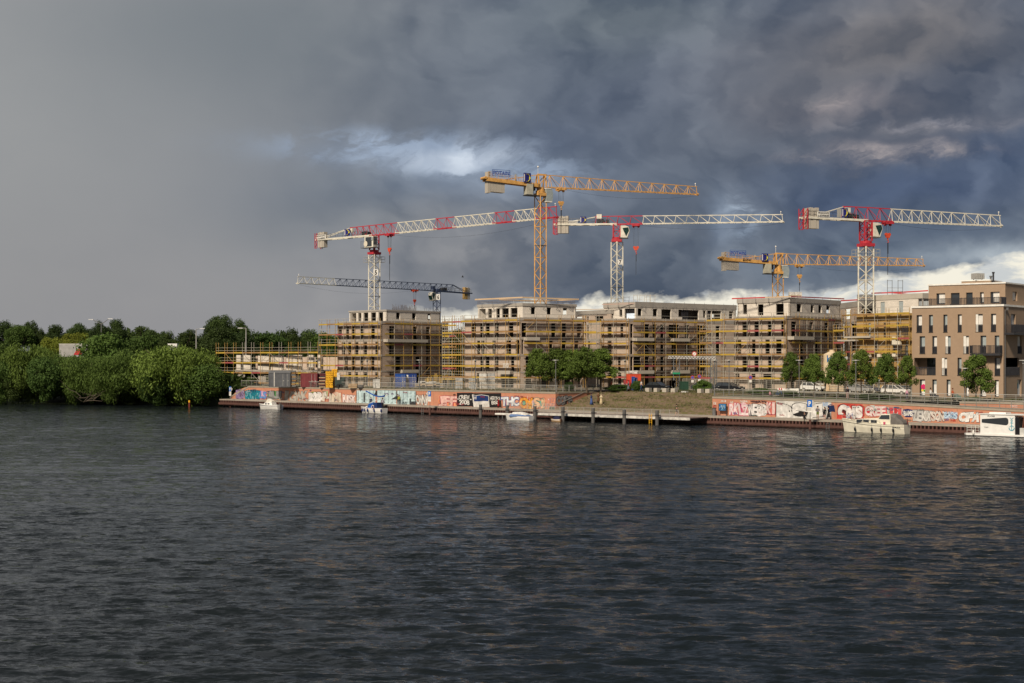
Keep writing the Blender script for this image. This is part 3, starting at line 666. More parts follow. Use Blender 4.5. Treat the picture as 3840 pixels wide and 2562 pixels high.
q = [A, B, (B[0]-fc.n.x*12, B[1]-fc.n.y*12), (A[0]-fc.n.x*12, A[1]-fc.n.y*12)]
mb = MB(); mb.prism(grow(q, .1), 6.6, 6.997); part('floor_slab', mb, CONC, b)
f2 = Face(fc.p(0, 0, -11)[:2], fc.p(fc.L, 0, -11)[:2]); part('back_wall', wall_mesh(f2, 3.9, 9.6, [(4,6,7.4,9.6),(12,14,7.4,9.6),(20,21.5,7.4,9.6),(30,32,7.4,9.6)]), MP, b, uvfn=uvf(f2))
BLD['LOW'] = dict(o=b, f=fc)
# board clad block (right)
C6A, C6B = at(RX('R7',385), 232), at(RX('R7',925), 222.5); fc = Face(C6A, C6B); b = thing('clad_block', 'block clad in yellow brown insulation boards left of the brown house', 'building', (*C6A, 4.0))
def x7(X): return fc.u(RX('R7', X))
o6 = []
for z0, z1, xs in ((12.6,15.0,[(495,518),(640,662),(762,785)]), (9.6,12.1,[(555,578),(725,752),(850,868)]), (6.9,9.2,[(440,460),(497,520),(640,662),(762,782)]), (4.1,6.4,[(450,545),(575,605),(640,662),(762,800)])):
    o6 += [(x7(a), x7(c), z0, z1) for a, c in xs]
part('wall', wall_mesh(fc, 3.9, 16.35, o6), WOODY, b, uvfn=uvf(fc), label='wall faced with yellow brown boards')
for o in o6:
    mb = MB(); u0, u1, z0, z1 = o; mb.add([fc.p(u0,z0,-.22), fc.p(u1,z0,-.22), fc.p(u1,z1,-.22), fc.p(u0,z1,-.22)], [(0,1,2,3)]); part('window', mb, GLASSL if random.random() < .6 else GLASS, b)
q = [C6A, C6B, (C6B[0]-fc.n.x*12, C6B[1]-fc.n.y*12), (C6A[0]-fc.n.x*12, C6A[1]-fc.n.y*12)]
inner(b, q, 3.9, [16]); mb = MB(); mb.prism(grow(q, -.1), 15.9, 16.3); part('roof_slab', mb, CONC, b)
U = Face(at(RX('R7',545), 237), at(RX('R7',1010), 228.5))
uo = [(U.u(RX('R7',612)), U.u(RX('R7',652)), 16.6, 18.6), (U.u(RX('R7',785)), U.u(RX('R7',826)), 16.6, 18.6), (U.u(RX('R7',968)), U.u(RX('R7',1005)), 17.6, 18.9)]
part('wall', wall_mesh(U, 16.31, 18.9, uo, .3), MW, b, uvfn=uvf(U), label='white upper storey wall')
for o in uo[:2]:
    mb = MB(); u0, u1, z0, z1 = o; mb.add([U.p(u0,z0,-.1), U.p(u1,z0,-.1), U.p(u1,z1,-.1), U.p(u0,z1,-.1)], [(0,1,2,3)]); part('window', mb, GLASSL, b)
uq = [U.p(0,0)[:2], U.p(U.L,0)[:2], U.p(U.L,0,-9)[:2], U.p(0,0,-9)[:2]]
part('wall', wall_mesh(Face(uq[3], uq[0]), 16.31, 18.9, [(2.5,3.6,16.7,18.5),(6,7,16.7,18.5)], .3), MW, b, uvfn=uvf(Face(uq[3], uq[0])))
mb = MB(); mb.prism(grow(uq, .08), 18.903, 19.75); part('roof_slab', mb, CONCL, b)
BLD['B6'] = dict(o=b, f=fc, U=U)

# ------------------------------------------------------------------ scaffolds
def frame_mesh(key, z0, z1, decks, wid, m):
    mb = MB()
    for y in (0, -wid): mb.beam((0,y,0), (0,y,z1-z0), .065)
    for z in decks: mb.beam((0,0,z-z0-.04), (0,-wid,z-z0-.04), .06); mb.beam((0,-wid-.02,z-z0-.45), (0,-wid+.4,z-z0-.06), .04)
    return mb.mesh('scaffold_frame', m)
def deck_mesh(wid, toe):
    mb = MB(); mb.bx(.004,.996,-wid+.03,-.03,-.05,0); mb.mi = 1; mb.bx(.004,.996,-wid-.03,-wid,-.05,.16); mb.bx(.004,.996,-wid-.034,-wid+.0,-.12,-.052)
    return mb.mesh('scaffold_deck', [TOEW, toe])
def rail_mesh(wid):
    mb = MB()
    for z in (.5, 1.05): mb.bx(0,1,-wid-.03,-wid+.02,z-.025,z+.025)
    return mb.mesh('guard_rail', TUBEG)
DKM = {w_: [deck_mesh(w_, m) for m in (TOEY, TOER, TOEW)] for w_ in (.7,)}; RAILM = rail_mesh(.7)
def scaffold(label, pts, decks, ztop, zb=4.0, off=.3, bay=2.55, wid=.7, toprail=True, seed=1, gaps=()):
    rg = random.Random(seed); cx = sum(p[0] for p in pts)/len(pts); cy = sum(p[1] for p in pts)/len(pts)
    r = thing('scaffold', label, 'scaffold', (cx, cy, zb)); fm = [frame_mesh('a', zb, ztop, decks, wid, m) for m in (TUBEO, TUBEG)]
    top = len(decks)-1
    for si, (a, b) in enumerate(zip(pts, pts[1:])):
        a = Vector(a); b = Vector(b); d = b-a; L = d.length; d /= L; n = Vector((d.y, -d.x)); rz = math.atan2(d.y, d.x); k = max(1, round(L/bay))
        o = a+n*off
        for i in range(k+1):
            if i == 0 and si: continue
            p = o+d*(L*i/k); piece('frame', fm[rg.random() < .45], r, (p.x, p.y, zb), rz)
        for i in range(k):
            p = o+d*(L*i/k)
            for j, z in enumerate(decks):
                if (si, i, j) in gaps: continue
                q = rg.random(); m = DKM[.7][0 if q < .52 else (1 if q < .59 else 2)]
                piece('deck', m, r, (p.x, p.y, z), rz, (L/k, 1, 1)); piece('guard_rail', RAILM, r, (p.x, p.y, z), rz, (L/k, 1, 1))
            if rg.random() < .8:
                j = rg.randrange(max(1, len(decks)-1)); z0 = decks[j]; z1 = decks[j+1] if j+1 < len(decks) else ztop
                p2 = o+d*(L*(i+1)/k); e = n*wid; s_ = rg.random() < .5
                A_ = (p.x+e.x, p.y+e.y, z0 if s_ else z1); B_ = (p2.x+e.x, p2.y+e.y, z1 if s_ else z0)
                bpiece('brace', TUBEG if rg.random() < .7 else TUBEO, r, A_, B_, .05)
    return r
LIFT = [15.96-2.02*i for i in range(6)][::-1]
def outer(C, L, Rr): return [L, C, Rr]
B1, B2, B3, B4 = BLD['B1'], BLD['B2'], BLD['B3'], BLD['B4']
ext = lambda C, d, px: ray_on(px, C, d)
scaffold('scaffold wrapped round the leftmost tall block, yellow toe boards', [ext(B1['C'], DL, RX('R3',165)), B1['C'], ext(B1['C'], DR, RX('R3',1655))], LIFT, 16.95, seed=1)
DB2 = (math.cos(math.radians(30)), math.sin(math.radians(30)))
scaffold('scaffold round the block behind the street trees, yellow and red toe boards', [ext(B2['C'], DL, RX('R4',310)), B2['C'], ext(B2['C'], DB2, RX('R4',1640))], LIFT, 16.95, seed=2)
DB3 = (math.cos(math.radians(38)), math.sin(math.radians(38)))
scaffold('scaffold on the long shaded wing behind the black cars', [ext(B3['C'], DL, RX('R5',0)), B3['C'], ext(B3['C'], DB3, RX('R5',1260))], LIFT, 16.6, seed=3)
scaffold('scaffold wrapped round the block with the red roof boards', [ext(B4['C'], DL, RX('R6',185)), B4['C'], ext(B4['C'], DR, RX('R6',1560))], LIFT, 16.9, seed=4)
scaffold('scaffold on the yellow brown board clad block', [at(RX('R7',300), 236), C6A, C6B], [6.1,8.25,10.3,12.35,14.4][0:5]+[16.3], 17.2, seed=5)
scaffold('low scaffold along the unfinished shell at the tree edge', [at(RX('R2',85), 297), at(RX('R2',800), 288), at(RX('R2',1445), 280)], [4.3,6.35,8.4,10.45], 12.6, seed=6)
# narrow scaffold towers between the blocks
def tower(label, px0, px1, D, decks, ztop, seed):
    scaffold(label, [at(px0, D+1.2), at(px1, D-1.2)], decks, ztop, off=0, bay=2.4, seed=seed)
tower('narrow scaffold stair tower right of the leftmost tall block', RX('R3',1660), RX('R3',1830), 268, [z-.5 for z in LIFT], 16.9, 7)
tower('narrow scaffold tower left of the block behind the street trees', RX('R4',80), RX('R4',310), 262, LIFT, 17.2, 8)
tower('scaffold tower in the gap before the long shaded wing', RX('R4',1680), RX('R4',1830), 254, LIFT[1:], 17.0, 9)
tower('dense scaffold tower at the left corner of the red board block', RX('R6',45), RX('R6',185), 246, LIFT[:-1], 15.0, 10)
tower('upper scaffold tower left of the red board block', RX('R6',115), RX('R6',290), 252, LIFT[2:], 17.2, 13)
tower('scaffold tower beside the silo in front of the recessed block', RX('R7',195), RX('R7',300), 236, [z-.1 for z in LIFT[:-1]], 14.8, 11)

# ------------------------------------------------------------------ brown apartment house
BC = at(RX('R8',938), 194.6); BL = ray_on(RX('R8',98), BC, (-math.cos(math.radians(36)), math.sin(math.radians(36)))); dBR = (math.cos(math.radians(50)), math.sin(math.radians(50)))
BR = (BC[0]+dBR[0]*14, BC[1]+dBR[1]*14); hb = thing('apartment_house', 'finished brown rendered apartment house with white roof edges and dark balconies', 'building', (*BC, 3.6))
fl, fr = Face(BL, BC), Face(BC, BR); bp = para(BC, BL, BR)
RA = {'A': (12.9,15.35), 'B': (9.9,12.35), 'C': (6.85,9.3), 'D': (3.9,6.25)}
WL = {'A': [(140,190),(253,290),(386,423),(518,555),(683,748,1),(823,870)], 'B': [(168,218),(284,328),(405,453,1),(570,620,1),(727,780),(857,900)], 'C': [(118,316,2),(372,420,1),(516,553),(857,908)], 'D': [(168,218,3),(284,325,3),(415,452,3),(588,620,3),(724,780,3),(857,895,3)]}
WR = {'A': [(1008,1050)], 'B': [(1068,1108)], 'C': [(955,1082,2)], 'D': [(1066,1103,3)]}
STICK = mat('printed_poster_film', (.70,.69,.66), .6)
def bars(fc, u0, u1, z0, z1, out, step=.13, m=None):
    mb = MB(); n = max(2, int((u1-u0)/step))
    for i in range(n+1):
        u = u0+(u1-u0)*i/n; q = random.choice((.05,.07,.09)); mb.beam(fc.p(u,z0,out), fc.p(u,z1+random.choice((0,0,.03)),out), q, .02)
    mb.beam(fc.p(u0,z0+.04,out-.03), fc.p(u1,z0+.04,out-.03), .05); mb.beam(fc.p(u0,z1-.06,out-.03), fc.p(u1,z1-.06,out-.03), .05); return mb
def quad(fc, u0, u1, z0, z1, out): mb = MB(); mb.add([fc.p(u0,z0,out), fc.p(u1,z0,out), fc.p(u1,z1,out), fc.p(u0,z1,out)], [(0,1,2,3)]); return mb
def slab(fc, u0, u1, z0, z1, o0, o1):
    mb = MB(); mb.hexa([fc.p(u0,z0,o1), fc.p(u1,z0,o1), fc.p(u1,z0,o0), fc.p(u0,z0,o0), fc.p(u0,z1,o1), fc.p(u1,z1,o1), fc.p(u1,z1,o0), fc.p(u0,z1,o0)]); return mb
def bwindow(b, fc, u0, u1, z0, z1, kind=0, rec=.24):
    mb = MB(); e = .06
    for a, c, d, f in ((u0,u0+e,z0,z1),(u1-e,u1,z0,z1),(u0+e,u1-e,z0,z0+e),(u0+e,u1-e,z1-e,z1)):
        mb.hexa([fc.p(a,d,-rec), fc.p(c,d,-rec), fc.p(c,d,-rec-.07), fc.p(a,d,-rec-.07), fc.p(a,f,-rec), fc.p(c,f,-rec), fc.p(c,f,-rec-.07), fc.p(a,f,-rec-.07)])
    w_ = part('window', mb, FRAMEM, b)
    part('pane', quad(fc, u0+e, u1-e, z0+e, z1-e, -rec-.03), GLASS, w_)
    if kind != 2: part('curtain', quad(fc, u0+e+(u1-u0)*.22, u1-e, z0+.9 if kind != 3 else z0+.2, z1-e, -rec-.02), CURT if random.random() < .75 else GLASSL, w_)
    if kind == 1: part('shutter', slab(fc, u0-.02, u0+.34, z0, z1, -.12, -.06), WHITE, b)
    if kind in (0, 1): part('balustrade', bars(fc, u0+.03, u1-.03, z0+.02, z0+1.0, -.06, .1), DARK, b)
    if kind != 3: part('sill', slab(fc, u0-.04, u1+.04, z0-.06, z0-.003, -.1, .06), FRAMEM, b)
for fc, W_ in ((fl, WL), (fr, WR)):
    O = []
    for r_, xs in W_.items():
        for x in xs: O.append((fc.u(RX('R8',x[0])), fc.u(RX('R8',x[1])), *RA[r_], x[2] if len(x) > 2 else 0))
    part('wall', wall_mesh(fc, 3.2, 16.35, [o[:4] for o in O]), BROWN, hb, uvfn=uvf(fc))
    for o in O:
        if o[4] == 2:   # recessed balcony
            part('loggia_wall', quad(fc, o[0]-.3, o[1]+.3, o[2]-.2, o[3]+.2, -1.9), BROWN, hb)
            part('loggia_floor', slab(fc, o[0]-.2, o[1]+.2, o[2]-.25, o[2]-.02, -2, -.36), CONC, hb)
            w_ = part('window', quad(fc, o[0]+1.2, o[1]-.2, o[2], o[3], -1.86), GLASS, hb); part('frame', slab(fc, (o[0]+o[1])/2+.4, (o[0]+o[1])/2+.5, o[2], o[3], -1.86, -1.8), FRAMEM, w_)
            part('balustrade', bars(fc, o[0]+.03, o[1]-.03, o[2]+.0, o[2]+1.15, .05, .13), DARK, hb)
        else: bwindow(hb, fc, *o)
        if o[4] == 3: part('poster', quad(fc, o[0]+.3*(o[1]-o[0]), o[1]-.08, o[2]+.1, o[2]+1.65, -.2), STICK, hb)
for A_, B_ in ((BR, bp[2]), (bp[2], BL)): f2 = Face(A_, B_); part('wall', wall_mesh(f2, 3.2, 16.35, []), BROWN, hb, uvfn=uvf(f2))
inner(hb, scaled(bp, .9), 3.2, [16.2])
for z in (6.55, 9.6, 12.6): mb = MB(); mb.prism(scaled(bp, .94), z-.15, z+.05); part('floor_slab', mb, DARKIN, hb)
mb = MB(); mb.prism(grow(bp, .12), 16.353, 16.62); part('roof_edge', mb, WHITE, hb)
# small posters with coloured shapes on the ground floor windows
def disc(fc, u, z, r, out, n=6): mb = MB(); mb.add([fc.p(u+r*math.cos(a), z+r*math.sin(a), out) for a in (math.pi/2+2*math.pi*i/n for i in range(n))], [tuple(range(n))]); return mb
PINK, TEAL, YEL, GRN = mat('pink_print', (.55,.02,.12), .6), mat('teal_print', (.02,.25,.35), .6), mat('yellow_print', (.7,.5,.05), .6), mat('green_print', (.05,.3,.05), .6)
for X_, Y_, r_, m_ in ((200,1085,.42,PINK),(190,1118,.2,YEL),(210,1122,.18,GRN),(760,1088,.25,YEL),(768,1112,.22,PINK)):
    part('emblem', disc(fl, fl.u(RX('R8',X_)), zy(RY('R8',Y_), 196.5)+.35, r_, -.19), m_, hb)
for X_, Y_, r_, m_ in ((1080,1075,.4,TEAL),(1078,1050,.25,GRN)): part('emblem', disc(fr, fr.u(RX('R8',X_)), zy(RY('R8',Y_), 196.5)+.35, r_, -.19), m_, hb)
# projecting balconies
for fc, a, c, z in ((fl, 657, 930, 9.9), (fr, 945, 1150, 12.75)):
    u0, u1 = fc.u(RX('R8',a)), fc.u(RX('R8',c)) if c < 1127 else 9.0
    bl = part('balcony', slab(fc, u0, u1, z-.3, z-.02, .004, 1.3), DARK, hb)
    part('balustrade', bars(fc, u0, u1, z, z+1.1, 1.32, .13), DARK, bl)
    for u in (u0, u1): mb = MB(); [mb.beam(fc.p(u,z,.1+.15*i), fc.p(u,z+1.1,.1+.15*i), .04) for i in range(9)]; part('balustrade', mb, DARK, bl)
# upper set back storey
UC = at(RX('R8',955), 197.5); dU = (-math.cos(math.radians(36)), math.sin(math.radians(36))); UL = ray_on(RX('R8',250), UC, dU); UR = (UC[0]+dBR[0]*12, UC[1]+dBR[1]*12)
ufl, ufr = Face(UL, UC), Face(UC, UR)
uo = [(ufl.u(RX('R8',a)), ufl.u(RX('R8',c)), 16.9, 18.5) for a, c in ((322,402),(455,535),(595,655),(722,757),(818,902))]
part('wall', wall_mesh(ufl, 16.62, 19.62, uo), BROWN, hb, uvfn=uvf(ufl))
for i, o in enumerate(uo): bwindow(hb, ufl, *o, 3 if i in (0,3,4) else 2)
uo = [(ufr.u(RX('R8',1022)), ufr.u(RX('R8',1065)), 17.3, 18.6)]
part('wall', wall_mesh(ufr, 16.62, 19.62, uo), BROWN, hb, uvfn=uvf(ufr)); bwindow(hb, ufr, *uo[0], 3)
up = para(UC, UL, UR)
for A_, B_ in ((UR, up[2]), (up[2], UL)): f2 = Face(A_, B_); part('wall', wall_mesh(f2, 16.62, 19.62, []), BROWN, hb, uvfn=uvf(f2))
mb = MB(); mb.prism(scaled(up, .75), 16.63, 19.5); part('room_shade_core', mb, DARKIN, hb)
mb = MB(); mb.prism(grow(up, .12), 19.623, 19.82); part('roof_edge', mb, WHITE, hb)
f3 = Face(BL, BC); part('balustrade', bars(f3, f3.u(RX('R8',155)), f3.L+.0, 16.64, 17.65, -.35, .13), DARK, hb)
part('balustrade', bars(fr, 0.35, 1.9, 16.64, 17.65, -.35, .13), DARK, hb)
pf = Face(ray_on(RX('R8',552), at(RX('R8',820), 200), dU), at(RX('R8',820), 200)); pq = [pf.p(0,0)[:2], pf.p(pf.L,0)[:2], pf.p(pf.L,0,-5)[:2], pf.p(0,0,-5)[:2]]
mb = MB(); mb.prism(pq, 19.82, 20.16); part('roof_house', mb, BROWN, hb); mb = MB(); mb.prism(grow(pq, .08), 20.163, 20.29); part('roof_edge', mb, WHITE, hb)
x_, y_ = at(RX('R8',702), 201.5)
mb = MB(); mb.box((x_,y_,20.85), (1.45,1.1,.8), .3)
for i in range(6): mb.box((x_-.6+.24*i,y_-.7,20.85), (.05,.06,.75), 0)
mb.beam((x_-.6,y_,20.29),(x_-.6,y_,20.5),.1); mb.beam((x_+.6,y_,20.29),(x_+.6,y_,20.5),.1)
solo('ventilation_unit', mb, GALV, 'grey louvred ventilation unit on top of the brown house', 'roof unit')
for X_, h in ((822,.55),(845,1.1)):
    x_, y_ = at(RX('R8',X_), 200.5); mb = MB(); mb.tube((x_,y_,19.82),(x_,y_,19.82+h+.4),.13,8); mb.tube((x_,y_,20.1+h),(x_,y_,20.3+h),.2,8)
    solo('vent_pipe', mb, GREY if h < 1 else DARK, 'short pale vent pipe on the brown roof' if h < 1 else 'taller dark vent pipe on the brown roof', 'vent pipe')
for fc, X_, y0, y1 in ((fr, 952, 340, 1190),):
    u = .35; mb = MB(); mb.tube(fc.p(u,3.7,.1), fc.p(u,15.7,.1), .06, 6); mb.tube(fc.p(u,15.7,.1), fc.p(u+.5,15.9,.1), .06, 6); mb.box(fc.p(u+.55,16.0,.15), (.3,.3,.35)); part('downpipe', mb, GREY, hb)

# ------------------------------------------------------------------ tower cranes
def logo_board(T, parent, x, y, z, w_, h, root):
    mb = MB(); mb.bx(x, x+w_, y-.05, y, z, z+h); mb.v = [T(v) for v in mb.v]; p = part('logo_board', mb, mat('logo_navy', (.02,.02,.16), .5), parent)
    mb = MB(); pts = [(.38,.88),(.62,.88),(.84,.62),(.84,.38),(.62,.12),(.38,.12)]
    for a, c in zip(pts, pts[1:]): mb.beam((x+a[0]*w_, y-.07, z+a[1]*h), (x+c[0]*w_, y-.07, z+c[1]*h), .16*w_, .03)
    mb.mi = 0; mb.v = [T(v) for v in mb.v]; part('emblem', mb, mat('logo_yellow', (.8,.72,.03), .5), p)
    mb = MB(); mb.bx(x+.06*w_, x+.16*w_, y-.07, y-.051, z+.12*h, z+.88*h); mb.v = [T(v) for v in mb.v]; part('strip', mb, WHITE, p)
def crane(label, mpx, D, ang, tip_px, ctr_px, zb, zt, ztip, ztiptop, zc, zm, w_, mast_m, secs, style, trolley, hook_y, end_y, head_m, cyl=False, num=None, numpos=None, cabside=1, jib_w=1.25, mast_bottom=4.0, tex=None):
    mx, my = at(mpx, D); ca, sa = math.cos(math.radians(ang)), math.sin(math.radians(ang))
    r = thing('tower_crane', label, 'crane', (mx, my, mast_bottom))
    def T(v): return (mx+v[0]*ca-v[1]*sa, my+v[0]*sa+v[1]*ca, v[2])
    def P(name, mb, m, parent=r, **k): mb.v = [T(v) for v in mb.v]; return part(name, mb, m, parent, **k)
    def LX(px): q = ray_on(px, (mx, my), (ca, sa)); return (q[0]-mx)*ca+(q[1]-my)*sa
    Lj, Lc = LX(tip_px), -LX(ctr_px)
    # mast: corner towards the camera
    rot = math.radians(45)+math.atan2(mx, my)*-1
    C4 = [(mx+w_/math.sqrt(2)*math.cos(rot+k*math.pi/2), my+w_/math.sqrt(2)*math.sin(rot+k*math.pi/2)) for k in range(4)]
    C4 = [(mx+w_*.7071*math.cos(math.pi/4+rot+k*math.pi/2), my+w_*.7071*math.sin(math.pi/4+rot+k*math.pi/2)) for k in range(4)]
    z = zm; sh = 5.6; cell = w_*.72 if style != 'potain' else w_*.9
    while z > mast_bottom+.1:
        z0 = max(mast_bottom, z-sh); mb = MB(); n = max(1, round((z-z0)/cell))
        for k in range(4):
            (x0,y0),(x1,y1) = C4[k], C4[(k+1)%4]; mb.beam((x0,y0,z0),(x0,y0,z-.01), .2 if style != 'potain' else .17)
            for i in range(n):
                a = z0+(z-z0)*i/n; c = z0+(z-z0)*(i+1)/n
                if (i+k) % 2: mb.beam((x0,y0,a),(x1,y1,c), .085)
                else: mb.beam((x1,y1,a),(x0,y0,c), .085)
            mb.beam((x0,y0,z0+.05),(x1,y1,z0+.05), .09)
        part('mast_section', mb, mast_m, r); 
        z = z0
    mb = MB(); mb.beam((mx+.25,my+.1,mast_bottom),(mx+.25,my+.1,zm), .05); mb.beam((mx-.2,my+.1,mast_bottom),(mx-.2,my+.1,zm), .05)
    zz = mast_bottom
    while zz < zm: mb.beam((mx-.2,my+.1,zz),(mx+.25,my+.1,zz), .03); zz += .6
    part('ladder', mb, GREY, r)
    for zz in [zm-9, zm-20]:
        if zz > mast_bottom+6: mb = MB(); mb.prism([(x*1.12-mx*.12, y*1.12-my*.12) for x, y in C4], zz, zz+.08); part('rest_platform', mb, GREY, r)
    # slewing ring and head
    mb = MB(); hw = w_*.62
    mb.bx(-hw,hw,-hw,hw,zm+.003,zm+.5); mb.tube((0,0,zm+.5),(0,0,zm+.95),hw*.95,12); P('slewing_ring', mb, head_m)
    if cyl:
        mb = MB(); mb.tube((0,0,zm+.95),(0,0,zb-.05),.68,14); P('tower_head', mb, head_m)
    else:
        mb = MB(); q = w_*.42
        for i in range(4):
            a = [(-q,-q),(q,-q),(q,q),(-q,q)]; (x0,y0),(x1,y1) = a[i], a[(i+1)%4]; mb.beam((x0,y0,zm+.95),(x0,y0,zb), .2); n = max(1, round((zb-zm-.95)/1.3))
            for j in range(n):
                z0 = zm+.95+(zb-zm-.95)*j/n; z1 = zm+.95+(zb-zm-.95)*(j+1)/n; mb.beam((x0,y0,z0),(x1,y1,z1), .1); mb.beam((x0,y0,z1),(x1,y1,z1), .08)
        P('tower_head', mb, head_m)
    # jib truss
    def zbx(x): return zb+(ztip-zb)*max(0,x)/Lj if x > 0 else zb+(zc-zb)*(-x/Lc)
    def ztx(x): return zt+(ztiptop-zt)*max(0,x)/Lj if x > 0 else zt
    tk = .78 if style == 'potain' else .9
    def truss(x0, x1, m, name='jib_section'):
        mb = MB(); n = max(1, round((x1-x0)/(2.35 if style == 'flat' else 2.6)))
        for y in (-jib_w/2, jib_w/2): mb.beam((x0,y,zbx(x0)),(x1,y,zbx(x1)), .16*tk)
        mb.beam((x0,0,ztx(x0)),(x1,0,ztx(x1)), .17*tk)
        for i in range(n):
            a = x0+(x1-x0)*i/n; c = x0+(x1-x0)*(i+1)/n; mid = a+(c-a)*(.14 if style == 'flat' else .22)
            for y in (-jib_w/2, jib_w/2):
                mb.beam((a,y,zbx(a)),(mid,0,ztx(mid)), .085*tk); mb.beam((mid,0,ztx(mid)),(c,y,zbx(c)), .085*tk)
                if style == 'potain': mb.beam((mid,0,ztx(mid)),(mid+.12,y,zbx(mid)), .07)
            mb.beam((a,-jib_w/2,zbx(a)),(a,jib_w/2,zbx(a)), .07)
        P(name, mb, m)
    for x0, x1, m in secs:
        truss(LX(x0), LX(x1), m)
    mb = MB(); a = Lj
    mb.beam((a,-jib_w/2,zbx(a)),(a,jib_w/2,zbx(a)),.16); mb.beam((a,0,zbx(a)),(a-.2,0,ztx(a)),.1); mb.tube((a+.1,0,zbx(a)-.25),(a+.1,0,zbx(a)+.1),.2,6); P('jib_tip', mb, secs[-1][2])
    mb = MB(); mb.tube((a-.4,0,ztx(a)),(a-.4,0,ztx(a)+.5),.05,5); mb.ball((a-.4,0,ztx(a)+.55),.14,6,4); P('warning_lamp', mb, WHITE)
    # counter jib
    cm = CRYEL if style == 'potain' else (CRBLUE if mast_m is CRBLUE else CRWHITE)
    mb = MB(); x0 = -Lc
    if style == 'potain':
        for y in (-.7, .7): mb.add([], []); mb.hexa([(x0,y-.12,zc-.55),(-.4,y-.12,zb-.15),(-.4,y+.12,zb-.15),(x0,y+.12,zc-.55),(x0,y-.12,zc+.12),(-.4,y-.12,zb+.42),(-.4,y+.12,zb+.42),(x0,y+.12,zc+.12)])
        mb.hexa([(x0,-.58,zc-.1),(-.4,-.58,zb+.1),(-.4,.58,zb+.1),(x0,.58,zc-.1),(x0,-.58,zc),(-.4,-.58,zb+.2),(-.4,.58,zb+.2),(x0,.58,zc)])
        mb.tube((x0-.15,-.9,zc),(x0-.15,.9,zc),.25,8)
    else:
        for y in (-.6, .6): mb.beam((x0,y,zc),(0,y,zb), .2, .34)
        for i in range(9): xx = x0+(-x0)*i/9; mb.beam((xx,-.6,zc+(zb-zc)*i/9),(xx,.6,zc+(zb-zc)*i/9),.1)
    P('counter_jib', mb, cm)
    mb = MB()
    for y in (-.65, .65):
        for i in range(8): xx = x0+.5+(-x0-2)*i/7; zz = zc+(zb-zc)*(xx-x0)/Lc; mb.beam((xx,y,zz+.1),(xx,y,zz+1.15),.04)
        for h in (.6, 1.15): mb.beam((x0+.5,y,zc+h),(-1.5,y,zb+h),.04)
    P('walkway_rail', mb, GREY if style != 'potain' else CRYEL)
    # head frame above the mast plus rear truss/ties
    if style == 'potain':
        mb = MB()
        for y in (-.6, .6): mb.beam((-.6,y,zb+.2),(-.6,y*.5,zt),.22); mb.beam((.9,y,zb+.1),(.9,y*.4,zt),.2); mb.beam((-.6,y,zb+.3),(.9,y,zt-.3),.12)
        mb.beam((-.6,0,zt),(1.2,0,zt),.3); P('apex_frame', mb, CRYEL)
        mb = MB(); mb.beam((-.6,0,zt-.05),(-Lc*.62,0,zc+(zb-zc)*.38+.35),.12); mb.beam((1.0,0,zt),(LX(secs[0][0]),0,ztx(1)),.2); P('tie_bar', mb, CRYEL)
        mb = MB(); mb.tube((-.5,0,zt),(-.5,0,zt+1.3),.035,5); mb.ball((-.5,0,zt+1.4),.18,6,4); P('warning_lamp', mb, WHITE)
    else:
        xs = LX(tex['rear']) if tex and 'rear' in tex else -5.5
        truss(xs, min(0, -.01), head_m, 'rear_truss'); 
        if secs[0][0] > mpx and mast_m is not CRBLUE: pass
        mb = MB()
        for y in (-.5, .5): mb.beam((xs,y*.3,zt-.1),(-Lc+2.2,y,zc+.35),.12)
        P('tie_bar', mb, CRWHITE if mast_m is not CRBLUE else CRBLUE)
        mb = MB(); mb.tube((-2.8,-.5,zb+.6),(-2.8,.5,zb+.6),.45,10); mb.bx(-3.9,-3.3,-.4,.4,zb+.2,zb+1.0); mb.bx(-2.2,-1.6,-.45,.45,zb+.2,zb+.9); P('hoist_winch', mb, DARK)
        mb = MB(); mb.bx(xs+.3,xs+1.3,-.35,.1,zb+1.1,zb+2.0) if style == 'flat' and mast_m is not CRBLUE else mb.bx(1,2,-.4,.4,zb+.3,zb+1.3); P('switch_box', mb, CRWHITE if mast_m is not CRBLUE else CRBLUE)
    # counterweights
    nb = 6 if style == 'potain' else 4
    for i in range(nb):
        bw = .55 if style == 'potain' else .52; xx = x0+.35+i*(bw+.02); mb = MB()
        if style == 'potain': h = 2.35+(.25 if i == 0 else 0); z1 = zc-.02-.02*i; mb.bx(xx,xx+bw,-.56,.56,z1-h,z1+(1.15 if i == 0 else -.3)); 
        else: mb.bx(xx+.5,xx+.5+bw,-.5 if i % 2 else -.56,.52,zc-1.75,zc+1.55+(.12 if i % 2 else 0))
        P('counterweight', mb, CONCL if mast_m is not CRBLUE or i < 2 else WOODY)
    if style != 'potain' and mast_m is not CRBLUE:
        mb = MB()
        for y in (-.75,.75):
            mb.beam((x0,y,zc-1.9),(x0,y,zc+1.5),.12); mb.beam((x0+.75,y,zc-1.9),(x0+.75,y,zc+1.5),.12)
            for i in range(3): mb.beam((x0,y,zc-1.9+i*1.13),(x0+.75,y,zc-1.9+(i+1)*1.13),.08); mb.beam((x0,y,zc-1.9+i*1.13),(x0+.75,y,zc-1.9+i*1.13),.08)
        mb.bx(x0,x0+.75,-.7,-.64,zc-1.85,zc-.75) if False else None
        P('end_cage', mb, head_m)
    # cabin
    cs = cabside
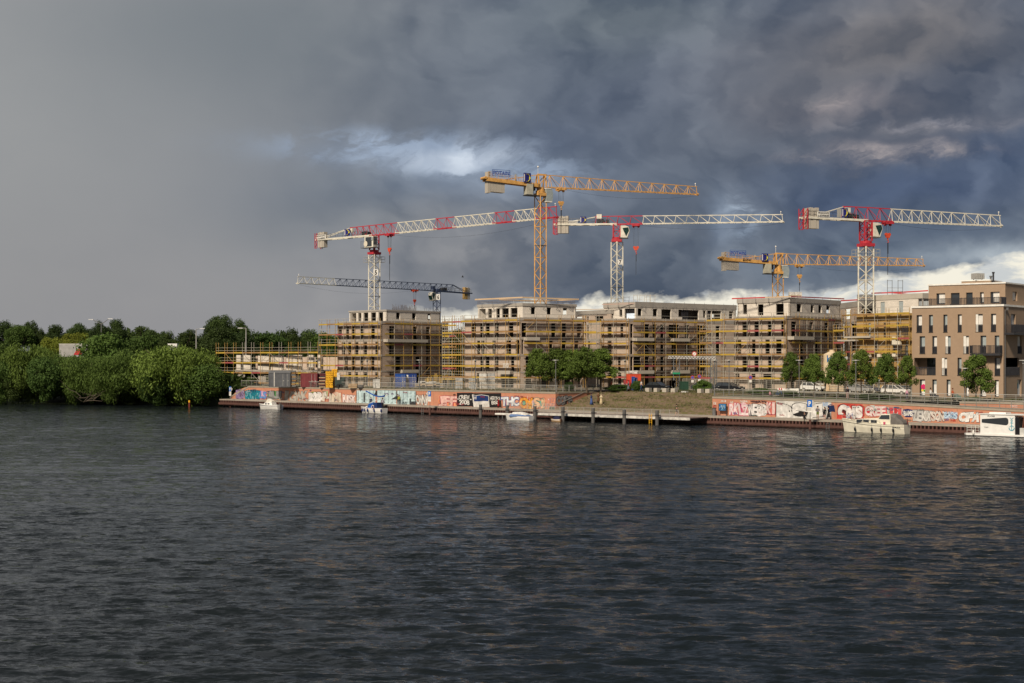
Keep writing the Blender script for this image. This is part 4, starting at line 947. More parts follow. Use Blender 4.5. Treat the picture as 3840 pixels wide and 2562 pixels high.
    if style == 'potain':
        mb = MB(); mb.loft([[(.75,-.95,zb-2.6),(2.0,-.95,zb-2.6),(2.15,-.95,zb-1.2),(1.9,-.95,zb-.35),(.75,-.95,zb-.35)],[(.75,.35,zb-2.6),(2.0,.35,zb-2.6),(2.15,.35,zb-1.2),(1.9,.35,zb-.35),(.75,.35,zb-.35)]])
        cb = P('cabin', mb, GLASSL); mb = MB(); mb.bx(.7,1.9,-1.0,.4,zb-2.75,zb-2.603); mb.bx(.7,1.7,-1.0,.4,zb-.347,zb-.22); P('cabin_frame', mb, WHITE, cb)
        mb = MB(); mb.bx(-3.3,-2.0,-.9,.3,zm+.1,zm+2.0); eb = P('electric_box', mb, mat('beige_metal', (.42,.40,.32), .6)); mb = MB(); mb.bx(-3.3,-.6,-.95,.6,zm-.1,zm+.05); mb.bx(-1.9,-1.3,-.5,.4,zm+.9,zm+1.9); mb.beam((-1.9,-.9,zm+.1),(-1.9,-.9,zm+2.2),.06); mb.beam((-.8,-.9,zm+.1),(-.8,-.9,zm+2.2),.06); mb.beam((-1.9,-.9,zm+1.2),(-.8,-.9,zm+1.2),.05); P('side_platform', mb, DARK)
    else:
        a, c = (w_*.42+.12, w_*.42+1.75) if cs > 0 else (-w_*.42-1.7, -w_*.42-.1)
        z0, z1 = (zb-2.65, zb-.35)
        if tex and tex.get('boxcab'):
            a, c = -1.0, 2.4; mb = MB(); mb.bx(a,c-.4,-1.9,-.85,z0,z1); cb = P('cabin', mb, CRWHITE); mb = MB(); mb.bx(a+.45,c-.9,-1.96,-1.903,z0+.2,z1-.15); mb.bx(c-.397,c-.36,-1.85,-.9,z0+.5,z1-.1); P('cabin_glass', mb, GLASS, cb)
            mb = MB(); mb.tube((a+.5,-1.97,z0+.75),(a+.5,-1.99,z0+.75),.62,16); P('cabin_panel', mb, CREAM, cb); mb = MB(); mb.bx(c-1.0,c-.45,-1.98,-1.962,z1-.9,z1-.25); P('cabin_screen', mb, GLASSL, cb)
            mb = MB(); [mb.beam((c-.2,-1.9,z0+.2+.3*i),(c+.2,-1.2,z0+.2+.3*i),.05) for i in range(8)]; mb.bx(a-1.2,c+.3,-2.0,-.7,z0-.12,z0-.003)
            for i in range(4): mb.beam((a-1.2+.4*i,-1.95,z0),(a-1.2+.4*i,-1.95,z0+1.4),.04)
            mb.beam((a-1.2,-1.95,z0+1.4),(a,-1.95,z0+1.4),.04); P('cabin_platform', mb, GREY, cb)
        else:
            s_ = 1 if cs > 0 else -1; prof = [(0,z0),(1.25,z0-.05),(1.75,z0+1.3),(1.55,z1-.25),(.9,z1),(0,z1)]; xx = a if cs > 0 else c
            mb = MB(); R_ = [[(xx+s_*p[0],y,p[1]) for p in prof] for y in ((-1.0,.45) if s_ > 0 else (.45,-1.0))]; mb.loft(R_); cb = P('cabin', mb, CRWHITE)
            yf = -1.0 if abs(ang) < 90 else .45; e = -.01 if yf < 0 else .01
            mb = MB(); mb.add([(xx+s_*p[0],yf+e,p[1]) for p in ((.35,z1-.5),(1.1,z0+.15),(1.68,z0+1.3),(1.5,z1-.35))], [(0,1,2,3),(3,2,1,0)]); mb.add([(xx+s_*(p[0]+.02),y,p[1]) for p, y in (((1.27,z0+.05),-.9),((1.27,z0+.05),.35),((1.75,z0+1.3),.35),((1.75,z0+1.3),-.9))], [(0,1,2,3),(3,2,1,0)]); P('cabin_glass', mb, mat('green_glass', (.02,.07,.06), .1, spec=.8, var=0), cb)
            mb = MB(); mb.bx(min(xx,xx+s_*1.3)-.2,max(xx,xx+s_*1.3)+.1,-1.1,.5,z0-.2,z0-.06); P('cabin_floor', mb, GREY, cb)
    if tex and tex.get('cage'):
        mb = MB(); q = w_*.95; z0 = zm-1.7
        for i in range(4):
            a = [(-q,-q),(q,-q),(q,q),(-q,q)]; (xa,ya),(xb_,yb_) = a[i], a[(i+1)%4]
            for h in (0,.6,1.2): mb.beam((xa,ya,z0+h),(xb_,yb_,z0+h),.06)
            for j in range(3): f = j/3; mb.beam((xa+(xb_-xa)*f,ya+(yb_-ya)*f,z0),(xa+(xb_-xa)*f,ya+(yb_-ya)*f,z0+1.2),.05)
        P('service_platform', mb, GALV)
    # trolley, ropes, hook
    xt = LX(trolley); tm = {CRWHITE: CRRED}.get(mast_m, CRYEL if style == 'potain' else ORED); zz = zbx(xt); Dt = T((xt,0,0))[1]
    mb = MB(); mb.bx(xt-.75,xt+.75,-.75,-.55,zz-.45,zz-.1); mb.bx(xt-.75,xt+.75,.55,.75,zz-.45,zz-.1); mb.bx(xt-.5,xt+.5,-.55,.55,zz-.4,zz-.2)
    for a in (-.5,.5): mb.tube((xt+a,-.8,zz-.12),(xt+a,.8,zz-.12),.16,8); mb.tube((xt+a,-.15,zz-.55),(xt+a,.15,zz-.55),.2,8)
    tr = P('trolley', mb, tm)
    zh, ze = zy(hook_y, Dt), zy(end_y, Dt)
    mb = MB(); [mb.beam((xt+a,0,zz-.5),(xt+a*.75,0,zh+.2),.03) for a in (-.6,-.25,.25,.6)]; P('hoist_rope', mb, DARK)
    mb = MB(); mb.tube((xt-.3,-.12,zh+.1),(xt-.3,.12,zh+.1),.28,8); mb.tube((xt+.3,-.12,zh+.1),(xt+.3,.12,zh+.1),.28,8); mb.bx(xt-.35,xt+.35,-.15,.15,zh-.45,zh+.15); mb.beam((xt,0,zh-.4),(xt,0,zh-.9),.16); mb.path([(xt,0,zh-.9),(xt+.18,0,zh-1.05),(xt+.12,0,zh-1.25),(xt-.1,0,zh-1.25)],.06); P('hook_block', mb, tm if style == 'potain' else ORED)
    mb = MB(); mb.beam((xt,0,zh-1.2),(xt,0,ze),.07); mb.beam((xt+.03,0,zh-1.2),(xt+.03,0,zh-1.2-(zh-1.2-ze)*.35),.13); P('chain_sling', mb, DARK)
    mb = MB(); pts = [(xt+.8+(Lj-xt-.8)*f, 0, zbx(xt+(Lj-xt)*f)-.25-4*f*(1-f)*(Lj-xt)*.035) for f in (i/14 for i in range(15))]; [mb.beam(a, c, .025) for a, c in zip(pts, pts[1:])]; P('trolley_cable', mb, DARK)
    if tex:
        for k in tex.get('logo', []): logo_board(T, r, *k, None)
        for k in tex.get('plain', []): mb = MB(); mb.bx(*k); P('side_panel', mb, GALV)
        for kind, x, y, z, w2, h2, lines, bm, tm2 in tex.get('text', []):
            mb = MB()
            if bm: mb.bx(x-w2/2,x+w2/2,y,y+.06,z-h2/2,z+h2/2)
            if kind == 'frame':
                for a, c in (((x-w2/2,z-h2/2),(x+w2/2,z-h2/2)),((x-w2/2,z+h2/2),(x+w2/2,z+h2/2)),((x-w2/2,z-h2/2),(x-w2/2,z+h2/2)),((x+w2/2,z-h2/2),(x+w2/2,z+h2/2)),((x-w2/2,z-h2*.2),(x+w2/2,z-h2*.2)),((x-w2/2,z+h2*.2),(x+w2/2,z+h2*.2))): mb.beam((a[0],y,a[1]),(c[0],y,c[1]),.06)
            bd = P('name_board', mb, bm or BLUE) if mb.v else r
            mb = MB(); nl = len(lines)
            for i, ln in enumerate(lines): put_text(mb, ln, (x, y-.03, z+h2*(.5-(i+.5)/nl)), (1,0), w2*.9*(min(1, .75+.03*len(ln)) if nl > 1 else 1), h2*.62/nl, .01)
            P('lettering', mb, tm2, bd if bd is not r else r)
    if num:
        px, py, w2, h2 = numpos; x, _ = at(px, D-w_*.9); y = my-w_*.85; z = zy(py, y); mb = MB(); mb.bx(x-w2/2,x+w2/2,y,y+.04,z-h2/2,z+h2/2); sb = part('number_board', mb, WHITE, r)
        mb = MB(); put_text(mb, num, (x,y,z), (1,0), w2*.5, h2*.75, .03, .03); part('numeral', mb, BLACK, sb)
    return r
NAVYT = mat('sign_blue', (.02,.05,.30), .5)
W_, R_, Y_ = CRWHITE, CRRED, CRYEL
crane('red and white tower crane over the leftmost tall block, number 5 on its mast', 1403.5, 305, -45.8, 2088, 1191, 35.7, 37.9, 35.7, 37.7, 35.9, 31.6, 1.7, W_,
  [(1405,1490,R_),(1490,1634,W_),(1634,1705,R_),(1705,1855,W_),(1855,1930,R_),(1930,2018,W_),(2018,2088,R_)], 'flat', 1461, 936, 1051, R_, num='5', numpos=(1409,1022,1.0,1.3),
  tex=dict(rear=1312, boxcab=True, cage=True, logo=[(-9.5,-.7,36.1,2.0,1.5)], text=[('board', -18.1,-.75,36.4,3.6,1.0,['PROSCHWITZ','& SCHNEIDER'],WHITE,BLACK)]))
crane('tallest tower crane, all yellow, behind the block with the timber roof rail', 2026.5, 258, 28, 2614, 1817, 40.35, 42.6, 40.9, 42.4, 41.3, 38.7, 1.48, Y_,
  [(2050,2200,Y_),(2200,2340,Y_),(2340,2480,Y_),(2480,2614,Y_)], 'potain', 2104, 762, 876, Y_, cyl=True,
  tex=dict(plain=[(-5.0,-4.8,.2,.6,41.0,42.4)], logo=[(-4.0,-.95,40.9,1.5,1.7)], text=[('frame', -8.4,-.75,42.3,3.5,1.1,['POTAIN'],None,NAVYT)]))
crane('red and white tower crane in the middle with white jib, number 7 on its mast', 2313.5, 280, -9, 2936, 2076, 35.7, 37.3, 35.7, 37.1, 35.8, 32.2, 1.62, W_,
  [(2313,2410,R_),(2410,2530,W_),(2530,2700,W_),(2700,2850,W_),(2850,2936,W_)], 'flat', 2385, 930, 1031, R_, num='7', numpos=(2326,983,.9,1.0),
  tex=dict(rear=2232, logo=[(-7.2,-.7,35.95,1.2,1.3)], text=[('board', -8.6,-.72,36.2,1.7,.55,['PROSCHWITZ'],WHITE,BLACK)]))
crane('shorter yellow tower crane behind the red board block, black name on its beam', 2917, 290, 20, 3463, 2704, 28.5, 30.7, 29.0, 30.4, 29.5, 26.5, 1.52, Y_,
  [(2940,3060,Y_),(3060,3180,Y_),(3180,3320,Y_),(3320,3463,Y_)], 'potain', 2998, 1036, 1094, Y_, cyl=True,
  tex=dict(plain=[(-5.2,-5.0,.2,.6,28.9,30.3)], logo=[(-4.3,-.95,28.95,1.5,1.6)], text=[('frame', -9.6,-.75,30.5,3.6,1.1,['POTAIN'],None,NAVYT),('letters', -7.6,-.83,29.15,2.1,.62,['BANZHAF'],None,BLACK)]))
crane('nearest red and white tower crane, left of the brown house', 3247, 236, 20, 3752, 3005, 32.1, 34.3, 32.1, 33.9, 32.2, 27.8, 1.72, W_,
  [(3247,3338,R_),(3338,3450,W_),(3450,3560,W_),(3560,3660,W_),(3660,3752,W_)], 'flat', 3329, 882, 1031, R_,
  tex=dict(rear=3160, cage=True, logo=[(-5.1,-.75,32.45,1.1,1.5)], plain=[(-6.0,-5.2,-.76,-.7,32.4,33.8)], text=[('board', -8.6,-.77,32.8,2.3,.85,['PROSCHWITZ','& SCHNEIDER'],WHITE,BLACK)]))
crane('dark blue tower crane far behind, jib to the left, number 6 on its mast', 1638, 400, -129.7, 1116, 1765, 28.4, 30.4, 28.4, 30.1, 28.2, 28.0, 1.45, CRBLUE,
  [(1640,1510,CRBLUE),(1510,1400,CRBLUE),(1400,1255,CRBLUE),(1255,1116,W_)], 'flat', 1555, 1128, 1157, CRBLUE, num='6', numpos=(1643,1114,1.0,1.6), cabside=1, tex=dict(rear=1700))

# ------------------------------------------------------------------ trees
def leafmat(name, c1, c2, seed=0):
    def fn(t, b, tc):
        o = tc.outputs['Object']; n = noise(t, o, 26, 2, .5).ramp(.3, .7); n2 = noise(t, o, 2.3, 2, .5).ramp(.35, .65)
        oi = t.nodes.new('ShaderNodeObjectInfo'); rnd = X(t, oi.outputs['Random'])
        c = mixc(t, n, c1, c2); c = mixc(t, n2*.45, c, tuple(k*.62 for k in c1)); c = mixc(t, rnd*.35, c, (c2[0]*1.15, c2[1]*1.0, c2[2]*.7))
        br = (rnd*7.3)._m('FRACT')*.6 + .72; vm = t.nodes.new('ShaderNodeVectorMath'); vm.operation = 'SCALE'; t.links.new(c, vm.inputs[0]); t.links.new(br.k, vm.inputs[3]); c = vm.outputs[0]
        t.links.new(c, b.inputs['Base Color']); b.inputs['Specular IOR Level'].default_value = .15; b.inputs['Roughness'].default_value = .65
        tr = t.nodes.new('ShaderNodeBsdfTranslucent'); t.links.new(c, tr.inputs[0]); mx = t.nodes.new('ShaderNodeMixShader'); mx.inputs[0].default_value = .25
        out = t.nodes['Material Output']; t.links.new(b.outputs[0], mx.inputs[1]); t.links.new(tr.outputs[0], mx.inputs[2]); t.links.new(mx.outputs[0], out.inputs[0])
    return mat(name, (0,)*3, fn=fn)
LW = leafmat('willow_leaves', (.045,.085,.018), (.15,.225,.05)); LD = leafmat('dark_leaves', (.03,.058,.017), (.065,.10,.028))
LY = leafmat('yellow_green_leaves', (.11,.15,.022), (.20,.23,.035)); LS = leafmat('street_tree_leaves', (.055,.10,.02), (.13,.19,.04))
def crown_mesh(name, seed, m, n=15000, leaf=.045, clumps=46, cr=(.20,.36), shape='round', droop=0.0):
    g = np.random.RandomState(seed); C = []
    while len(C) < clumps:
        d = g.normal(size=3); d /= np.linalg.norm(d); r = g.uniform(.25, 1)**.45
        if shape == 'round': p = d*r*.78
        elif shape == 'cone': h = g.uniform(-1, 1); w_ = (1-((h+1)/2)**1.6)*.8+.22; p = np.array([d[0]*w_*.85, d[1]*w_*.85, h*.8])
        else: p = d*r*.8; p[2] = p[2]*.85-.05 if p[2] < 0 else p[2]
        C.append(p)
    C = np.array(C); S = g.uniform(*cr, len(C)); per = g.choice(len(C), n, p=S**2/np.sum(S**2))
    d = g.normal(size=(n,3)); d /= np.linalg.norm(d, axis=1)[:,None]; rr = g.uniform(.1, 1, n)**.38*(1+np.abs(g.normal(0,.20,n)))
    pos = C[per]+d*(S[per]*rr)[:,None]*np.array([1,1,.82+droop])
    if droop: pos[:,2] -= droop*.12*rr
    nr = d*.7+g.normal(size=(n,3))*.55; nr /= np.linalg.norm(nr, axis=1)[:,None]
    a = np.cross(nr, g.normal(size=(n,3))); a /= np.linalg.norm(a, axis=1)[:,None]
    if droop: a = a*.4+np.array([0,0,-1])*.8; a -= nr*(a*nr).sum(1)[:,None]; a /= np.linalg.norm(a, axis=1)[:,None]
    b = np.cross(nr, a); s1 = leaf*g.uniform(.6,1.3,n)[:,None]*(1.5 if droop else 1); s2 = leaf*g.uniform(.4,.8,n)[:,None]*(.6 if droop else 1)
    V = np.stack([pos-a*s1, pos+b*s2, pos+a*s1, pos-b*s2], 1).reshape(-1,3).astype(np.float32)
    me = bpy.data.meshes.new(name); me.vertices.add(4*n); me.vertices.foreach_set('co', V.reshape(-1)); me.loops.add(4*n); me.loops.foreach_set('vertex_index', np.arange(4*n, dtype=np.int32))
    me.polygons.add(n); me.polygons.foreach_set('loop_start', np.arange(0, 4*n, 4, dtype=np.int32)); me.update(calc_edges=True); me.materials.append(m); return me
PR = {'willow': [crown_mesh('crown', s, LW, 26000, .031, 42, (.12,.34), 'round', .35) for s in (1,2,3)], 'dark': [crown_mesh('crown', s, LD, 16000, .038, 44, (.16,.36)) for s in (4,5,6)],
      'yellow': [crown_mesh('crown', 7, LY, 12000, .045, 40)], 'street': [crown_mesh('crown', s, LS, 8500, .050, 58, (.12,.28), 'cone') for s in (8,9,13)],
      'mid': [crown_mesh('crown', s, leafmat('mid_green_leaves', (.045,.09,.02), (.10,.165,.04)), 14000, .043, 50, (.18,.34)) for s in (10,11)], 'loose': [crown_mesh('crown', 12, LD, 5000, .04, 34, (.12,.24))]}
def trunk_mb(x, y, z0, z1, r, rx, ry, zc, rz_, seed):
    g = random.Random(seed); mb = MB(); bend = [(x, y, z0)]
    for i in range(1, 4): bend.append((x+g.uniform(-.15,.15)*i*.5, y+g.uniform(-.15,.15)*i*.5, z0+(z1-z0)*i/3))
    for i in range(3): mb.tube(bend[i], bend[i+1], r*(1-.18*i), 7, r*(1-.18*(i+1)))
    for i in range(7):
        a = g.uniform(0, 6.28); f = g.uniform(.45, .85); s = bend[-1] if i % 2 else bend[2]
        mb.tube(s, (x+math.cos(a)*rx*f, y+math.sin(a)*ry*f, zc+g.uniform(-.4,.6)*rz_), r*.4, 5, r*.1)
    return mb
TN = [0]
def tree(kind, px, D, ytop, ybot, wpx, label, group=None, zground=None, ryf=1.0, rz0=None):
    TN[0] += 1; x, y = at(px, D); zt_, zb_ = zy(ytop, D), zy(ybot, D); rx = wpx*D/F/2*1.12; rz_ = (zt_-zb_)/2*1.13; zc = (zt_+zb_)/2
    if kind == 'street': rx *= 1.22
    g0 = zground if zground is not None else 4.0; r = thing('tree', label, 'tree', (x, y, g0), group=group)
    ms = PR[kind]; o = piece('crown', ms[TN[0] % len(ms)], r, (x, y, zc), TN[0]*1.7, (rx, rx*ryf, rz_))
    part('trunk', trunk_mb(x, y, g0-.3, zc-rz_*.1, max(.09, rx*.055), rx, rx*ryf, zc, rz_, TN[0]), BARK, r); return r
def t1(X): return X*.366
def y1(Y): return 1120+Y*.366
G1 = 'willows and bushes along the bank'; 
for kind, X0, X1, Y0, Y1, D, lab in [
  ('willow', 60, 640, 440, 1040, 290, 'broad willow on the bank in front of the white trailer'),
  ('willow', -330, 150, 430, 1050, 300, 'tall green tree cut by the left edge of the picture'),
  ('mid', -120, 150, 700, 1065, 287, 'low round bush at the water, cut by the left edge'),
  ('willow', 560, 1010, 560, 1050, 285, 'willow over bare branches, right of the broad willow'),
  ('mid', 830, 1330, 420, 1000, 306, 'bright bushy tree right below the double armed lamp'),
  ('willow', 930, 1460, 580, 1060, 283, 'willow at the water between the bare branches and the biggest willow'),
  ('willow', 1390, 2240, 445, 1070, 281, 'biggest willow on the bank, left of the low scaffold'),
  ('mid', 1880, 2270, 720, 1100, 275, 'round bush at the end of the bank beside the orange wall'),
  ('mid', 1280, 1680, 430, 900, 312, 'green tree behind the willows, left of the single white lamp'),
  ('mid', 300, 640, 640, 1065, 283, 'dark low bush under the broad willow'),
  ('mid', 1430, 1760, 760, 1085, 277, 'bright green low bush at the water under the biggest willow'),
  ('dark', 700, 960, 760, 1050, 292, 'dark bush behind the bare branches'),
  ('dark', 1180, 1480, 780, 1070, 292, 'dark bush filling the gap between two willows'),
  ('dark', 60, 360, 780, 1070, 288, 'dark bush at the water near the left edge'),
  ('dark', 1700, 2000, 720, 1080, 288, 'dark bush behind the yellow topped pile')]:
    tree(kind, t1((X0+X1)/2), D, y1(Y0)-16, y1(Y1), t1(X1-X0)*1.12, lab, G1, 1.0)
for kind, X0, X1, Y0, D, lab in [
  ('yellow', 600, 830, 345, 332, 'yellow green tree behind the trailer, left one'), ('yellow', 770, 970, 345, 334, 'yellow green tree behind the trailer, beside the double armed lamp'),
  ('yellow', 430, 640, 390, 330, 'small yellow green tree left of the trailer roof'),
  ('dark', -120, 170, 240, 350, 'dark tree on the skyline at the left edge'), ('mid', 60, 330, 270, 345, 'mid green tree on the left skyline'), ('dark', 235, 385, 225, 360, 'narrow dark tree top standing out on the left skyline'),
  ('dark', 320, 500, 320, 350, 'low dark tree between two taller ones on the left skyline'), ('dark', 440, 680, 290, 352, 'rounded dark tree left of the lamp, skyline'),
  ('dark', 680, 960, 252, 348, 'broad dark tree directly left of the double armed lamp'), ('dark', 930, 1130, 240, 346, 'dark tree behind the pole of the double armed lamp'), ('dark', 1080, 1290, 235, 350, 'dark tree right of the double armed lamp'),
  ('loose', 1340, 1600, 265, 360, 'open crowned tree with sky showing through'), ('dark', 1240, 1440, 340, 356, 'low dark tree left of the open crowned tree'), ('dark', 1400, 1700, 345, 352, 'low dark tree under the open crowned tree'),
  ('loose', 1630, 1750, 315, 362, 'thin dark tree top on the low skyline'), ('dark', 1600, 1860, 350, 352, 'low dark tree on the skyline right of the open crowned one'), ('loose', 1820, 2020, 295, 340, 'thin birch left of the single lamp'),
  ('dark', 1820, 2060, 340, 345, 'dark tree behind the thin birch'), ('loose', 2070, 2180, 255, 338, 'slim birch right of the single lamp'), ('dark', 2030, 2300, 330, 342, 'dark tree below the tallest crown'),
  ('dark', 2140, 2370, 165, 348, 'tallest tree of the skyline left of the low scaffold'), ('dark', 2310, 2560, 225, 350, 'second tallest tree, right beside the tallest one')]:
    tree(kind, t1((X0+X1)/2), D, y1(Y0), y1(Y0)+95+(20 if kind == 'dark' else 0), t1(X1-X0)*1.1, lab, 'trees on the skyline', 4.0)
k = 0
for px_, w_, yt, D in [(820,150,1240,330),(905,140,1246,335),(960,130,1250,340),(1010,150,1252,338),(1072,120,1240,345),(1105,110,1238,343),(1160,120,1248,346),(1215,130,1252,344),(1290,140,1256,350),(1375,140,1260,352),(1450,150,1258,350),(1530,150,1250,352),(1610,150,1252,350),(1680,130,1238,340),(1715,110,1240,338),(1790,150,1250,345),(2180,120,1250,345),(2240,120,1250,340)]:
    od = ['first','second','third','fourth','fifth','sixth','seventh','eighth','ninth','tenth','eleventh','twelfth']
    lab = od[k if px_ < 1240 else k-8]+[' dark tree from the left behind the low scaffold',' leafy tree from the left standing behind the raw blocks'][0 if px_ < 1240 else 1]
    tree(['dark','mid'][k % 4 == 3], px_, D, yt, 1400, w_*1.25, lab, 'dark trees behind the low scaffold' if px_ < 1240 else 'dark trees behind the raw blocks'); k += 1
# far wood closing the horizon
def wood(name, x0, x1, D, h, seed, lab):
    g = np.random.RandomState(seed); n = 26000; xx = g.uniform(x0, x1, n); top = h+2.2*np.sin(xx*.11)+1.5*np.sin(xx*.31+1)+g.normal(0,.5,n)
    zz = 2+(top-2)*g.uniform(0,1,n)**.7; pos = np.stack([xx, D+g.normal(0,3.5,n), zz], 1); a = g.normal(size=(n,3))*.55; b = g.normal(size=(n,3))*.45
    V = np.stack([pos-a, pos+b, pos+a, pos-b], 1).reshape(-1,3).astype(np.float32); me = bpy.data.meshes.new(name); me.vertices.add(4*n); me.vertices.foreach_set('co', V.reshape(-1)); me.loops.add(4*n); me.loops.foreach_set('vertex_index', np.arange(4*n, dtype=np.int32))
    me.polygons.add(n); me.polygons.foreach_set('loop_start', np.arange(0, 4*n, 4, dtype=np.int32)); me.update(calc_edges=True); me.materials.append(LD)
    o = bpy.data.objects.new(name, me); COL.objects.link(o); o['kind'] = 'stuff'; o['label'] = lab
wood('far_wood', -190, -30, 385, 13.0, 1, 'dark green wood closing the left horizon'); wood('far_wood', -30, 150, 400, 11, 2, 'dark green wood behind the building site'); wood('undergrowth', -115, -52, 297, 4.2, 5, 'dark undergrowth on the river bank')
# street trees
for px_, t_, yt, yb, w_, lab in [
  (RX('R4',1150), 9, RY('R4',685), RY('R4',1010), 88, 'leftmost street tree before the block with the timber roof rail'), (RX('R4',1350), 11, RY('R4',690), RY('R4',1030), 96, 'street tree right beside the lamp at the wall end'),
  (RX('R4',1530), 12, RY('R4',700), RY('R4',1035), 104, 'third street tree from the left, middle of its cluster'), (RX('R4',1690), 11, RY('R4',670), RY('R4',1020), 112, 'full street tree right of the cluster middle'), (RX('R4',1850), 13, RY('R4',690), RY('R4',1010), 104, 'rightmost tree of the cluster, left of the red container'),
  (RX('R6',1045), 12.5, RY('R6',725), RY('R6',1050), 66, 'street tree left of the small white car'), (RX('R6',1300), 13, RY('R6',745), RY('R6',1075), 72, 'street tree directly behind the small white car'), (RX('R7',210), 12, RY('R7',760), RY('R7',1055), 74, 'street tree hiding the right half of the silo'),
  (RX('R7',430), 12, RY('R7',735), RY('R7',1060), 76, 'street tree behind the silver hatchback'), (RX('R7',655), 13, RY('R7',770), RY('R7',1060), 70, 'street tree left of the white estate car'), (RX('R7',865), 14, RY('R7',800), RY('R7',1060), 62, 'street tree touching the left corner of the brown house')]:
    x, y = on(px_, t_); tree('street', px_, y, yt, yb, w_, lab, 'street trees along the promenade', ground_z(x, y))
x, y = on(RX('R8',672), 10.5); tree('street', RX('R8',690), y, RY('R8',760), RY('R8',1095), 104, 'single leafy tree in front of the brown house', 'street trees along the promenade', ground_z(x, y))
def bush(px_, t_, h, w_, lab, m=None):
    x, y = on(px_, t_); z = ground_z(x, y)
    o = bpy.data.objects.new('bush', PR['mid'][TN[0] % 2]); TN[0] += 1; COL.objects.link(o); o.location = (x, y, z+h*.42); o.scale = (w_/2, w_/2, h*.6); o['label'] = lab; o['category'] = 'bush'; o['group'] = 'low bushes on the verge'
for a in [(RX('R5',300), 14.8, 1.1, 5, 'low bush at the top left of the steps'), (RX('R5',515), 16, 1.8, 2.4, 'bush beside the man in the white shirt'), (RX('R5',1255), 17, 1.9, 3.2, 'bush behind the second black car'), (RX('R4',1490), 9, 1.6, 1.8, 'bush behind the railing under the tree cluster'), (RX('R6',700), 14.5, 1.0, 4, 'bush behind the ramp railing at the beacon fence'), (RX('R6',1010), 11, .9, 4, 'low bush under the tree left of the small white car'), (RX('R7',560), 11, .9, 6, 'low hedge behind the silver hatchback'), (RX('R8',660), 10, .7, 3, 'low plants at the foot of the single tree'), (RX('R3',160), 5, 2.0, .8, 'slim bush at the railing left of the yellow crates')]: bush(*a)
# bare fallen branches on the bank
g = random.Random(4); mb = MB(); x0, y0, _ = P3(330, 1500, 276)
for i in range(9):
    p = Vector((x0+g.uniform(-2,2), y0+g.uniform(0,2), g.uniform(.3,2))); d = Vector((g.choice((-1,1))*g.uniform(.5,1), g.uniform(-.4,.2), g.uniform(-.1,.7)))
    for j in range(4): q = p+d*g.uniform(.7,1.3)+Vector((g.uniform(-.3,.3),0,g.uniform(-.3,.4))); mb.tube(p, q, .055-.012*j, 5, .043-.012*j); p = q
solo('fallen_branch', mb, mat('bleached_wood', (.13,.105,.08), .9), 'bare bleached branches lying at the water under the willows', 'branch')

# ------------------------------------------------------------------ roof and facade details of the raw blocks
def slabs_on(bd, fc, k, lst, z0=12.4, z1=12.98, o1=1.25):
    for X0, X1, *z in lst:
        a, c = z if z else (z0, z1); part('balcony', slab(fc, fc.u(RX(k,X0)), fc.u(RX(k,X1)), a, c, .004, o1), CONCL, bd)
slabs_on(B1['o'], B1['fr'], 'R3', [(905,1150),(1145,1400),(1085,1285,6.5,7.1)]); slabs_on(B2['o'], B2['fr'], 'R4', [(975,1120)]); slabs_on(B2['o'], B2['fl'], 'R4', [(725,865,6.5,7.1)], o1=1.0)
slabs_on(B3['o'], B3['fr'], 'R5', [(455,650),(870,1055),(455,650,6.5,7.1),(870,1055,6.5,7.1)]); slabs_on(B4['o'], B4['fr'], 'R6', [(1005,1230)])
def plank(px0, py0, px1, py1, D0, D1, m, parent, w_=.2, name='safety_board'):
    bpiece(name, m, parent, P3(px0,py0,D0), P3(px1,py1,D1), .06, w_)
# block 2 timber rail
r4 = lambda X, Y, D: (RX('R4',X), RY('R4',Y), D)
def rline(name, label, k, pts, m, wd, cat='guard rail', posts=None, pm=WOOD):
    P_ = [P3(RX(k,a), RY(k,b), D) for a, b, D in pts]; r = thing(name, label, cat, (*P_[0][:2], P_[0][2]-.5))
    for p, q in zip(P_, P_[1:]): bpiece('rail_board', m, r, p, q, .07, wd)
    return r
rline('timber_rail', 'long pale timber rail above the roof of the block behind the street trees', 'R4', [(425,132,255),(965,108,251),(1600,130,256)], WOOD, .26)
rline('timber_rail', 'lower rear timber rail on the same roof, sloping towards the crane mast', 'R4', [(700,132,262),(1130,150,266),(1600,130,258)], WOOD, .2)
def rebar(label, poly_pts, z0, h, step, seed, jitter=.25):
    g = random.Random(seed); mb = MB(); cx, cy = poly_pts[0]; r = thing('rebar_cage', label, 'rebar', (cx, cy, z0))
    for a, c in zip(poly_pts, poly_pts[1:]):
        a = Vector(a); c = Vector(c); L = (c-a).length; n = int(L/step)
        for i in range(n): p = a+(c-a)*(i/n); mb.beam((p.x,p.y,z0),(p.x+g.uniform(-.05,.05),p.y,z0+h*g.uniform(1-jitter,1+jitter)),.045)
        if jitter < .2: mb.beam((a.x,a.y,z0+h*.5),(c.x,c.y,z0+h*.5),.04); mb.beam((a.x,a.y,z0+h*.95),(c.x,c.y,z0+h*.95),.04)
    part('rebar', mb, mat('rusty_steel', (.10,.075,.06), .8), r, kind='stuff')
u2 = B2['up']; rebar('fence of thin rebar round the roof of the block behind the street trees', [u2[3], u2[0], u2[1]], 19.05, .6, .28, 1, .08)
u1_ = B1['up']; a = Vector(u1_[0]); c = Vector(u1_[1]); rebar('ragged rebar ends on the roof of the leftmost tall block', [tuple(a+(c-a)*.1), tuple(a+(c-a)*.55)], 18.72, .7, .13, 2, .6)
rebar('few rebar ends at the left of the same roof', [tuple(a+(c-a)*.7), tuple(a+(c-a)*.95)], 18.72, .5, .5, 3, .6)
rline('safety_rail', 'pinkish thin rail along the roof of the long shaded wing', 'R5', [(115,187,262),(480,178,259),(885,188,266),(1640,208,280)], mat('faded_pink_board', (.45,.30,.25), .7), .12)
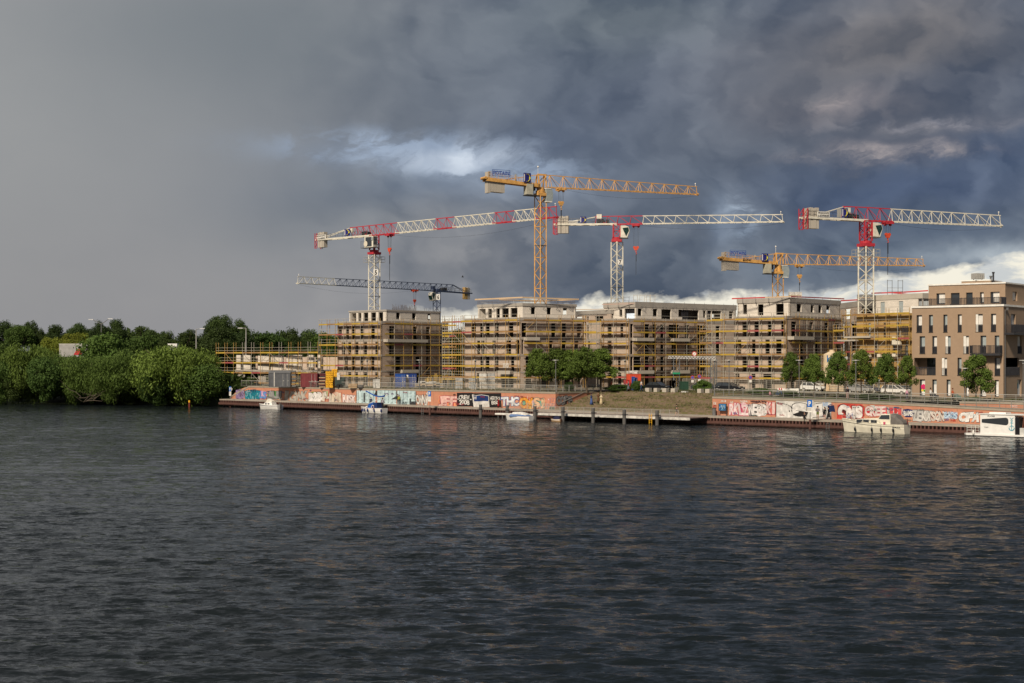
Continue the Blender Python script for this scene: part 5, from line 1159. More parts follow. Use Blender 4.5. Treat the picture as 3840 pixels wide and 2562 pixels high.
rline('safety_rail', 'pale thin rail along the roof of the lower connecting block', 'R4', [(1565,246,270),(1885,240,262)], WOOD, .12)
rline('safety_rail', 'red and timber safety rail along the left roof edge, red board block', 'R6', [(375,122,246),(750,108,243)], RED, .2)
rline('safety_rail', 'middle timber part of the roof rail between two red boards', 'R6', [(750,108,243),(1035,98,241)], WOOD, .2)
rline('safety_rail', 'red board rail along the right roof edge, red board block', 'R6', [(1045,98,241.5),(1645,124,256)], RED, .2)
rline('safety_rail', 'red board rail over the recessed block beside the near crane mast', 'R7', [(235,273,262),(400,265,256)], RED, .22)
rline('safety_rail', 'upper red rail over the white upper storey left of the brown house', 'R7', [(525,202,240),(800,194,238),(1062,178,235)], RED, .2)
rline('safety_rail', 'lower red rail over the white upper storey left of the brown house', 'R7', [(700,198,239),(900,212,236),(1062,204,235)], RED, .14)
def roof_frames(label, k, lst, D, Y0, Y1, m=TUBEG):
    r = thing('roof_scaffold', label, 'scaffold', P3(RX(k,lst[0]), RY(k,Y1), D)); zt_, zb_ = zy(RY(k,Y0), D), zy(RY(k,Y1), D)
    for X0, X1 in zip(lst[::2], lst[1::2]):
        mb = MB(); (xa,_), (xb,_) = at(RX(k,X0), D), at(RX(k,X1), D)
        for x in (xa, xb): mb.beam((x,D,zb_),(x,D,zt_),.07)
        mb.beam((xa,D,zt_-.15),(xb,D,zt_-.15),.06); part('frame', mb, m, r)
    for f in (.45, .22):
        (xa,_), (xb,_) = at(RX(k,lst[0]), D), at(RX(k,lst[-1]), D); bpiece('guard_rail', m, r, (xa,D-.04,zb_+(zt_-zb_)*f), (xb,D-.04,zb_+(zt_-zb_)*f), .05)
roof_frames('loose scaffold frames on the roof of the long shaded wing', 'R5', [470,515,540,595,615,655,660,712], 264, 75, 185, TUBEG)
roof_frames('two tall scaffold frames against the bright sky left of the brown house', 'R7', [677,722,778,822], 236, 75, 215, GREY)
roof_frames('small grey frame on the roof of the long shaded wing, left of the larger ones', 'R5', [358,420], 264, 95, 185, GREY)
# props and pale sheet in the openings of the long wing
def props(fc, k, X0, X1, z0, z1, n, parent, m=DARK):
    u0, u1 = fc.u(RX(k,X0)), fc.u(RX(k,X1))
    for i in range(n): u = u0+(u1-u0)*(i+.5)/n; bpiece('prop', m, parent, fc.p(u,z0,-.25), fc.p(u+random.uniform(-.08,.08),z1,-.25), .09)
props(B3['ul'], 'R5', 380, 480, 16.5, 18.4, 8, B3['o']); props(B3['ur'], 'R5', 1022, 1098, 16.5, 18.4, 7, B3['o']); props(B3['ur'], 'R5', 1306, 1344, 16.5, 18.4, 5, B3['o'])
part('plastic_sheet', quad(B3['ul'], B3['ul'].u(RX('R5',388)), B3['ul'].u(RX('R5',480)), 16.5, 17.5, -.1), mat('pale_blue_sheet', (.62,.72,.85), .5), B3['o'])
mb = MB(); mb.box((0,0,0),(1,1,1))
# consoles under the parapets (small triangle brackets)
for bb, fcs in ((B2, ('ul','ur')), (B3, ('ul','ur')), (B4, ('ul','ur'))):
    for f_ in fcs:
        fc = bb[f_]; n = max(3, int(fc.L/2.6)); z = {id(B2):18.5, id(B3):18.75, id(B4):18.9}[id(bb)]
        for i in range(n):
            u = fc.L*(i+.5)/n; mb = MB(); mb.beam(fc.p(u,z,.0), fc.p(u,z,.55), .05); mb.beam(fc.p(u,z-.5,.0), fc.p(u,z,.55), .05); mb.beam(fc.p(u,z,.5), fc.p(u,z+1.05,.55), .045); part('edge_bracket', mb, GREY, bb['o'])
def pallet_stack(label, x, y, z, w_, d, h, n, m, rz=0, cat='pallet stack', name='block_pallet', gap=.05, pm=WOOD):
    r = thing(name, label, cat, (x, y, z)); hh = h/n
    for i in range(n):
        mb = MB(); mb.box((x,y,z+i*hh+.05),(w_,d,.1),rz); part('pallet', mb, pm, r); mb = MB(); mb.box((x+random.uniform(-.02,.02),y,z+i*hh+.1+(hh-.1-gap)/2),(w_*.97,d*.97,hh-.1-gap),rz); part('block_pack', mb, m, r)
WRAP = mat('wrapped_blocks', (.50,.49,.46), .5, var=.3, vscale=3); DWRAP = mat('dark_wrapped_blocks', (.2,.2,.2), .4, var=.3, vscale=3)
for X0, X1, m, l in ((1022,1080,WRAP,'left wrapped block pallet on the red board roof'),(1082,1160,WRAP,'right wrapped block pallet on the red board roof')):
    p = P3((RX('R6',X0)+RX('R6',X1))/2, RY('R6',98), 250); pallet_stack(l, p[0], p[1], 19.61, (X1-X0)*.3316*250/F, 1.2, 1.35, 2, m)
for X0, X1, l in ((395,465,'left dark pallet on the recessed block behind the near crane mast'),(468,550,'right dark pallet on the recessed block behind the near crane mast')):
    p = P3((RX('R7',X0)+RX('R7',X1))/2, RY('R7',265), 256); pallet_stack(l, p[0], p[1], 19.41, (X1-X0)*.3955*256/F, 1.2, 1.4, 2, DWRAP)

# ------------------------------------------------------------------ railings
def railing(label, pts, h=1.05, step=1.6, nr=4, m=GALV, top=.07, name='railing', post=.06):
    """pts: list of (x, y, z)"""
    r = thing(name, label, 'railing', pts[0])
    for a, c in zip(pts, pts[1:]):
        a = Vector(a); c = Vector(c); L = (c-a).length; n = max(1, round(L/step))
        for i in range(n+1):
            if i == 0 and a != Vector(pts[0]): continue
            p = a+(c-a)*(i/n); piece('post', ubox(m), r, (p.x, p.y, p.z+h/2), QA, (post, post, h))
        bpiece('handrail', GALV, r, a+Vector((0,0,h)), c+Vector((0,0,h)), top)
        for j in range(nr): z = h*(j+.5)/(nr+.3); bpiece('rail', m, r, a+Vector((0,0,z)), c+Vector((0,0,z)), .035)
    return r
def s3(s, t, z): return (*sq(s, t), z)
RDG = mat('railing_steel', (.25,.25,.23), .5, .3)
railing('long railing on the left orange wall', [s3(so_(905,3.7),3.7,3.98), s3(SL-.2,3.7,3.98)], m=RDG)
railing('railing on the cheek wall beside the steps', [s3(SL-.2,3.9,3.98), s3(SL-.2,14.5,3.98)], step=1.5, m=GALV, post=.08)
for i, (a, c) in enumerate(((SR+.1, so_(3180,3.7)), )): pass
rs = [SR+.1, so_(2900,3.7), so_(3180,3.7), so_(3420,3.7), so_(3620,3.7), so_(3840,3.7), so_(4200,3.7)]
railing('railing on the right orange wall following the ramp down', [s3(s,3.7,ramp_z(s)+.2) for s in rs], m=RDG)
railing('railing of the upper promenade in front of the brown house', [s3(so_(3418,7.9),7.9,zg(so_(3418,7.9))), s3(so_(4250,7.9),7.9,3.62)], m=RDG)
mb = MB(); a = s3(SL+.05,4.6,2.3); c = s3(SL+.05,14.6,5.0)
hr = thing('stair_handrail', 'sloping handrail on the side wall of the steps', 'handrail', a); bpiece('handrail', GALV, hr, a, c, .06)

# ------------------------------------------------------------------ jetty, dolphins, posts
J0, J1 = so_(2004,-4.7), so_(2588,-4.7); JZ = 1.08
j = thing('jetty', 'long jetty with white edge beam and mesh railing below the steps', 'jetty', (*sq((J0+J1)/2,-4.7), 0)); n = 16
PL = mat('weathered_planks', (0,)*3, .85, fn=stained((.20,.15,.13), .4, 1, .6))
for i in range(n):
    a, c = J0+(J1-J0)*i/n+.01, J0+(J1-J0)*(i+1)/n-.01; mb = MB(); mb.prism([sq(a,-4.6), sq(c,-4.6), sq(c,-.32), sq(a,-.32)], JZ-.1, JZ); part('deck_panel', mb, PL, j)
    mb = MB(); mb.prism([sq(a,-4.75), sq(c,-4.75), sq(c,-4.61), sq(a,-4.61)], JZ-.33, JZ+.02); part('edge_beam', mb, mat('pale_jetty_beam', (.50,.48,.44), .5, var=.3), j)
    mb = MB(); mb.prism([sq((a+c)/2-.1,-4.4), sq((a+c)/2+.1,-4.4), sq((a+c)/2+.1,-.6), sq((a+c)/2-.1,-.6)], JZ-.5, JZ-.103); part('cross_beam', mb, DARK, j)
railing('mesh railing along the jetty edge', [s3(J0+.2,-4.5,JZ), s3(J1-2,-4.5,JZ)], h=1.0, step=1.5, nr=6, m=mat('mesh_grey', (.38,.36,.33), .5, .2), top=.04, post=.045)
mb = MB(); a, c = so_(1868,-4.2), J0-.1; mb.prism([sq(a,-4.9), sq(c,-4.9), sq(c,-3.7), sq(a,-3.7)], .62, .84); mb2 = MB()
ft = solo('floating_pontoon', mb, WHITE, 'small white floating pontoon left of the covered launch', 'pontoon')
for i in range(3): mb2.prism([sq(a+.5+i*.9,-4.8), sq(a+.6+i*.9,-4.8), sq(a+.6+i*.9,-4.7), sq(a+.5+i*.9,-4.7)], -.6, .618)
part('leg', mb2, GREY, ft)
railing('railing behind the covered launch', [s3(so_(1905,-.1),-.1,zd(60)), s3(J0,-.1,zd(65))], h=1.0, step=1.3, nr=5, m=GALV, top=.04, post=.05)
for px_, yt, yb, l in [(1802,1518,1567,'leftmost thick grey mooring pile, standing alone'),(1902,1521,1571,'mooring pile behind the bow of the covered launch'),(2006,1524,1576,'mooring pile at the stern of the covered launch'),(2111,1527,1581,'mooring pile right beside the wooden dinghy'),(2224,1531,1586,'mooring pile below the woman in the cream robe'),(2341,1537,1591,'mooring pile in the middle of the jetty'),(2464,1540,1594,'mooring pile beside the jetty ladder')]:
    D = 48000/(yb-HZ); x, y = at(px_, D); zt_ = zy(yt, D); r = thing('mooring_pile', l, 'mooring pile', (x, y, -.5), group='thick steel mooring piles along the jetty')
    mb = MB(); mb.tube((x,y,-1.5),(x,y,zt_-.05),.25,14); part('shaft', mb, mat('pile_steel', (0,)*3, .6, fn=stained((.105,.10,.095), .5, 1.2, .5)), r)
    mb = MB(); mb.tube((x,y,zt_-.047),(x,y,zt_+.03),.265,14); part('cap', mb, GREY, r)
    mb = MB(); mb.tube((x,y,zt_-.75),(x,y,zt_-.6),.29,14); mb.box((x+.36,y,zt_-.67),(.3,.12,.12)); part('collar', mb, DARK, r)
def pole_sign(px_, yb, yt_pole, label, w_, ybl0, ybl1, yw1, side):
    D = 48000/(yb-HZ) if yb else 186; x, y = at(px_, D); r = thing('mooring_sign', label, 'sign', (x, y, 0))
    mb = MB(); mb.tube((x,y,-1.2),(x,y,1.25),.17,10); part('pile', mb, RUST, r)
    mb = MB(); mb.beam((x,y,1.25),(x,y,zy(ybl0,D)),.08); part('post', mb, GREY, r)
    z0, z1, z2 = zy(ybl1,D), zy(ybl0,D), zy(yw1,D); ax = QU; c = Vector((x,y))-QN*.1
    def q(u, z, o=0): p = c+QU*u-QN*o; return (p.x, p.y, z)
    mb = MB(); mb.hexa([q(-w_/2,z0),q(w_/2,z0),q(w_/2,z0,-.03),q(-w_/2,z0,-.03),q(-w_/2,z1),q(w_/2,z1),q(w_/2,z1,-.03),q(-w_/2,z1,-.03)]); bd = part('blue_board', mb, mat('traffic_blue', (.01,.12,.45), .4), r)
    mb = MB(); put_text(mb, 'P', q(0,(z0+z1)/2,.005), tuple(QU), w_*.5, (z1-z0)*.66, .04, .01); part('letter', mb, WHITE, bd)
    mb = MB(); s_ = side; mb.add([q(s_*w_/2,z0,.01),q(s_*w_/2,z1,.01),q(s_*(w_/2+w_*.75),(z0+z1)/2-.0,.01)] if s_ > 0 or s_ < 0 else [], [(0,1,2),(2,1,0)]); part('arrow_board', mb, WHITE, r)
    mb = MB(); mb.hexa([q(-w_/2,z2),q(w_/2,z2),q(w_/2,z2,-.03),q(-w_/2,z2,-.03),q(-w_/2,z0-.03),q(w_/2,z0-.03),q(w_/2,z0-.03,-.03),q(-w_/2,z0-.03,-.03)]); wb = part('white_board', mb, WHITE, r)
    mb = MB()
    for i in range(3): z = z2+(z0-.03-z2)*(.3+.22*i); mb.add([q(-w_*.35,z,.008),q(w_*.35,z,.008),q(w_*.35,z+.04,.008),q(-w_*.35,z+.04,.008)], [(0,1,2,3)])
    part('print_line', mb, GREY, wb)
pole_sign(864.5, 1527, 1480, 'blue parking sign with white arrow to the right at the left end of the quay', .62, 1450, 1468, 1484, 1)
pole_sign(1612, 1557, 1500, 'blue parking sign with white arrow to the left, middle of the left wall', .66, 1467, 1487, 1506, -1)
pole_sign(3038, 1610, 1560, 'largest blue parking sign in front of the white letters', .72, 1500, 1527, 1546, 1)
x, y = at(710, 269); mb = MB(); mb.tube((x,y,-1),(x,y,.95),.17,10); r = solo('channel_marker', mb, mat('marker_maroon', (.16,.03,.02), .6), 'short red brown pile with yellow top in the water under the biggest willow', 'marker pile'); mb = MB(); mb.tube((x,y,.953),(x,y,1.35),.175,10); part('top_band', mb, YELLOW, r)
def ladder(px_, t_, z0, z1, label, m=YELLOW):
    s = so_(px_, t_); r = thing('quay_ladder', label, 'ladder', s3(s,t_,z0))
    for d in (-.22,.22): bpiece('side_rail', m, r, s3(s+d,t_,z0), s3(s+d,t_,z1), .06)
    z = z0+.2
    while z < z1: bpiece('rung', m, r, s3(s-.22,t_,z), s3(s+.22,t_,z), .04); z += .3
ladder(2440, -4.85, -.5, 1.5, 'yellow ladder at the jetty edge'); ladder(3105, -.33, -.4, .75, 'short dark ladder below the dark clothed man', GREY); ladder(1584, -.33, -.4, .9, 'short dark ladder right of the sailing boat', GREY)

# ------------------------------------------------------------------ lamps
def lamp(px_, t_, label, ytop=1348, D=None):
    x, y = on(px_, t_) if D is None else at(px_, D); z0 = ground_z(x, y) if D is None else 4.0; z1 = zy(ytop, y)
    r = thing('street_lamp', label, 'street lamp', (x, y, z0), group='slim grey lamps of the promenade')
    mb = MB(); mb.tube((x,y,z0),(x,y,z1-.55),.07,8,.05); part('pole', mb, GREY, r)
    mb = MB(); mb.tube((x,y,z1-.55),(x,y,z1-.15),.11,8,.17); part('lantern', mb, mat('lamp_glass', (.5,.5,.48), .3), r)
    mb = MB(); mb.tube((x,y,z1-.15),(x,y,z1-.08),.52,12,.48); part('disc', mb, GALV, r)
for a in [(1190.6,8,'lamp in front of the red container'),(1377,7,'lamp before the left face of the leftmost tall block'),(1572.6,5.5,'lamp right of the blue container'),(1783,8,'lamp left of the grey block pallets'),(2084,4.6,'lamp at the end of the left wall, in front of the street trees'),(2680,5,'lamp at the left end of the right wall'),(2734,9,'lamp in front of the leftmost scaffold bay of the red board block'),(2997,9,'lamp left of the small white car'),(3209.5,9,'lamp in front of the silver hatchback'),(3837,9.5,'lamp at the right picture edge')]: lamp(*a)
lamp(2344, 17, 'lamp before the shaded wing, left of the red container', 1348); lamp(3617, 9.5, 'lamp just left of the single tree before the brown house', 1378)
def tall_lamp(px_, D, yb, ytop, arms, label):
    x, y = at(px_, D); zb_, zt_ = zy(yb, D), zy(ytop, D); r = thing('road_lamp', label, 'road lamp', (x, y, 4)); mb = MB(); mb.tube((x,y,4),(x,y,zt_),.16,8,.1); part('mast', mb, GALV if len(arms) == 1 else GREY, r)
    for ax, ay in arms:
        q = P3(ax, ay, D); mb = MB(); mb.tube((x,y,zt_),q,.09,6,.07); a_ = part('arm', mb, GREY, r); mb = MB(); s_ = 1 if ax > px_ else -1; mb.box((q[0]+s_*.4,q[1],q[2]+.02),(1.1,.35,.16)); part('lamp_head', mb, mat('pale_lamp_head', (.6,.6,.6), .4), a_)
tall_lamp(380, 330, 1270, 1216, [(348,1199),(408,1196)], 'dark road lamp with two raised arms over the trees')
tall_lamp(735.7, 315, 1285, 1235, [(752,1233)], 'pale road lamp with arm to the right above the biggest willow')
tall_lamp(922.6, 315, 1330, 1231, [(908,1231)], 'pale road lamp with arm to the left behind the low scaffold')

# ------------------------------------------------------------------ graffiti (flat print on the walls)
PC = {}
def paint(r, g, b):
    k = (r, g, b)
    if k not in PC: PC[k] = mat('spray_%02x%02x%02x' % k, lin(r*.86, g*.86, b*.86), .7, var=.22, vscale=1.4)
    return PC[k]
class WallPlane:
    def __init__(s, kind, t=3.4): s.kind, s.t = kind, t
    def pt(s, px, py):
        if s.kind == 'q': x, y = on(px, s.t); return (x, y, zy(py, y))
        k = (px-1920)/F; a = Vector(sq(SL, 0)); L = (k*a.y-a.x)/(QN.x-k*QN.y); q = a+QN*L; return (q.x, q.y, zy(py, q.y))
WP = WallPlane('q'); CP = WallPlane('c')
def graf(wall, pl, k, X0, X1, Y0, Y1, txt, fill, outl, bold=.05, ob=.10, shear=0.0, rot=0.0, bg=None, seed=0, label=None):
    a, b = pl.pt(RX(k,X0), RY(k,(Y0+Y1)/2)), pl.pt(RX(k,X1), RY(k,(Y0+Y1)/2)); A_ = Vector(a[:2]); B_ = Vector(b[:2]); ax = (B_-A_).normalized(); w_ = (B_-A_).length
    c = (A_+B_)/2; z1, z0 = pl.pt(RX(k,(X0+X1)/2), RY(k,Y0))[2], pl.pt(RX(k,(X0+X1)/2), RY(k,Y1))[2]; h = z1-z0; nrm = (ax.y, -ax.x); rg = random.Random(seed+len(txt)*7+int(X0))
    mb = MB(); mats = []
    def P(u, z, o): return (c.x+ax.x*u+nrm[0]*o, c.y+ax.y*u+nrm[1]*o, (z0+z1)/2+z)
    if bg:
        for i, col in enumerate(bg):
            mats.append(paint(*col)); mb.mi = len(mats)-1; npt = 16; ph = rg.uniform(0,6)
            ww, hh = (w_*.54, h*.52) if i == 0 else (w_*rg.uniform(.12,.25), h*rg.uniform(.2,.35)); cx_, cz_ = (0,0) if i == 0 else (rg.uniform(-.35,.35)*w_, rg.uniform(-.3,.3)*h)
            pts = []
            for j in range(npt):
                an = 2*math.pi*j/npt; rr = 1+rg.uniform(-.14,.1); ca, sa = math.cos(an), math.sin(an); q = 1/max(abs(ca), abs(sa))**.75
                pts.append(P(cx_+ca*ww*rr*q*.92, max(z0-(z0+z1)/2-.02, min(h*.56, cz_+sa*hh*rr*q*.92)), .006+.003*i))
            mb.add(pts, [tuple(range(npt))])
    n = len(txt); adv = w_/n
    for li, ch in enumerate(txt):
        if ch == ' ': continue
        dz = rg.uniform(-.06,.06)*h; rr = rot+rg.uniform(-.12,.12); u = -w_/2+adv*(li+.5); sw = adv*(1.12 if ch not in 'I1!' else .6)
        for kk, (col, bo, out) in enumerate(((outl, ob*.7 if fill else ob, .020+.002*(li % 2)), (fill, bold, .030+.002*(li % 2)))):
            if col is None: continue
            m = paint(*col)
            if m not in mats: mats.append(m)
            mb.mi = mats.index(m); put_text(mb, ch, P(u, dz, 0), tuple(ax), sw*(1.1 if kk == 0 and ob > .07 else 1), h*(.96 if kk == 0 else .88), bo, out, shear+rg.uniform(-.1,.1), rr, nrm)
    if fill and len(txt) > 1:   # highlights and drips
        m = paint(*((250,250,250) if sum(fill) < 500 else tuple(int(q*.75) for q in fill)))
        if m not in mats: mats.append(m)
        mb.mi = mats.index(m)
        for i in range(n*2):
            u = rg.uniform(-.45,.45)*w_; z = rg.uniform(-.4,.4)*h; l = rg.uniform(.1,.25)*h; mb.add([P(u-.03,z,.036),P(u+.04,z,.036),P(u+.02,z+l,.036),P(u-.02,z+l,.036)], [(0,1,2,3)])
    return part('graffiti', mb, mats, wall, label=label)
def patch(wall, pl, k, X0, X1, Y0, Y1, col, out=.008, name='painted_panel', poly=None, label=None):
    pts = poly or [(X0,Y1),(X1,Y1),(X1,Y0),(X0,Y0)]; mb = MB(); nn = (-QN.x, -QN.y) if pl.kind == 'q' else (QU.x, QU.y)
    mb.add([(lambda p: (p[0]+nn[0]*out, p[1]+nn[1]*out, p[2]))(pl.pt(RX(k,x), RY(k,y))) for x, y in pts], [tuple(range(len(pts)))]); return part(name, mb, paint(*col), wall, label=label)
WH, BK, SI = (225,222,216), (28,26,28), (165,162,158)
G = lambda *a, **q: graf(wallL, WP, *a, **q)
G('R2', 298,415,1212,1338,'ILS',(150,130,170),(70,50,90),bg=[(120,100,130)]); G('R2', 425,622,1225,1350,'SKWMZ',(20,130,150),(20,30,50),bg=[(110,190,205),(20,90,130)],label='teal lettering'); G('R2', 622,708,1232,1345,'LS',(90,150,210),(170,60,120),bg=[(215,180,215),(200,120,180)])
G('R2', 712,905,1232,1345,'JJ',(150,150,148),BK,bg=[(70,130,70),(60,160,60),(120,60,140)],ob=.16,bold=.12); G('R2', 940,1268,1232,1382,'IGWK',(185,178,168),(120,112,100),ob=.12); G('R2', 1278,1452,1242,1388,'B2B',(232,228,224),BK,ob=.2,bold=.12,bg=[(150,160,70)],label='white letters B2B with black outline')
G('R2', 1458,1530,1235,1345,'A',(220,215,205),(150,50,50),bg=[(170,200,150)])
G('R3', 165,270,1212,1335,'H',(215,205,190),(150,45,50),ob=.14); G('R3', 275,385,1210,1340,'M',(215,200,180),(190,110,90),bg=[(215,190,170)]); G('R3', 236,262,1302,1328,'AS',None,(60,30,60),ob=.0); G('R3', 412,566,1238,1345,'RISK',(240,225,220),(90,40,60),bg=[(235,190,175)],ob=.14,label='pale letters RISK')
# pale blue mural with black shapes
for a, c in ((582,810),(834,1066),(1078,1300)): patch(wallL, WP, 'R3', a, c, 1190, 1362, (198,222,226), .010)
for a, c, y0, y1 in ((576,581,1190,1350),(811,833,1196,1262),(1067,1077,1200,1300),(1301,1312,1205,1370)): patch(wallL, WP, 'R3', a, c, y0, y1, (60,60,62), .011)
for a, c, y0, y1 in ((664,682,1220,1335),(1228,1300,1325,1368),(1228,1245,1290,1325)): patch(wallL, WP, 'R3', a, c, y0, y1, (55,55,58), .016)
patch(wallL, WP, 'R3', 0,0,0,0, (55,55,58), .016, poly=[(1000,1300),(1085,1300),(1085,1256),(1060,1262)]); patch(wallL, WP, 'R3', 0,0,0,0, (55,55,58), .016, poly=[(780,1258),(835,1262),(835,1196),(820,1200)])
mb = MB(); 
for X_ in range(600, 1300, 46):
    if 806 < X_ < 838 or 1060 < X_ < 1082: continue
    for y in (1225, 1262, 1302, 1340):
        a = WP.pt(RX('R3',X_-6), RY('R3',y)); c = WP.pt(RX('R3',X_+8), RY('R3',y)); mb.add([(a[0]-QN.x*.02,a[1]-QN.y*.02,a[2]),(c[0]-QN.x*.02,c[1]-QN.y*.02,c[2]),(c[0]-QN.x*.02,c[1]-QN.y*.02,c[2]+.05),(a[0]-QN.x*.02,a[1]-QN.y*.02,a[2]+.05)], [(0,1,2,3)])
        a = WP.pt(RX('R3',X_), RY('R3',y+6)); mb.add([(a[0]-QN.x*.02,a[1]-QN.y*.02,a[2]),(a[0]+.05-QN.x*.02,a[1]-.045-QN.y*.02,a[2]),(a[0]+.05-QN.x*.02,a[1]-.045-QN.y*.02,a[2]+.6),(a[0]-QN.x*.02,a[1]-QN.y*.02,a[2]+.6)], [(0,1,2,3)])
part('painted_grid', mb, paint(90,120,130), wallL)
G('R3', 1150,1195,1325,1368,'&%',None,BK,ob=.02); G('R3', 1312,1460,1235,1372,'OWNI',(225,222,215),BK,ob=.16,label='pale letters with black outline beside the blue mural')
G('R4', 10,216,1212,1338,'JFF',(235,190,180),(165,50,70),ob=.15,bg=[(235,150,110)],label='letters JFF in pink and red')
patch(wallL, WP, 'R4', 221, 398, 1186, 1340, (30,28,30)); patch(wallL, WP, 'R4', 396, 594, 1190, 1348, (35,33,36), .009); patch(wallL, WP, 'R4', 592, 722, 1190, 1352, (30,28,30))
G('R4', 245,365,1212,1264,'CREW',None,WH,ob=.03); G('R4', 248,362,1266,1322,'2008',None,WH,ob=.03,label='white numerals 2008'); G('R4', 225,246,1250,1262,'..',None,WH,ob=.04); G('R4', 368,388,1255,1268,'..',None,WH,ob=.04)
patch(wallL, WP, 'R4', 0,0,0,0, WH, .014, 'painted_flag', [(412,1350),(392,1206),(402,1204),(430,1214),(500,1206),(582,1218),(590,1345)]); patch(wallL, WP, 'R4', 0,0,0,0, (25,55,115), .018, 'painted_flag', [(416,1282),(408,1214),(440,1220),(500,1212),(576,1224),(580,1282),(520,1278),(470,1284)]); G('R4', 414,440,1226,1262,'H',None,WH,ob=.03)
G('R4', 598,712,1228,1272,'HERTHA',None,WH,ob=.015); G('R4', 615,700,1276,1318,'BSC',None,WH,ob=.02,label='white letters BSC'); G('R4', 725,922,1228,1345,'THC',(230,232,235),(40,55,130),ob=.16,bg=[(215,150,120)],label='white letters THC with blue outline')
G('R4', 932,1085,1232,1372,'CM',(235,160,60),(130,60,40),ob=.14,bg=[(215,120,90),(235,190,80),(110,170,140)]); G('R4', 1085,1235,1232,1365,'S!',(235,190,150),(90,130,120),ob=.14,bg=[(220,140,110),(120,180,160)]); G('R4', 1240,1330,1250,1345,'AH',(225,150,120),(150,120,150),ob=.12); G('R4', 1268,1330,1340,1392,'oo',(80,110,90),BK,ob=.16)
graf(cheek, CP, 'R4', 1346,1525,1212,1325,'COPS',(150,148,148),BK,ob=.16,bold=.1,rot=.12,label='grey letters COPS with black outline')
G = lambda *a, **q: graf(wallR, WP, *a, **q)
G('R6', 252,314,1270,1290,'AKAI',None,WH,ob=.04); G('R6', 165,200,1290,1320,'xx',None,WH,ob=.02); G('R6', 163,203,1325,1372,'ITX',None,(170,50,50),ob=.03); G('R6', 470,560,1272,1292,'DAZIAL',None,WH,ob=.03); G('R6', 362,390,1280,1305,'ko',None,WH,ob=.02); G('R6', 585,770,1275,1300,'Wm&Rw%',None,(60,40,50),ob=.05)
G('R6', 350,560,1300,1442,'RKLZ',(235,215,215),(190,70,110),ob=.16,bg=[(225,160,150),(235,200,205),(190,80,110)],label='pink and white lettering'); G('R6', 560,768,1305,1452,'WEBB',(235,230,228),BK,ob=.15,bg=[(225,205,200),(60,50,60)],label='white lettering with black outline'); G('R6', 768,874,1290,1445,'KI',(235,205,200),(175,40,70),ob=.15,bg=[(215,120,110),(235,210,210)])
patch(wallR, WP, 'R6', 875, 1500, 1272, 1478, (222,220,214), .010, label='white painted ground of the big black letters')
for i, (a, c, ch) in enumerate(((890,1060,'B'),(1065,1222,'S'),(1290,1398,'E'))): G('R6', a,c,1298,1466,ch,(232,230,226),BK,ob=.22,bold=.10,shear=-.05,label='huge white letter with thick black outline')
G('R6', 1095,1140,1330,1350,'ZOID',None,(110,110,110),ob=.0); G('R6', 1330,1385,1318,1340,'STEREO',None,BK,ob=.02); G('R6', 1408,1460,1290,1340,'bu',(190,210,235),(140,160,200),bg=[(205,215,232)])
patch(wallR, WP, 'R6', 0,0,0,0, (28,40,85), .03, 'painted_flag', [(1468,1412),(1456,1322),(1490,1332),(1532,1326),(1546,1402),(1510,1398)]); G('R6', 1466,1494,1338,1368,'H',None,WH,ob=.03)
patch(wallR, WP, 'R7', 0,0,0,0, (205,70,60), .009, poly=[(195,1392),(205,1262),(260,1246),(440,1256),(455,1300),(448,1396)]); G('R7', 212,292,1252,1398,'G',(238,232,228),(90,25,30),ob=.2,bold=.12); G('R7', 292,372,1262,1395,'N',(238,232,228),(110,25,30),ob=.2,bold=.12); G('R7', 370,440,1258,1392,'S',(238,232,228),(110,25,30),ob=.2,bold=.12,label='white letter with dark red outline above the cruiser'); G('R7', 440,466,1268,1372,'!',(200,60,60),(60,20,30),ob=.12)
G('R7', 468,660,1268,1372,'CREE',(232,215,210),(190,40,60),ob=.16,bg=[(200,225,220),(205,60,70),(120,190,185)],label='white and red lettering over teal'); G('R7', 660,822,1285,1380,'ULI',(225,90,90),(120,170,175),ob=.16,bg=[(220,190,180),(60,90,140),(200,60,60)])
patch(wallR, WP, 'R7', 0,0,0,0, (22,40,100), .012, poly=[(818,1345),(826,1305),(870,1298),(918,1308),(928,1345),(905,1378),(850,1378)]); G('R7', 832,918,1314,1366,'BAMS',None,WH,ob=.05,rot=-.05,label='white letters BAMS on navy')
G('R8', 105,190,1262,1375,'ZE',(200,198,194),(95,95,98),ob=.14,bg=[(185,180,176)]); G('R8', 190,275,1268,1375,'KX',(215,212,206),(110,108,110),ob=.14,bg=[(195,190,184)]); G('R8', 275,390,1275,1378,'SON',(225,215,205),(100,50,50),ob=.14,bg=[(220,150,120),(210,205,200)],label='red brown and white lettering'); G('R8', 395,516,1284,1352,'BAOS',(190,215,235),(45,70,130),ob=.14,bg=[(205,190,195),(120,160,200)],label='pale blue lettering'); G('R8', 455,500,1352,1375,'ha',None,(190,60,40),ob=.02)
G('R8', 532,722,1288,1388,'CFA',(238,236,232),BK,ob=.16,bold=.1,shear=.15,bg=[(235,160,125),(225,240,245)],label='white letters CFA with black outline'); G('R8', 1062,1127,1335,1400,'WM',(235,215,205),(200,110,90),ob=.12)
graf(wallU, WallPlane('q', 7.6), 'R8', 1000,1068,1222,1246,'TAGS',None,(235,200,190),ob=.02)
for (wl, k, lst) in ((wallL,'R4',[(60,.6),(640,.6),(1130,.5)]),(wallR,'R6',[(420,.5),(690,.5)])): pass
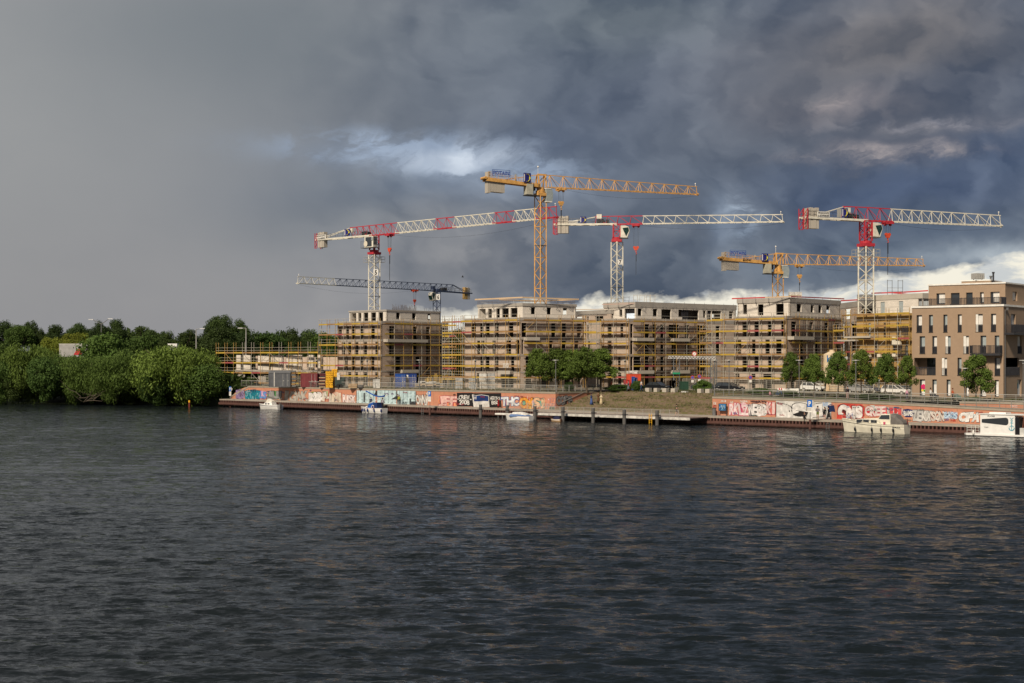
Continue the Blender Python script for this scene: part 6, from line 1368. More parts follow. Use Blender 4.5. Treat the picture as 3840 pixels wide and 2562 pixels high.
# notice board and bin
s = so_(RX('R6',273), 2.9); r = thing('notice_board', 'dark framed notice board sprayed blue at the left end of the right wall', 'notice board', s3(s,2.9,zd(s)))
D = on(RX('R6',273), 2.9)[1]; zt_, zb_ = zy(RY('R6',1308), D), zy(RY('R6',1392), D); hw = .62
for d in (-hw, hw): bpiece('leg', DARK, r, s3(s+d,2.9,zd(s)), s3(s+d,2.9,zt_), .09)
mb = MB(); a, b, c, d = sq(s-hw,2.88), sq(s+hw,2.88), sq(s+hw,2.96), sq(s-hw,2.96); mb.prism([a,b,c,d], zb_, zt_); bd = part('board', mb, DARK, r)
mb = MB(); rg = random.Random(2); mats = [paint(60,130,190), paint(30,60,120), paint(190,215,235), paint(40,160,190)]
a, b = Vector(sq(s-hw+.08,2.87)), Vector(sq(s+hw-.08,2.87)); mb.add([(*a,zb_+.08),(*b,zb_+.08),(*b,zt_-.08),(*a,zt_-.08)], [(0,1,2,3)])
for i in range(46):
    mb.mi = rg.choice((1,2,3)); f, z = rg.uniform(.03,.85), rg.uniform(zb_+.1, zt_-.35); p = a+(b-a)*f-QN*.01; q = a+(b-a)*(f+rg.uniform(.05,.12))-QN*.01; mb.add([(*p,z),(*q,z+rg.uniform(-.1,.1)),(*q,z+.12),(*p,z+rg.uniform(.1,.3))], [(0,1,2,3)])
part('sprayed_sheet', mb, mats, bd)
s = so_(RX('R6',178), 2.7); x, y = sq(s,2.7); mb = MB(); mb.tube((x,y,zd(s)),(x,y,zd(s)+1.0),.26,12); r = solo('litter_bin', mb, GREY, 'grey cylindrical litter bin beside the notice board', 'litter bin'); mb = MB(); mb.tube((x,y,zd(s)+1.003),(x,y,zd(s)+1.1),.29,12,.2); part('lid', mb, DARK, r)

# ------------------------------------------------------------------ boats
def hull_rings(L, B, H, sheer=.35, n=14, bow=-1, z0=-.35, tr=.72):
    """bow towards local -x when bow = -1"""
    R_ = []
    for i in range(n+1):
        f = i/n; x = (f-.5)*L; g = f if bow < 0 else 1-f     # g: 0 at the bow, 1 at the stern
        w_ = B/2*min(1, (math.sin(min(1, g*1.55)*math.pi/2)**.75))*(1 if g < .7 else 1-(1-tr)*((g-.7)/.3)**2); w_ = max(w_, .03); top = H+sheer*(1-g)**2+.08*g*g
        xo = bow*(1-g)**6*L*.0; rake = bow*.55*(1-g)**4
        R_.append([(x+rake*k[2], k[0]*w_, k[1]) for k in ((1,top,1),(.97,top*.55,.6),(.8,.02,.25),(.4,z0,0),(-.4,z0,0),(-.8,.02,.25),(-.97,top*.55,.6),(-1,top,1))])
    return R_
def local_boat(name, label, px_, yw, cat='boat', rz=None, D=None):
    D = D or 48000/(yw-HZ); x, y = at(px_, D); return thing(name, label, cat, (x, y, 0.0), QA if rz is None else rz)
def LP(name, mb, m, parent, **k): return part(name, mb, m, parent, local=True, **k)
def fender(parent, x, y, z, m, r=.13, h=.5):
    mb = MB(); mb.ball((x,y,z), 1, 8, 6, (r,r,h/2)); mb.beam((x,y,z+h/2),(x,y,z+h/2+.35),.02); LP('fender', mb, m, parent, smooth=False)
def rim(mb, rings, z_off, w_=.06):
    for side in (0, -1):
        for a, c in zip(rings, rings[1:]): mb.beam((a[side][0],a[side][1],a[side][2]+z_off),(c[side][0],c[side][1],c[side][2]+z_off), w_)
def deck_from(rings, dz=-.06):
    mb = MB(); n = len(rings); mb.v = [(*r[0][:2], r[0][2]+dz) for r in rings]+[(*r[-1][:2], r[-1][2]+dz) for r in rings]; mb.f = [(i, i+1, n+i+1, n+i) for i in range(n-1)]; mb.m = [0]*(n-1); return mb
HW = mat('boat_white', (.74,.73,.70), .3, var=.06); HC = mat('boat_cream', (.68,.64,.52), .35, var=.08); STR = mat('hull_stripe', (.03,.05,.10), .4); CANV = mat('grey_canvas', (.13,.12,.11), .9); BCAN = mat('blue_canvas', (.01,.08,.33), .8)
def band(parent, rings, f0, f1, m, name='stripe', side=None, out=.012):
    mb = MB()
    for sd in (0, -1):
        o = 1 if sd == 0 else -1; b = 1 if sd == 0 else -2
        for a, c in zip(rings, rings[1:]):
            def pt(r, f): p, q = Vector(r[sd]), Vector(r[b]); v = p+(q-p)*f; return (v.x, v.y+o*out, v.z)
            mb.add([pt(a,f0),pt(c,f0),pt(c,f1),pt(a,f1)], [(0,1,2,3)])
    return LP(name, mb, m, parent)
# a: small cruiser at the left
b = local_boat('sailing_boat', 'small white sailing boat with two dark blue stripes below the lettering B2B', RX('R2',765), 1532, D=on(RX('R2',765), -1.75)[1]); Rr = hull_rings(5.9, 2.1, .78, .25)
mb = MB(); mb.loft(Rr); LP('hull', mb, HW, b); band(b, Rr, .35, .5, STR); band(b, Rr, .62, .7, STR); LP('deck', deck_from(Rr), HW, b)
mb = MB(); mb.loft([[(x, y*.62, z) for y, z in ((-1,.75),(-.85,zt_),(.85,zt_),(1,.75))] for x, zt_ in ((-1.6,.85),(-1.1,1.25),(.4,1.38),(1.0,1.3),(1.1,.85))]); cb = LP('cabin', mb, HW, b)
for x in (-.9, -.1): mb = MB(); mb.bx(x,x+.5,-.66,-.6,.95,1.15); LP('window', mb, GLASS, cb)
mb = MB(); mb.loft([[(x, y*.45, z) for y, z in ((-1,1.35),(-.7,zt_),(.7,zt_),(1,1.35))] for x, zt_ in ((-1.0,1.5),(-.5,1.95),(.2,2.05),(.8,1.6))]); LP('spray_hood', mb, mat('pale_canvas', (.6,.57,.5), .9), b)
mb = MB(); mb.tube((-1.2,0,2.35),(2.3,0,1.75),.07,6); mb.tube((-.2,0,1.4),(-.2,0,2.3),.04,6); LP('lowered_mast', mb, GREY, b)
mb = MB(); mb.tube((-1.1,.02,2.48),(1.6,.02,2.02),.12,7,.07); LP('furled_sail', mb, CANV, b)
mb = MB(); [mb.beam((1.6+.3*i,-.8,.75),(1.6+.3*i,-.8,1.3),.035) for i in range(4)]; mb.beam((1.6,-.8,1.3),(2.7,-.75,1.3),.035); mb.bx(2.85,3.1,-.2,.2,.2,1.15); LP('stern_rail', mb, GREY, b)
b.scale = (.95,)*3
# b: sailing boat with blue canopy
b = local_boat('sailing_boat', 'white sailing boat with blue canopy, blue fenders and lowered mast before the pale blue mural', RX('R3',788), 1549, D=on(RX('R3',788), -1.6)[1]); Rr = hull_rings(6.6, 2.4, .95, .3)
mb = MB(); mb.loft(Rr); LP('hull', mb, HW, b); LP('deck', deck_from(Rr), HW, b); band(b, Rr, .3, .36, mat('hull_red_stripe', (.35,.04,.04), .4))
mb = MB(); mb.loft([[(x, y*.75, z) for y, z in ((-1,.9),(-.85,zt_),(.85,zt_),(1,.9))] for x, zt_ in ((-2.2,1.0),(-1.6,1.35),(-.4,1.5),(-.3,1.0))]); cb = LP('cabin', mb, HW, b); mb = MB(); mb.bx(-1.6,-1.1,-.72,-.67,1.05,1.2); LP('window', mb, GLASS, cb)
mb = MB(); mb.loft([[(x, y, z) for y, z in ((-1.0,1.0),(-.95,zt_-.15),(-.5,zt_),(.5,zt_),(.95,zt_-.15),(1.0,1.0))] for x, zt_ in ((-.9,1.35),(-.5,2.0),(.4,2.15),(.8,2.1))]); LP('canopy', mb, BCAN, b)
mb = MB(); mb.bx(.9,1.9,-.85,.85,1.0,2.15); LP('cockpit_tent', mb, mat('dark_blue_canvas', (.01,.03,.12), .8), b); mb = MB(); mb.bx(-2.6,-1.9,-.5,.3,.95,1.1); LP('blue_cover', mb, BCAN, b)
mb = MB(); mb.tube((-1.0,0,2.0),(4.2,0,3.75),.075,7); LP('lowered_mast', mb, WHITE, b)
mb = MB(); P_ = [(-2.2,-.1,4.45),(-.8,-.1,3.95),(.6,-.1,3.5),(2.0,-.1,3.35),(3.4,-.1,3.55)]; [mb.tube(a, c, .13, 7) for a, c in zip(P_, P_[1:])]; LP('blue_sail_roll', mb, BCAN, b)
mb = MB(); mb.tube((-2.2,-.1,4.4),(-3.0,0,1.2),.02,4); mb.tube((-2.2,-.1,4.4),(-.9,0,2.0),.03,4); mb.tube((1.7,-.7,1.0),(1.7,-.7,3.5),.03,5); mb.tube((1.7,.7,1.0),(1.7,.7,3.5),.03,5); mb.tube((-3.0,-.4,1.2),(-3.0,-.4,1.75),.02,4); mb.beam((-3.0,-.4,1.75),(-1.5,-.95,1.6),.025); LP('rigging', mb, GREY, b)
mb = MB(); n = 14
for i in range(n): a0_, a1_ = 2*math.pi*i/n, 2*math.pi*(i+1)/n; mb.mi = 1 if i % 4 == 0 else 0; mb.tube((1.1+.36*math.cos(a0_),-1.28,1.25+.36*math.sin(a0_)),(1.1+.36*math.cos(a1_),-1.28,1.25+.36*math.sin(a1_)),.07,6)
LP('lifebuoy', mb, [WHITE, RED], b)
for x, y in ((-2.4,-.95),(-1.6,-1.15),(-.5,-1.25),(1.5,-1.25),(3.2,-.9)): fender(b, x, y, .55, DBLUE, .17, .75)
mb = MB(); [mb.beam((3.2,-.35,-.1+.2*i),(3.2,.1,-.1+.2*i),.03) for i in range(6)]; mb.beam((3.25,-.35,-.2),(3.25,-.35,1.2),.03); mb.beam((3.25,.1,-.2),(3.25,.1,1.2),.03); LP('stern_ladder', mb, DARK, b)
b.scale = (.83,)*3
# c: covered launch
b = local_boat('covered_launch', 'white open launch under a white and blue tarpaulin behind the mooring piles', RX('R4',928), 1576); Rr = hull_rings(5.9, 2.0, .72, .3)
mb = MB(); mb.loft(Rr); LP('hull', mb, HW, b); band(b, Rr, .0, .1, mat('wood_rubbing_strake', (.3,.17,.08), .6), 'rubbing_strake')
mb = MB(); mb.loft([[(x, y*w_, z) for y, z in ((-1,.68),(-.8,.95*zt_),(0,zt_),(.8,.95*zt_),(1,.68))] for x, w_, zt_ in ((-2.2,.5,.95),(-1.6,.9,1.15),(0,1.0,1.2),(1.6,.95,1.1),(2.6,.8,.9))]); LP('blue_cover', mb, mat('faded_blue_cover', (.10,.17,.33), .8), b)
mb = MB(); mb.loft([[(x, y*w_, z) for y, z in ((-1,.98),(-.7,zt_-.05),(0,zt_+.03),(.7,zt_-.05),(1,.98))] for x, w_, zt_ in ((-1.75,.5,1.15),(-1.2,.75,1.5),(.6,.8,1.55),(1.8,.75,1.35),(2.1,.6,1.1))]); LP('white_cover', mb, mat('dirty_white_cover', (.58,.56,.52), .85, var=.2), b)
b.scale = (.8,)*3
# d: dinghy
b = local_boat('dinghy', 'tiny wooden dinghy with dark blue cover between two mooring piles', RX('R4',1350), 1581); Rr = hull_rings(2.6, 1.25, .38, .12)
mb = MB(); mb.loft(Rr); LP('hull', mb, mat('varnished_wood', (.42,.27,.14), .5), b); band(b, Rr, .35, .95, HW, 'painted_side')
mb = MB(); mb.loft([[(x, y*w_, z) for y, z in ((-1,.4),(-.7,zt_),(.7,zt_),(1,.4))] for x, w_, zt_ in ((-1.0,.3,.6),(-.4,.5,.95),(.5,.52,.95),(1.0,.45,.55))]); LP('cover', mb, mat('navy_cover', (.015,.02,.06), .8), b); mb = MB(); mb.bx(1.2,1.4,-.12,.12,.0,.6); LP('outboard', mb, RUST, b)
b.scale = (.62,.62,.8)
# e: motor cruiser
b = local_boat('motor_cruiser', 'cream motor cruiser with grey canvas at its stern before the red and white letters', 3284, 1623); Rr = hull_rings(10.9, 3.1, 1.25, .75, 22)
mb = MB(); mb.loft(Rr); LP('hull', mb, HC, b); LP('deck', deck_from(Rr, -.08), HC, b); band(b, Rr, .42, .49, BLACK, 'black_strake', out=.03)
mb = MB(); rim(mb, Rr, .03, .07); LP('gunwale', mb, CREAM, b)
mb = MB(); mb.loft([[(x, y*w_, z) for y, z in ((-1,1.2),(-.96,zt_-.12),(-.85,zt_),(.85,zt_),(.96,zt_-.12),(1,1.2))] for x, w_, zt_ in ((-3.4,.7,1.35),(-3.0,.95,2.0),(-1,1.2,2.15),(1.0,1.22,2.2),(1.1,1.22,1.4))]); cb = LP('cabin', mb, HC, b)
for x in (-2.75,-1.55,-.2):
    mb = MB(); mb.bx(x-.04,x+1.04,-1.23,-1.2,1.5,1.98); fr_ = LP('window', mb, GALV, cb); mb = MB(); mb.bx(x,x+1.0,-1.245,-1.232,1.54,1.94); LP('pane', mb, GLASS, fr_)
mb = MB(); mb.loft([[(x, y*w_, z) for y, z in ((-1,1.3),(-.95,zt_-.1),(-.8,zt_),(.8,zt_),(.95,zt_-.1),(1,1.3))] for x, w_, zt_ in ((.9,1.2,2.2),(1.45,1.1,2.85),(3.0,1.1,2.95),(3.15,1.15,2.2))]); wh = LP('wheelhouse', mb, HC, b)
mb = MB(); mb.add([(1.15,-1.21,2.2),(3.0,-1.2,2.2),(2.95,-1.13,2.78),(1.55,-1.12,2.72)], [(0,1,2,3)]); LP('pane', mb, GLASS, wh)
mb = MB(); mb.loft([[(x, y*1.2, z) for y, z in ((-1,1.3),(-.98,zt_-.4),(-.7,zt_),(.7,zt_),(.98,zt_-.4),(1,1.3))] for x, zt_ in ((3.17,2.95),(3.9,2.75),(4.4,2.2),(4.9,1.9),(5.2,1.6))]); LP('canvas_tent', mb, CANV, b)
for x in (-2.9,.2,1.8,3.9) : fender(b, x-.1, -1.55 if x > -2 else -1.3, .55, BLACK, .17, .75)
mb = MB(); pts = [(r_[-1][0], r_[-1][1]*.96, r_[-1][2]) for r_ in Rr[:16:2]]; [mb.beam((x,y,z),(x,y,z+.55),.03) for x,y,z in pts]; [mb.beam((a[0],a[1],a[2]+.55),(c[0],c[1],c[2]+.55),.03) for a, c in zip(pts, pts[1:])]; LP('deck_rail', mb, GALV, b)
mb = MB(); mb.tube((5.3,0,1.2),(5.5,0,2.3),.03,5); LP('flag_pole', mb, DARK, b); mb = MB(); mb.add([(5.5,0,2.3),(5.42,-.12,1.75),(5.6,-.1,1.3),(5.62,.05,1.6)], [(0,1,2,3)]); LP('flag', mb, mat('furled_dark_flag', (.12,.03,.03), .9), b)
mb = MB(); put_text(mb, 'DUN-E276', (4.3,-1.5,1.0), (1,0), 1.3, .2, .03, .0); LP('boat_name', mb, DARK, b); mb = MB(); mb.bx(2.15,2.5,-1.62,-1.55,1.35,1.75); LP('towel', mb, mat('pink_towel', (.5,.08,.15), .9), b)
b.scale = (.77,.77,.82)
bk = thing('bicycle', 'bicycle standing on the bow of the cream cruiser', 'bicycle', (*at(3186, 178.5), 1.42), QA)
def bicycle(t):
    for x in (-.5,.5):
        mb = MB(); n = 16
        for i in range(n): a0_, a1_ = 2*math.pi*i/n, 2*math.pi*(i+1)/n; mb.tube((x+.33*math.cos(a0_),0,.35+.33*math.sin(a0_)),(x+.33*math.cos(a1_),0,.35+.33*math.sin(a1_)),.022,5)
        for i in range(6): an = math.pi*i/6; mb.beam((x+.32*math.cos(an),0,.35+.32*math.sin(an)),(x-.32*math.cos(an),0,.35-.32*math.sin(an)),.008)
        LP('wheel', mb, DARK, t)
    mb = MB(); [mb.tube(a, c, .022, 5) for a, c in (((-.5,0,.35),(-.05,0,.32)),((-.05,0,.32),(.38,0,.78)),((-.05,0,.32),(-.18,0,.85)),((-.18,0,.8),(.36,0,.8)),((-.5,0,.35),(-.17,0,.78)),((.5,0,.35),(.36,0,.95)))]; LP('frame', mb, BLUE, t)
    mb = MB(); mb.box((-.2,0,.9),(.26,.14,.05)); LP('saddle', mb, BLACK, t); mb = MB(); mb.beam((.36,-.28,1.0),(.36,.28,1.0),.03); LP('handlebar', mb, BLACK, t)
bicycle(bk)
# f: houseboat
b = local_boat('houseboat', 'boxy white houseboat with black rounded window and anchor sign at the right edge', 3762, 1636)
mb = MB(); mb.loft([[(x, y, z) for y, z in ((-1.5,.05),(-1.5,.32),(1.5,.32),(1.5,.05),(1.3,-.35),(-1.3,-.35))] for x in (-4.4,5.2)]); mb.loft([[(x, y*w_, z) for y, z in ((-1.5,.1),(-1.5,.32),(1.5,.32),(1.5,.1))] for x, w_ in ((-4.9,.6),(-4.4,1))]); LP('hull', mb, HW, b); mb = MB(); mb.bx(-4.5,5.2,-1.53,-1.503,.02,.08); LP('black_strake', mb, BLACK, b)
mb = MB(); mb.bx(-2.45,2.35,-1.35,1.35,.323,2.95); cb = LP('cabin', mb, HW, b)
mb = MB(); pts = []
for cx_, cz_, a0_ in ((1.1,2.1,0),(1.1,2.1,1),(-2.0,2.1,2),(-2.0,2.1,3)):
    r_ = .38 if a0_ < 2 else .12; ox = cx_ if a0_ < 2 else cx_-.12
    for i in range(5): an = math.pi/2*(a0_-1)+math.pi/2*i/4; pts.append((ox+r_*math.cos(an), -1.362, (1.93 if a0_ in (0,3) else 2.2)+ (r_*math.sin(an))))
mb.add(pts, [tuple(range(len(pts)))]); LP('window', mb, GLASS, cb)
mb = MB()
for i in range(14): a0_, a1_ = math.pi+math.pi*i/14, math.pi+math.pi*(i+1)/14; mb.beam((1.93+.36*math.cos(a0_),-1.37,1.25+.36*math.sin(a0_)),(1.93+.36*math.cos(a1_),-1.37,1.25+.36*math.sin(a1_)),.08)
mb.beam((1.93,-1.37,.9),(1.93,-1.37,2.05),.07); mb.beam((1.7,-1.37,1.9),(2.16,-1.37,1.9),.06); [mb.beam((1.93+.12*math.cos(q),-1.37,2.2+.12*math.sin(q)),(1.93+.12*math.cos(q+1.05),-1.37,2.2+.12*math.sin(q+1.05)),.05) for q in (0,1.05,2.1,3.14,4.2,5.2)]
for sx in (-1,1): mb.beam((1.93,-1.37,1.55),(1.93+sx*.3,-1.37,1.35),.05); mb.beam((1.93,-1.37,2.4),(1.93+sx*.25,-1.37,2.6),.05)
LP('anchor_sign', mb, mat('turquoise_print', (.02,.28,.38), .5), cb)
mb = MB(); put_text(mb, 'FLOSS', (-.9,-1.36,2.72), (1,0), 1.0, .2, .03, .01); put_text(mb, 'TUFF', (-1.6,-1.36,1.2), (1,0), .6, .16, .02, .01); LP('lettering', mb, GREY, cb)
mb = MB(); mb.bx(2.352,2.9,-1.2,1.2,.32,2.6); LP('doorway', mb, BLACK, b); mb = MB(); mb.bx(-2.6,4.4,-1.45,1.45,2.953,3.05); LP('roof', mb, HW, b); mb = MB(); mb.loft([[(x,y,z) for y, z in ((-.9,3.053),(-.8,3.25),(.8,3.25),(.9,3.053))] for x in (-1.4,.9)]); LP('roof_hatch', mb, HW, b)
mb = MB(); mb.bx(3.0,4.2,-1.3,-.2,.323,1.25); mb.bx(3.1,3.95,1.0,1.3,.323,2.9); mb.bx(4.1,4.3,-1.35,-1.2,.32,2.95); LP('cockpit_locker', mb, mat('offwhite_panel', (.5,.5,.48), .5), b)
mb = MB(); mb.beam((3.3,-1.1,.9),(3.6,-1.1,3.35),.12); mb.beam((3.9,-1.15,.9),(3.95,-1.15,3.35),.12); LP('boarding_plank', mb, mat('brown_plank', (.14,.05,.03), .7), b)
mb = MB(); mb.bx(5.25,5.7,-.5,.1,-.2,1.1); mb.ball((5.4,-.75,.75),.3,8,5); LP('outboard_motor', mb, BLACK, b)
mb = MB()
for x in (-4.3,-3.7,-3.1,-2.6): mb.beam((x,-1.4,.32),(x,-1.4,1.4),.04)
for z in (.75,1.1,1.4): mb.beam((-4.3,-1.4,z),(-2.6,-1.4,z),.035); mb.beam((-4.3,-1.4,z),(-4.3,1.2,z),.035)
LP('bow_rail', mb, WHITE, b); fender(b, -3.3, -1.65, .45, WHITE, .16, .7)

b.scale = (.87,)*3; b.location = (*at(3757, b.location.y), 0)

rg = random.Random(21)
for wl, P0, P1 in ((wallL, 905, 2075), (wallR, 2690, 3830)):
    for i in range(34):
        px_ = rg.uniform(P0, P1); x, y = on(px_, 3.4); s_ = (Vector((x,y))-Q0).dot(QU); zt_ = 3.7 if wl is wallL else ramp_z(s_)-.1
        mb = MB(); put_text(mb, rg.choice(['ok','zap','rex','o2','mia','K7','yo','uno','ax','tim','wow','nue']), (x, y, rg.uniform(zt_-.9, zt_-.25) if rg.random() < .6 else rg.uniform(zd(s_)+.15, zd(s_)+.5)), tuple(QU), rg.uniform(.4,1.1), rg.uniform(.14,.32), .01, .045, rg.uniform(-.3,.3), rg.uniform(-.2,.2))
        part('tag', mb, paint(*rg.choice([(35,33,38),(220,218,214),(60,70,130),(150,50,60),(90,110,100),(120,90,130)])), wl)

# ------------------------------------------------------------------ cars
def car(label, px_, D, rz, L, W_, H, col, kind='sedan', group='cars parked along the road'):
    x, y = at(px_, D); t = thing('parked_car', label, 'car', (x, y, ground_z(x, y)+.03), rz, group)
    h = H
    if kind == 'sedan': lower = [(-.5,.28),(-.5,.58),(-.47,.66),(-.3,.70),(.27,.66),(.44,.60),(.5,.50),(.5,.28)]; cab = [(-.36,.68),(-.25,.97),(-.12,1.0),(.05,.99),(.24,.67)]
    elif kind == 'hatch': lower = [(-.5,.26),(-.5,.62),(-.47,.68),(-.2,.66),(.22,.63),(.43,.54),(.5,.42),(.5,.26)]; cab = [(-.46,.67),(-.38,.95),(-.25,1.0),(0,.99),(.26,.63)]
    else: lower = [(-.5,.26),(-.5,.60),(-.48,.64),(-.2,.63),(.2,.62),(.45,.56),(.5,.46),(.5,.26)]; cab = [(-.48,.63),(-.42,.94),(-.36,1.0),(.0,.99),(.2,.62)]
    def sect(prof, ws, inset):
        R_ = []
        for yy, sc, zs in ((-1,.0,0),(-.97,1,0),(.97,1,0),(1,.0,0)): pass
        return R_
    mb = MB(); pr = [(p[0]*L, p[1]*h) for p in lower]; n = len(pr); cx_ = 0; cz_ = .47*h
    ringL = lambda yy, s: [(p[0]*s+cx_*(1-s), yy*W_/2, p[1]*s+cz_*(1-s)) for p in pr]
    mb.loft([ringL(-1,.955), ringL(-.9,1), ringL(.9,1), ringL(1,.955)]); body = LP('body', mb, col, t)
    mb = MB(); pc = [(p[0]*L, p[1]*h) for p in cab]; mb.loft([[(p[0], s*W_/2*(.93 if i in (0,len(pc)-1) else .76), p[1]) for i, p in enumerate(pc)] for s in (-1,1)]); gl = LP('greenhouse', mb, GLASS, t)
    mb = MB(); k0, k1 = pc[1], pc[-2]
    mb.hexa([(k0[0]-.02,-W_*.37,k0[1]-.02),(k1[0]+.02,-W_*.37,k1[1]-.02),(k1[0]+.02,W_*.37,k1[1]-.02),(k0[0]-.02,W_*.37,k0[1]-.02),(k0[0]+.1,-W_*.34,h+.01),(k1[0]-.05,-W_*.34,h+.01),(k1[0]-.05,W_*.34,h+.01),(k0[0]+.1,W_*.34,h+.01)]); LP('roof', mb, col, t)
    mb = MB()
    for s in (-1,1):
        for i, j in ((0,1),(-1,-2)): a, c = pc[i], pc[j]; mb.beam((a[0],s*W_/2*.935,a[1]),(c[0],s*W_/2*.77,c[1]),.07)
        xm = (pc[1][0]+pc[-2][0])/2; mb.beam((xm,s*W_/2*.935,pc[0][1]),(xm,s*W_/2*.77,h*.98),.07)
    LP('pillar', mb, col, t)
    for sx in (-.31,.32):
        for s in (-1,1):
            mb = MB(); r_ = .31; mb.tube((sx*L,s*(W_/2-.2),r_),(sx*L,s*(W_/2+.005),r_),r_,14); wl = LP('wheel', mb, RUBBER, t); mb = MB(); mb.tube((sx*L,s*(W_/2),r_),(sx*L,s*(W_/2+.015),r_),r_*.6,10); LP('rim', mb, GALV, wl)
    for s in (-1,1):
        mb = MB(); mb.box((L*.485,s*W_*.36,h*.50),(.12,.34,.13)); LP('headlight', mb, mat('headlight_glass', (.55,.55,.5), .15), t); mb = MB(); mb.box((-L*.492,s*W_*.38,h*.55),(.08,.25,.18)); LP('tail_light', mb, mat('tail_light_red', (.35,.01,.01), .3), t)
    mb = MB(); mb.box((L*.49,0,h*.3),(.12,W_*.9,.16)); mb.box((-L*.49,0,h*.3),(.12,W_*.9,.16)); LP('bumper', mb, DARK, t); mb = MB(); mb.box((L*.5+.05,0,h*.33),(.03,.5,.11)); LP('number_plate', mb, WHITE, t)
    return t
CARB = mat('black_car_paint', (.012,.013,.016), .22, spec=.6, var=0); CARG = mat('dark_grey_car_paint', (.04,.045,.05), .3, var=0); CARW = mat('white_car_paint', (.72,.71,.68), .3, var=0); CARS = mat('silver_car_paint', (.36,.36,.36), .3, .3, var=0); CARN = mat('dark_blue_car_paint', (.02,.03,.06), .3, var=0)
def R5x(X): return RX('R5',X)
car('black saloon beside the red container, leftmost parked car', R5x(740), 228, QA, 4.6, 1.8, 1.42, CARB); car('dark car with pale windows in front of the scaffold corner, second black car', R5x(1278), 226, QA+.06, 4.4, 1.8, 1.45, CARG)
car('black estate car at the left end of the ramp railing', RX('R6',352), 225, QA, 4.6, 1.8, 1.42, CARB, 'estate'); car('small white rounded car under the street trees', RX('R6',1290), 226, QA, 3.7, 1.65, 1.5, CARW, 'hatch')
car('silver hatchback behind the ramp railing', RX('R7',415), 219, QA, 4.0, 1.7, 1.48, CARS, 'hatch'); car('low dark car directly right of the silver hatchback', RX('R7',508), 221, QA, 3.9, 1.65, 1.35, CARN); car('white boxy estate car left of the brown house', RX('R7',758), 214, QA, 4.2, 1.7, 1.48, CARW, 'estate')
car('dark car mostly hidden beyond the white estate car', RX('R7',862), 216, QA, 4.1, 1.7, 1.4, CARB, 'hatch')

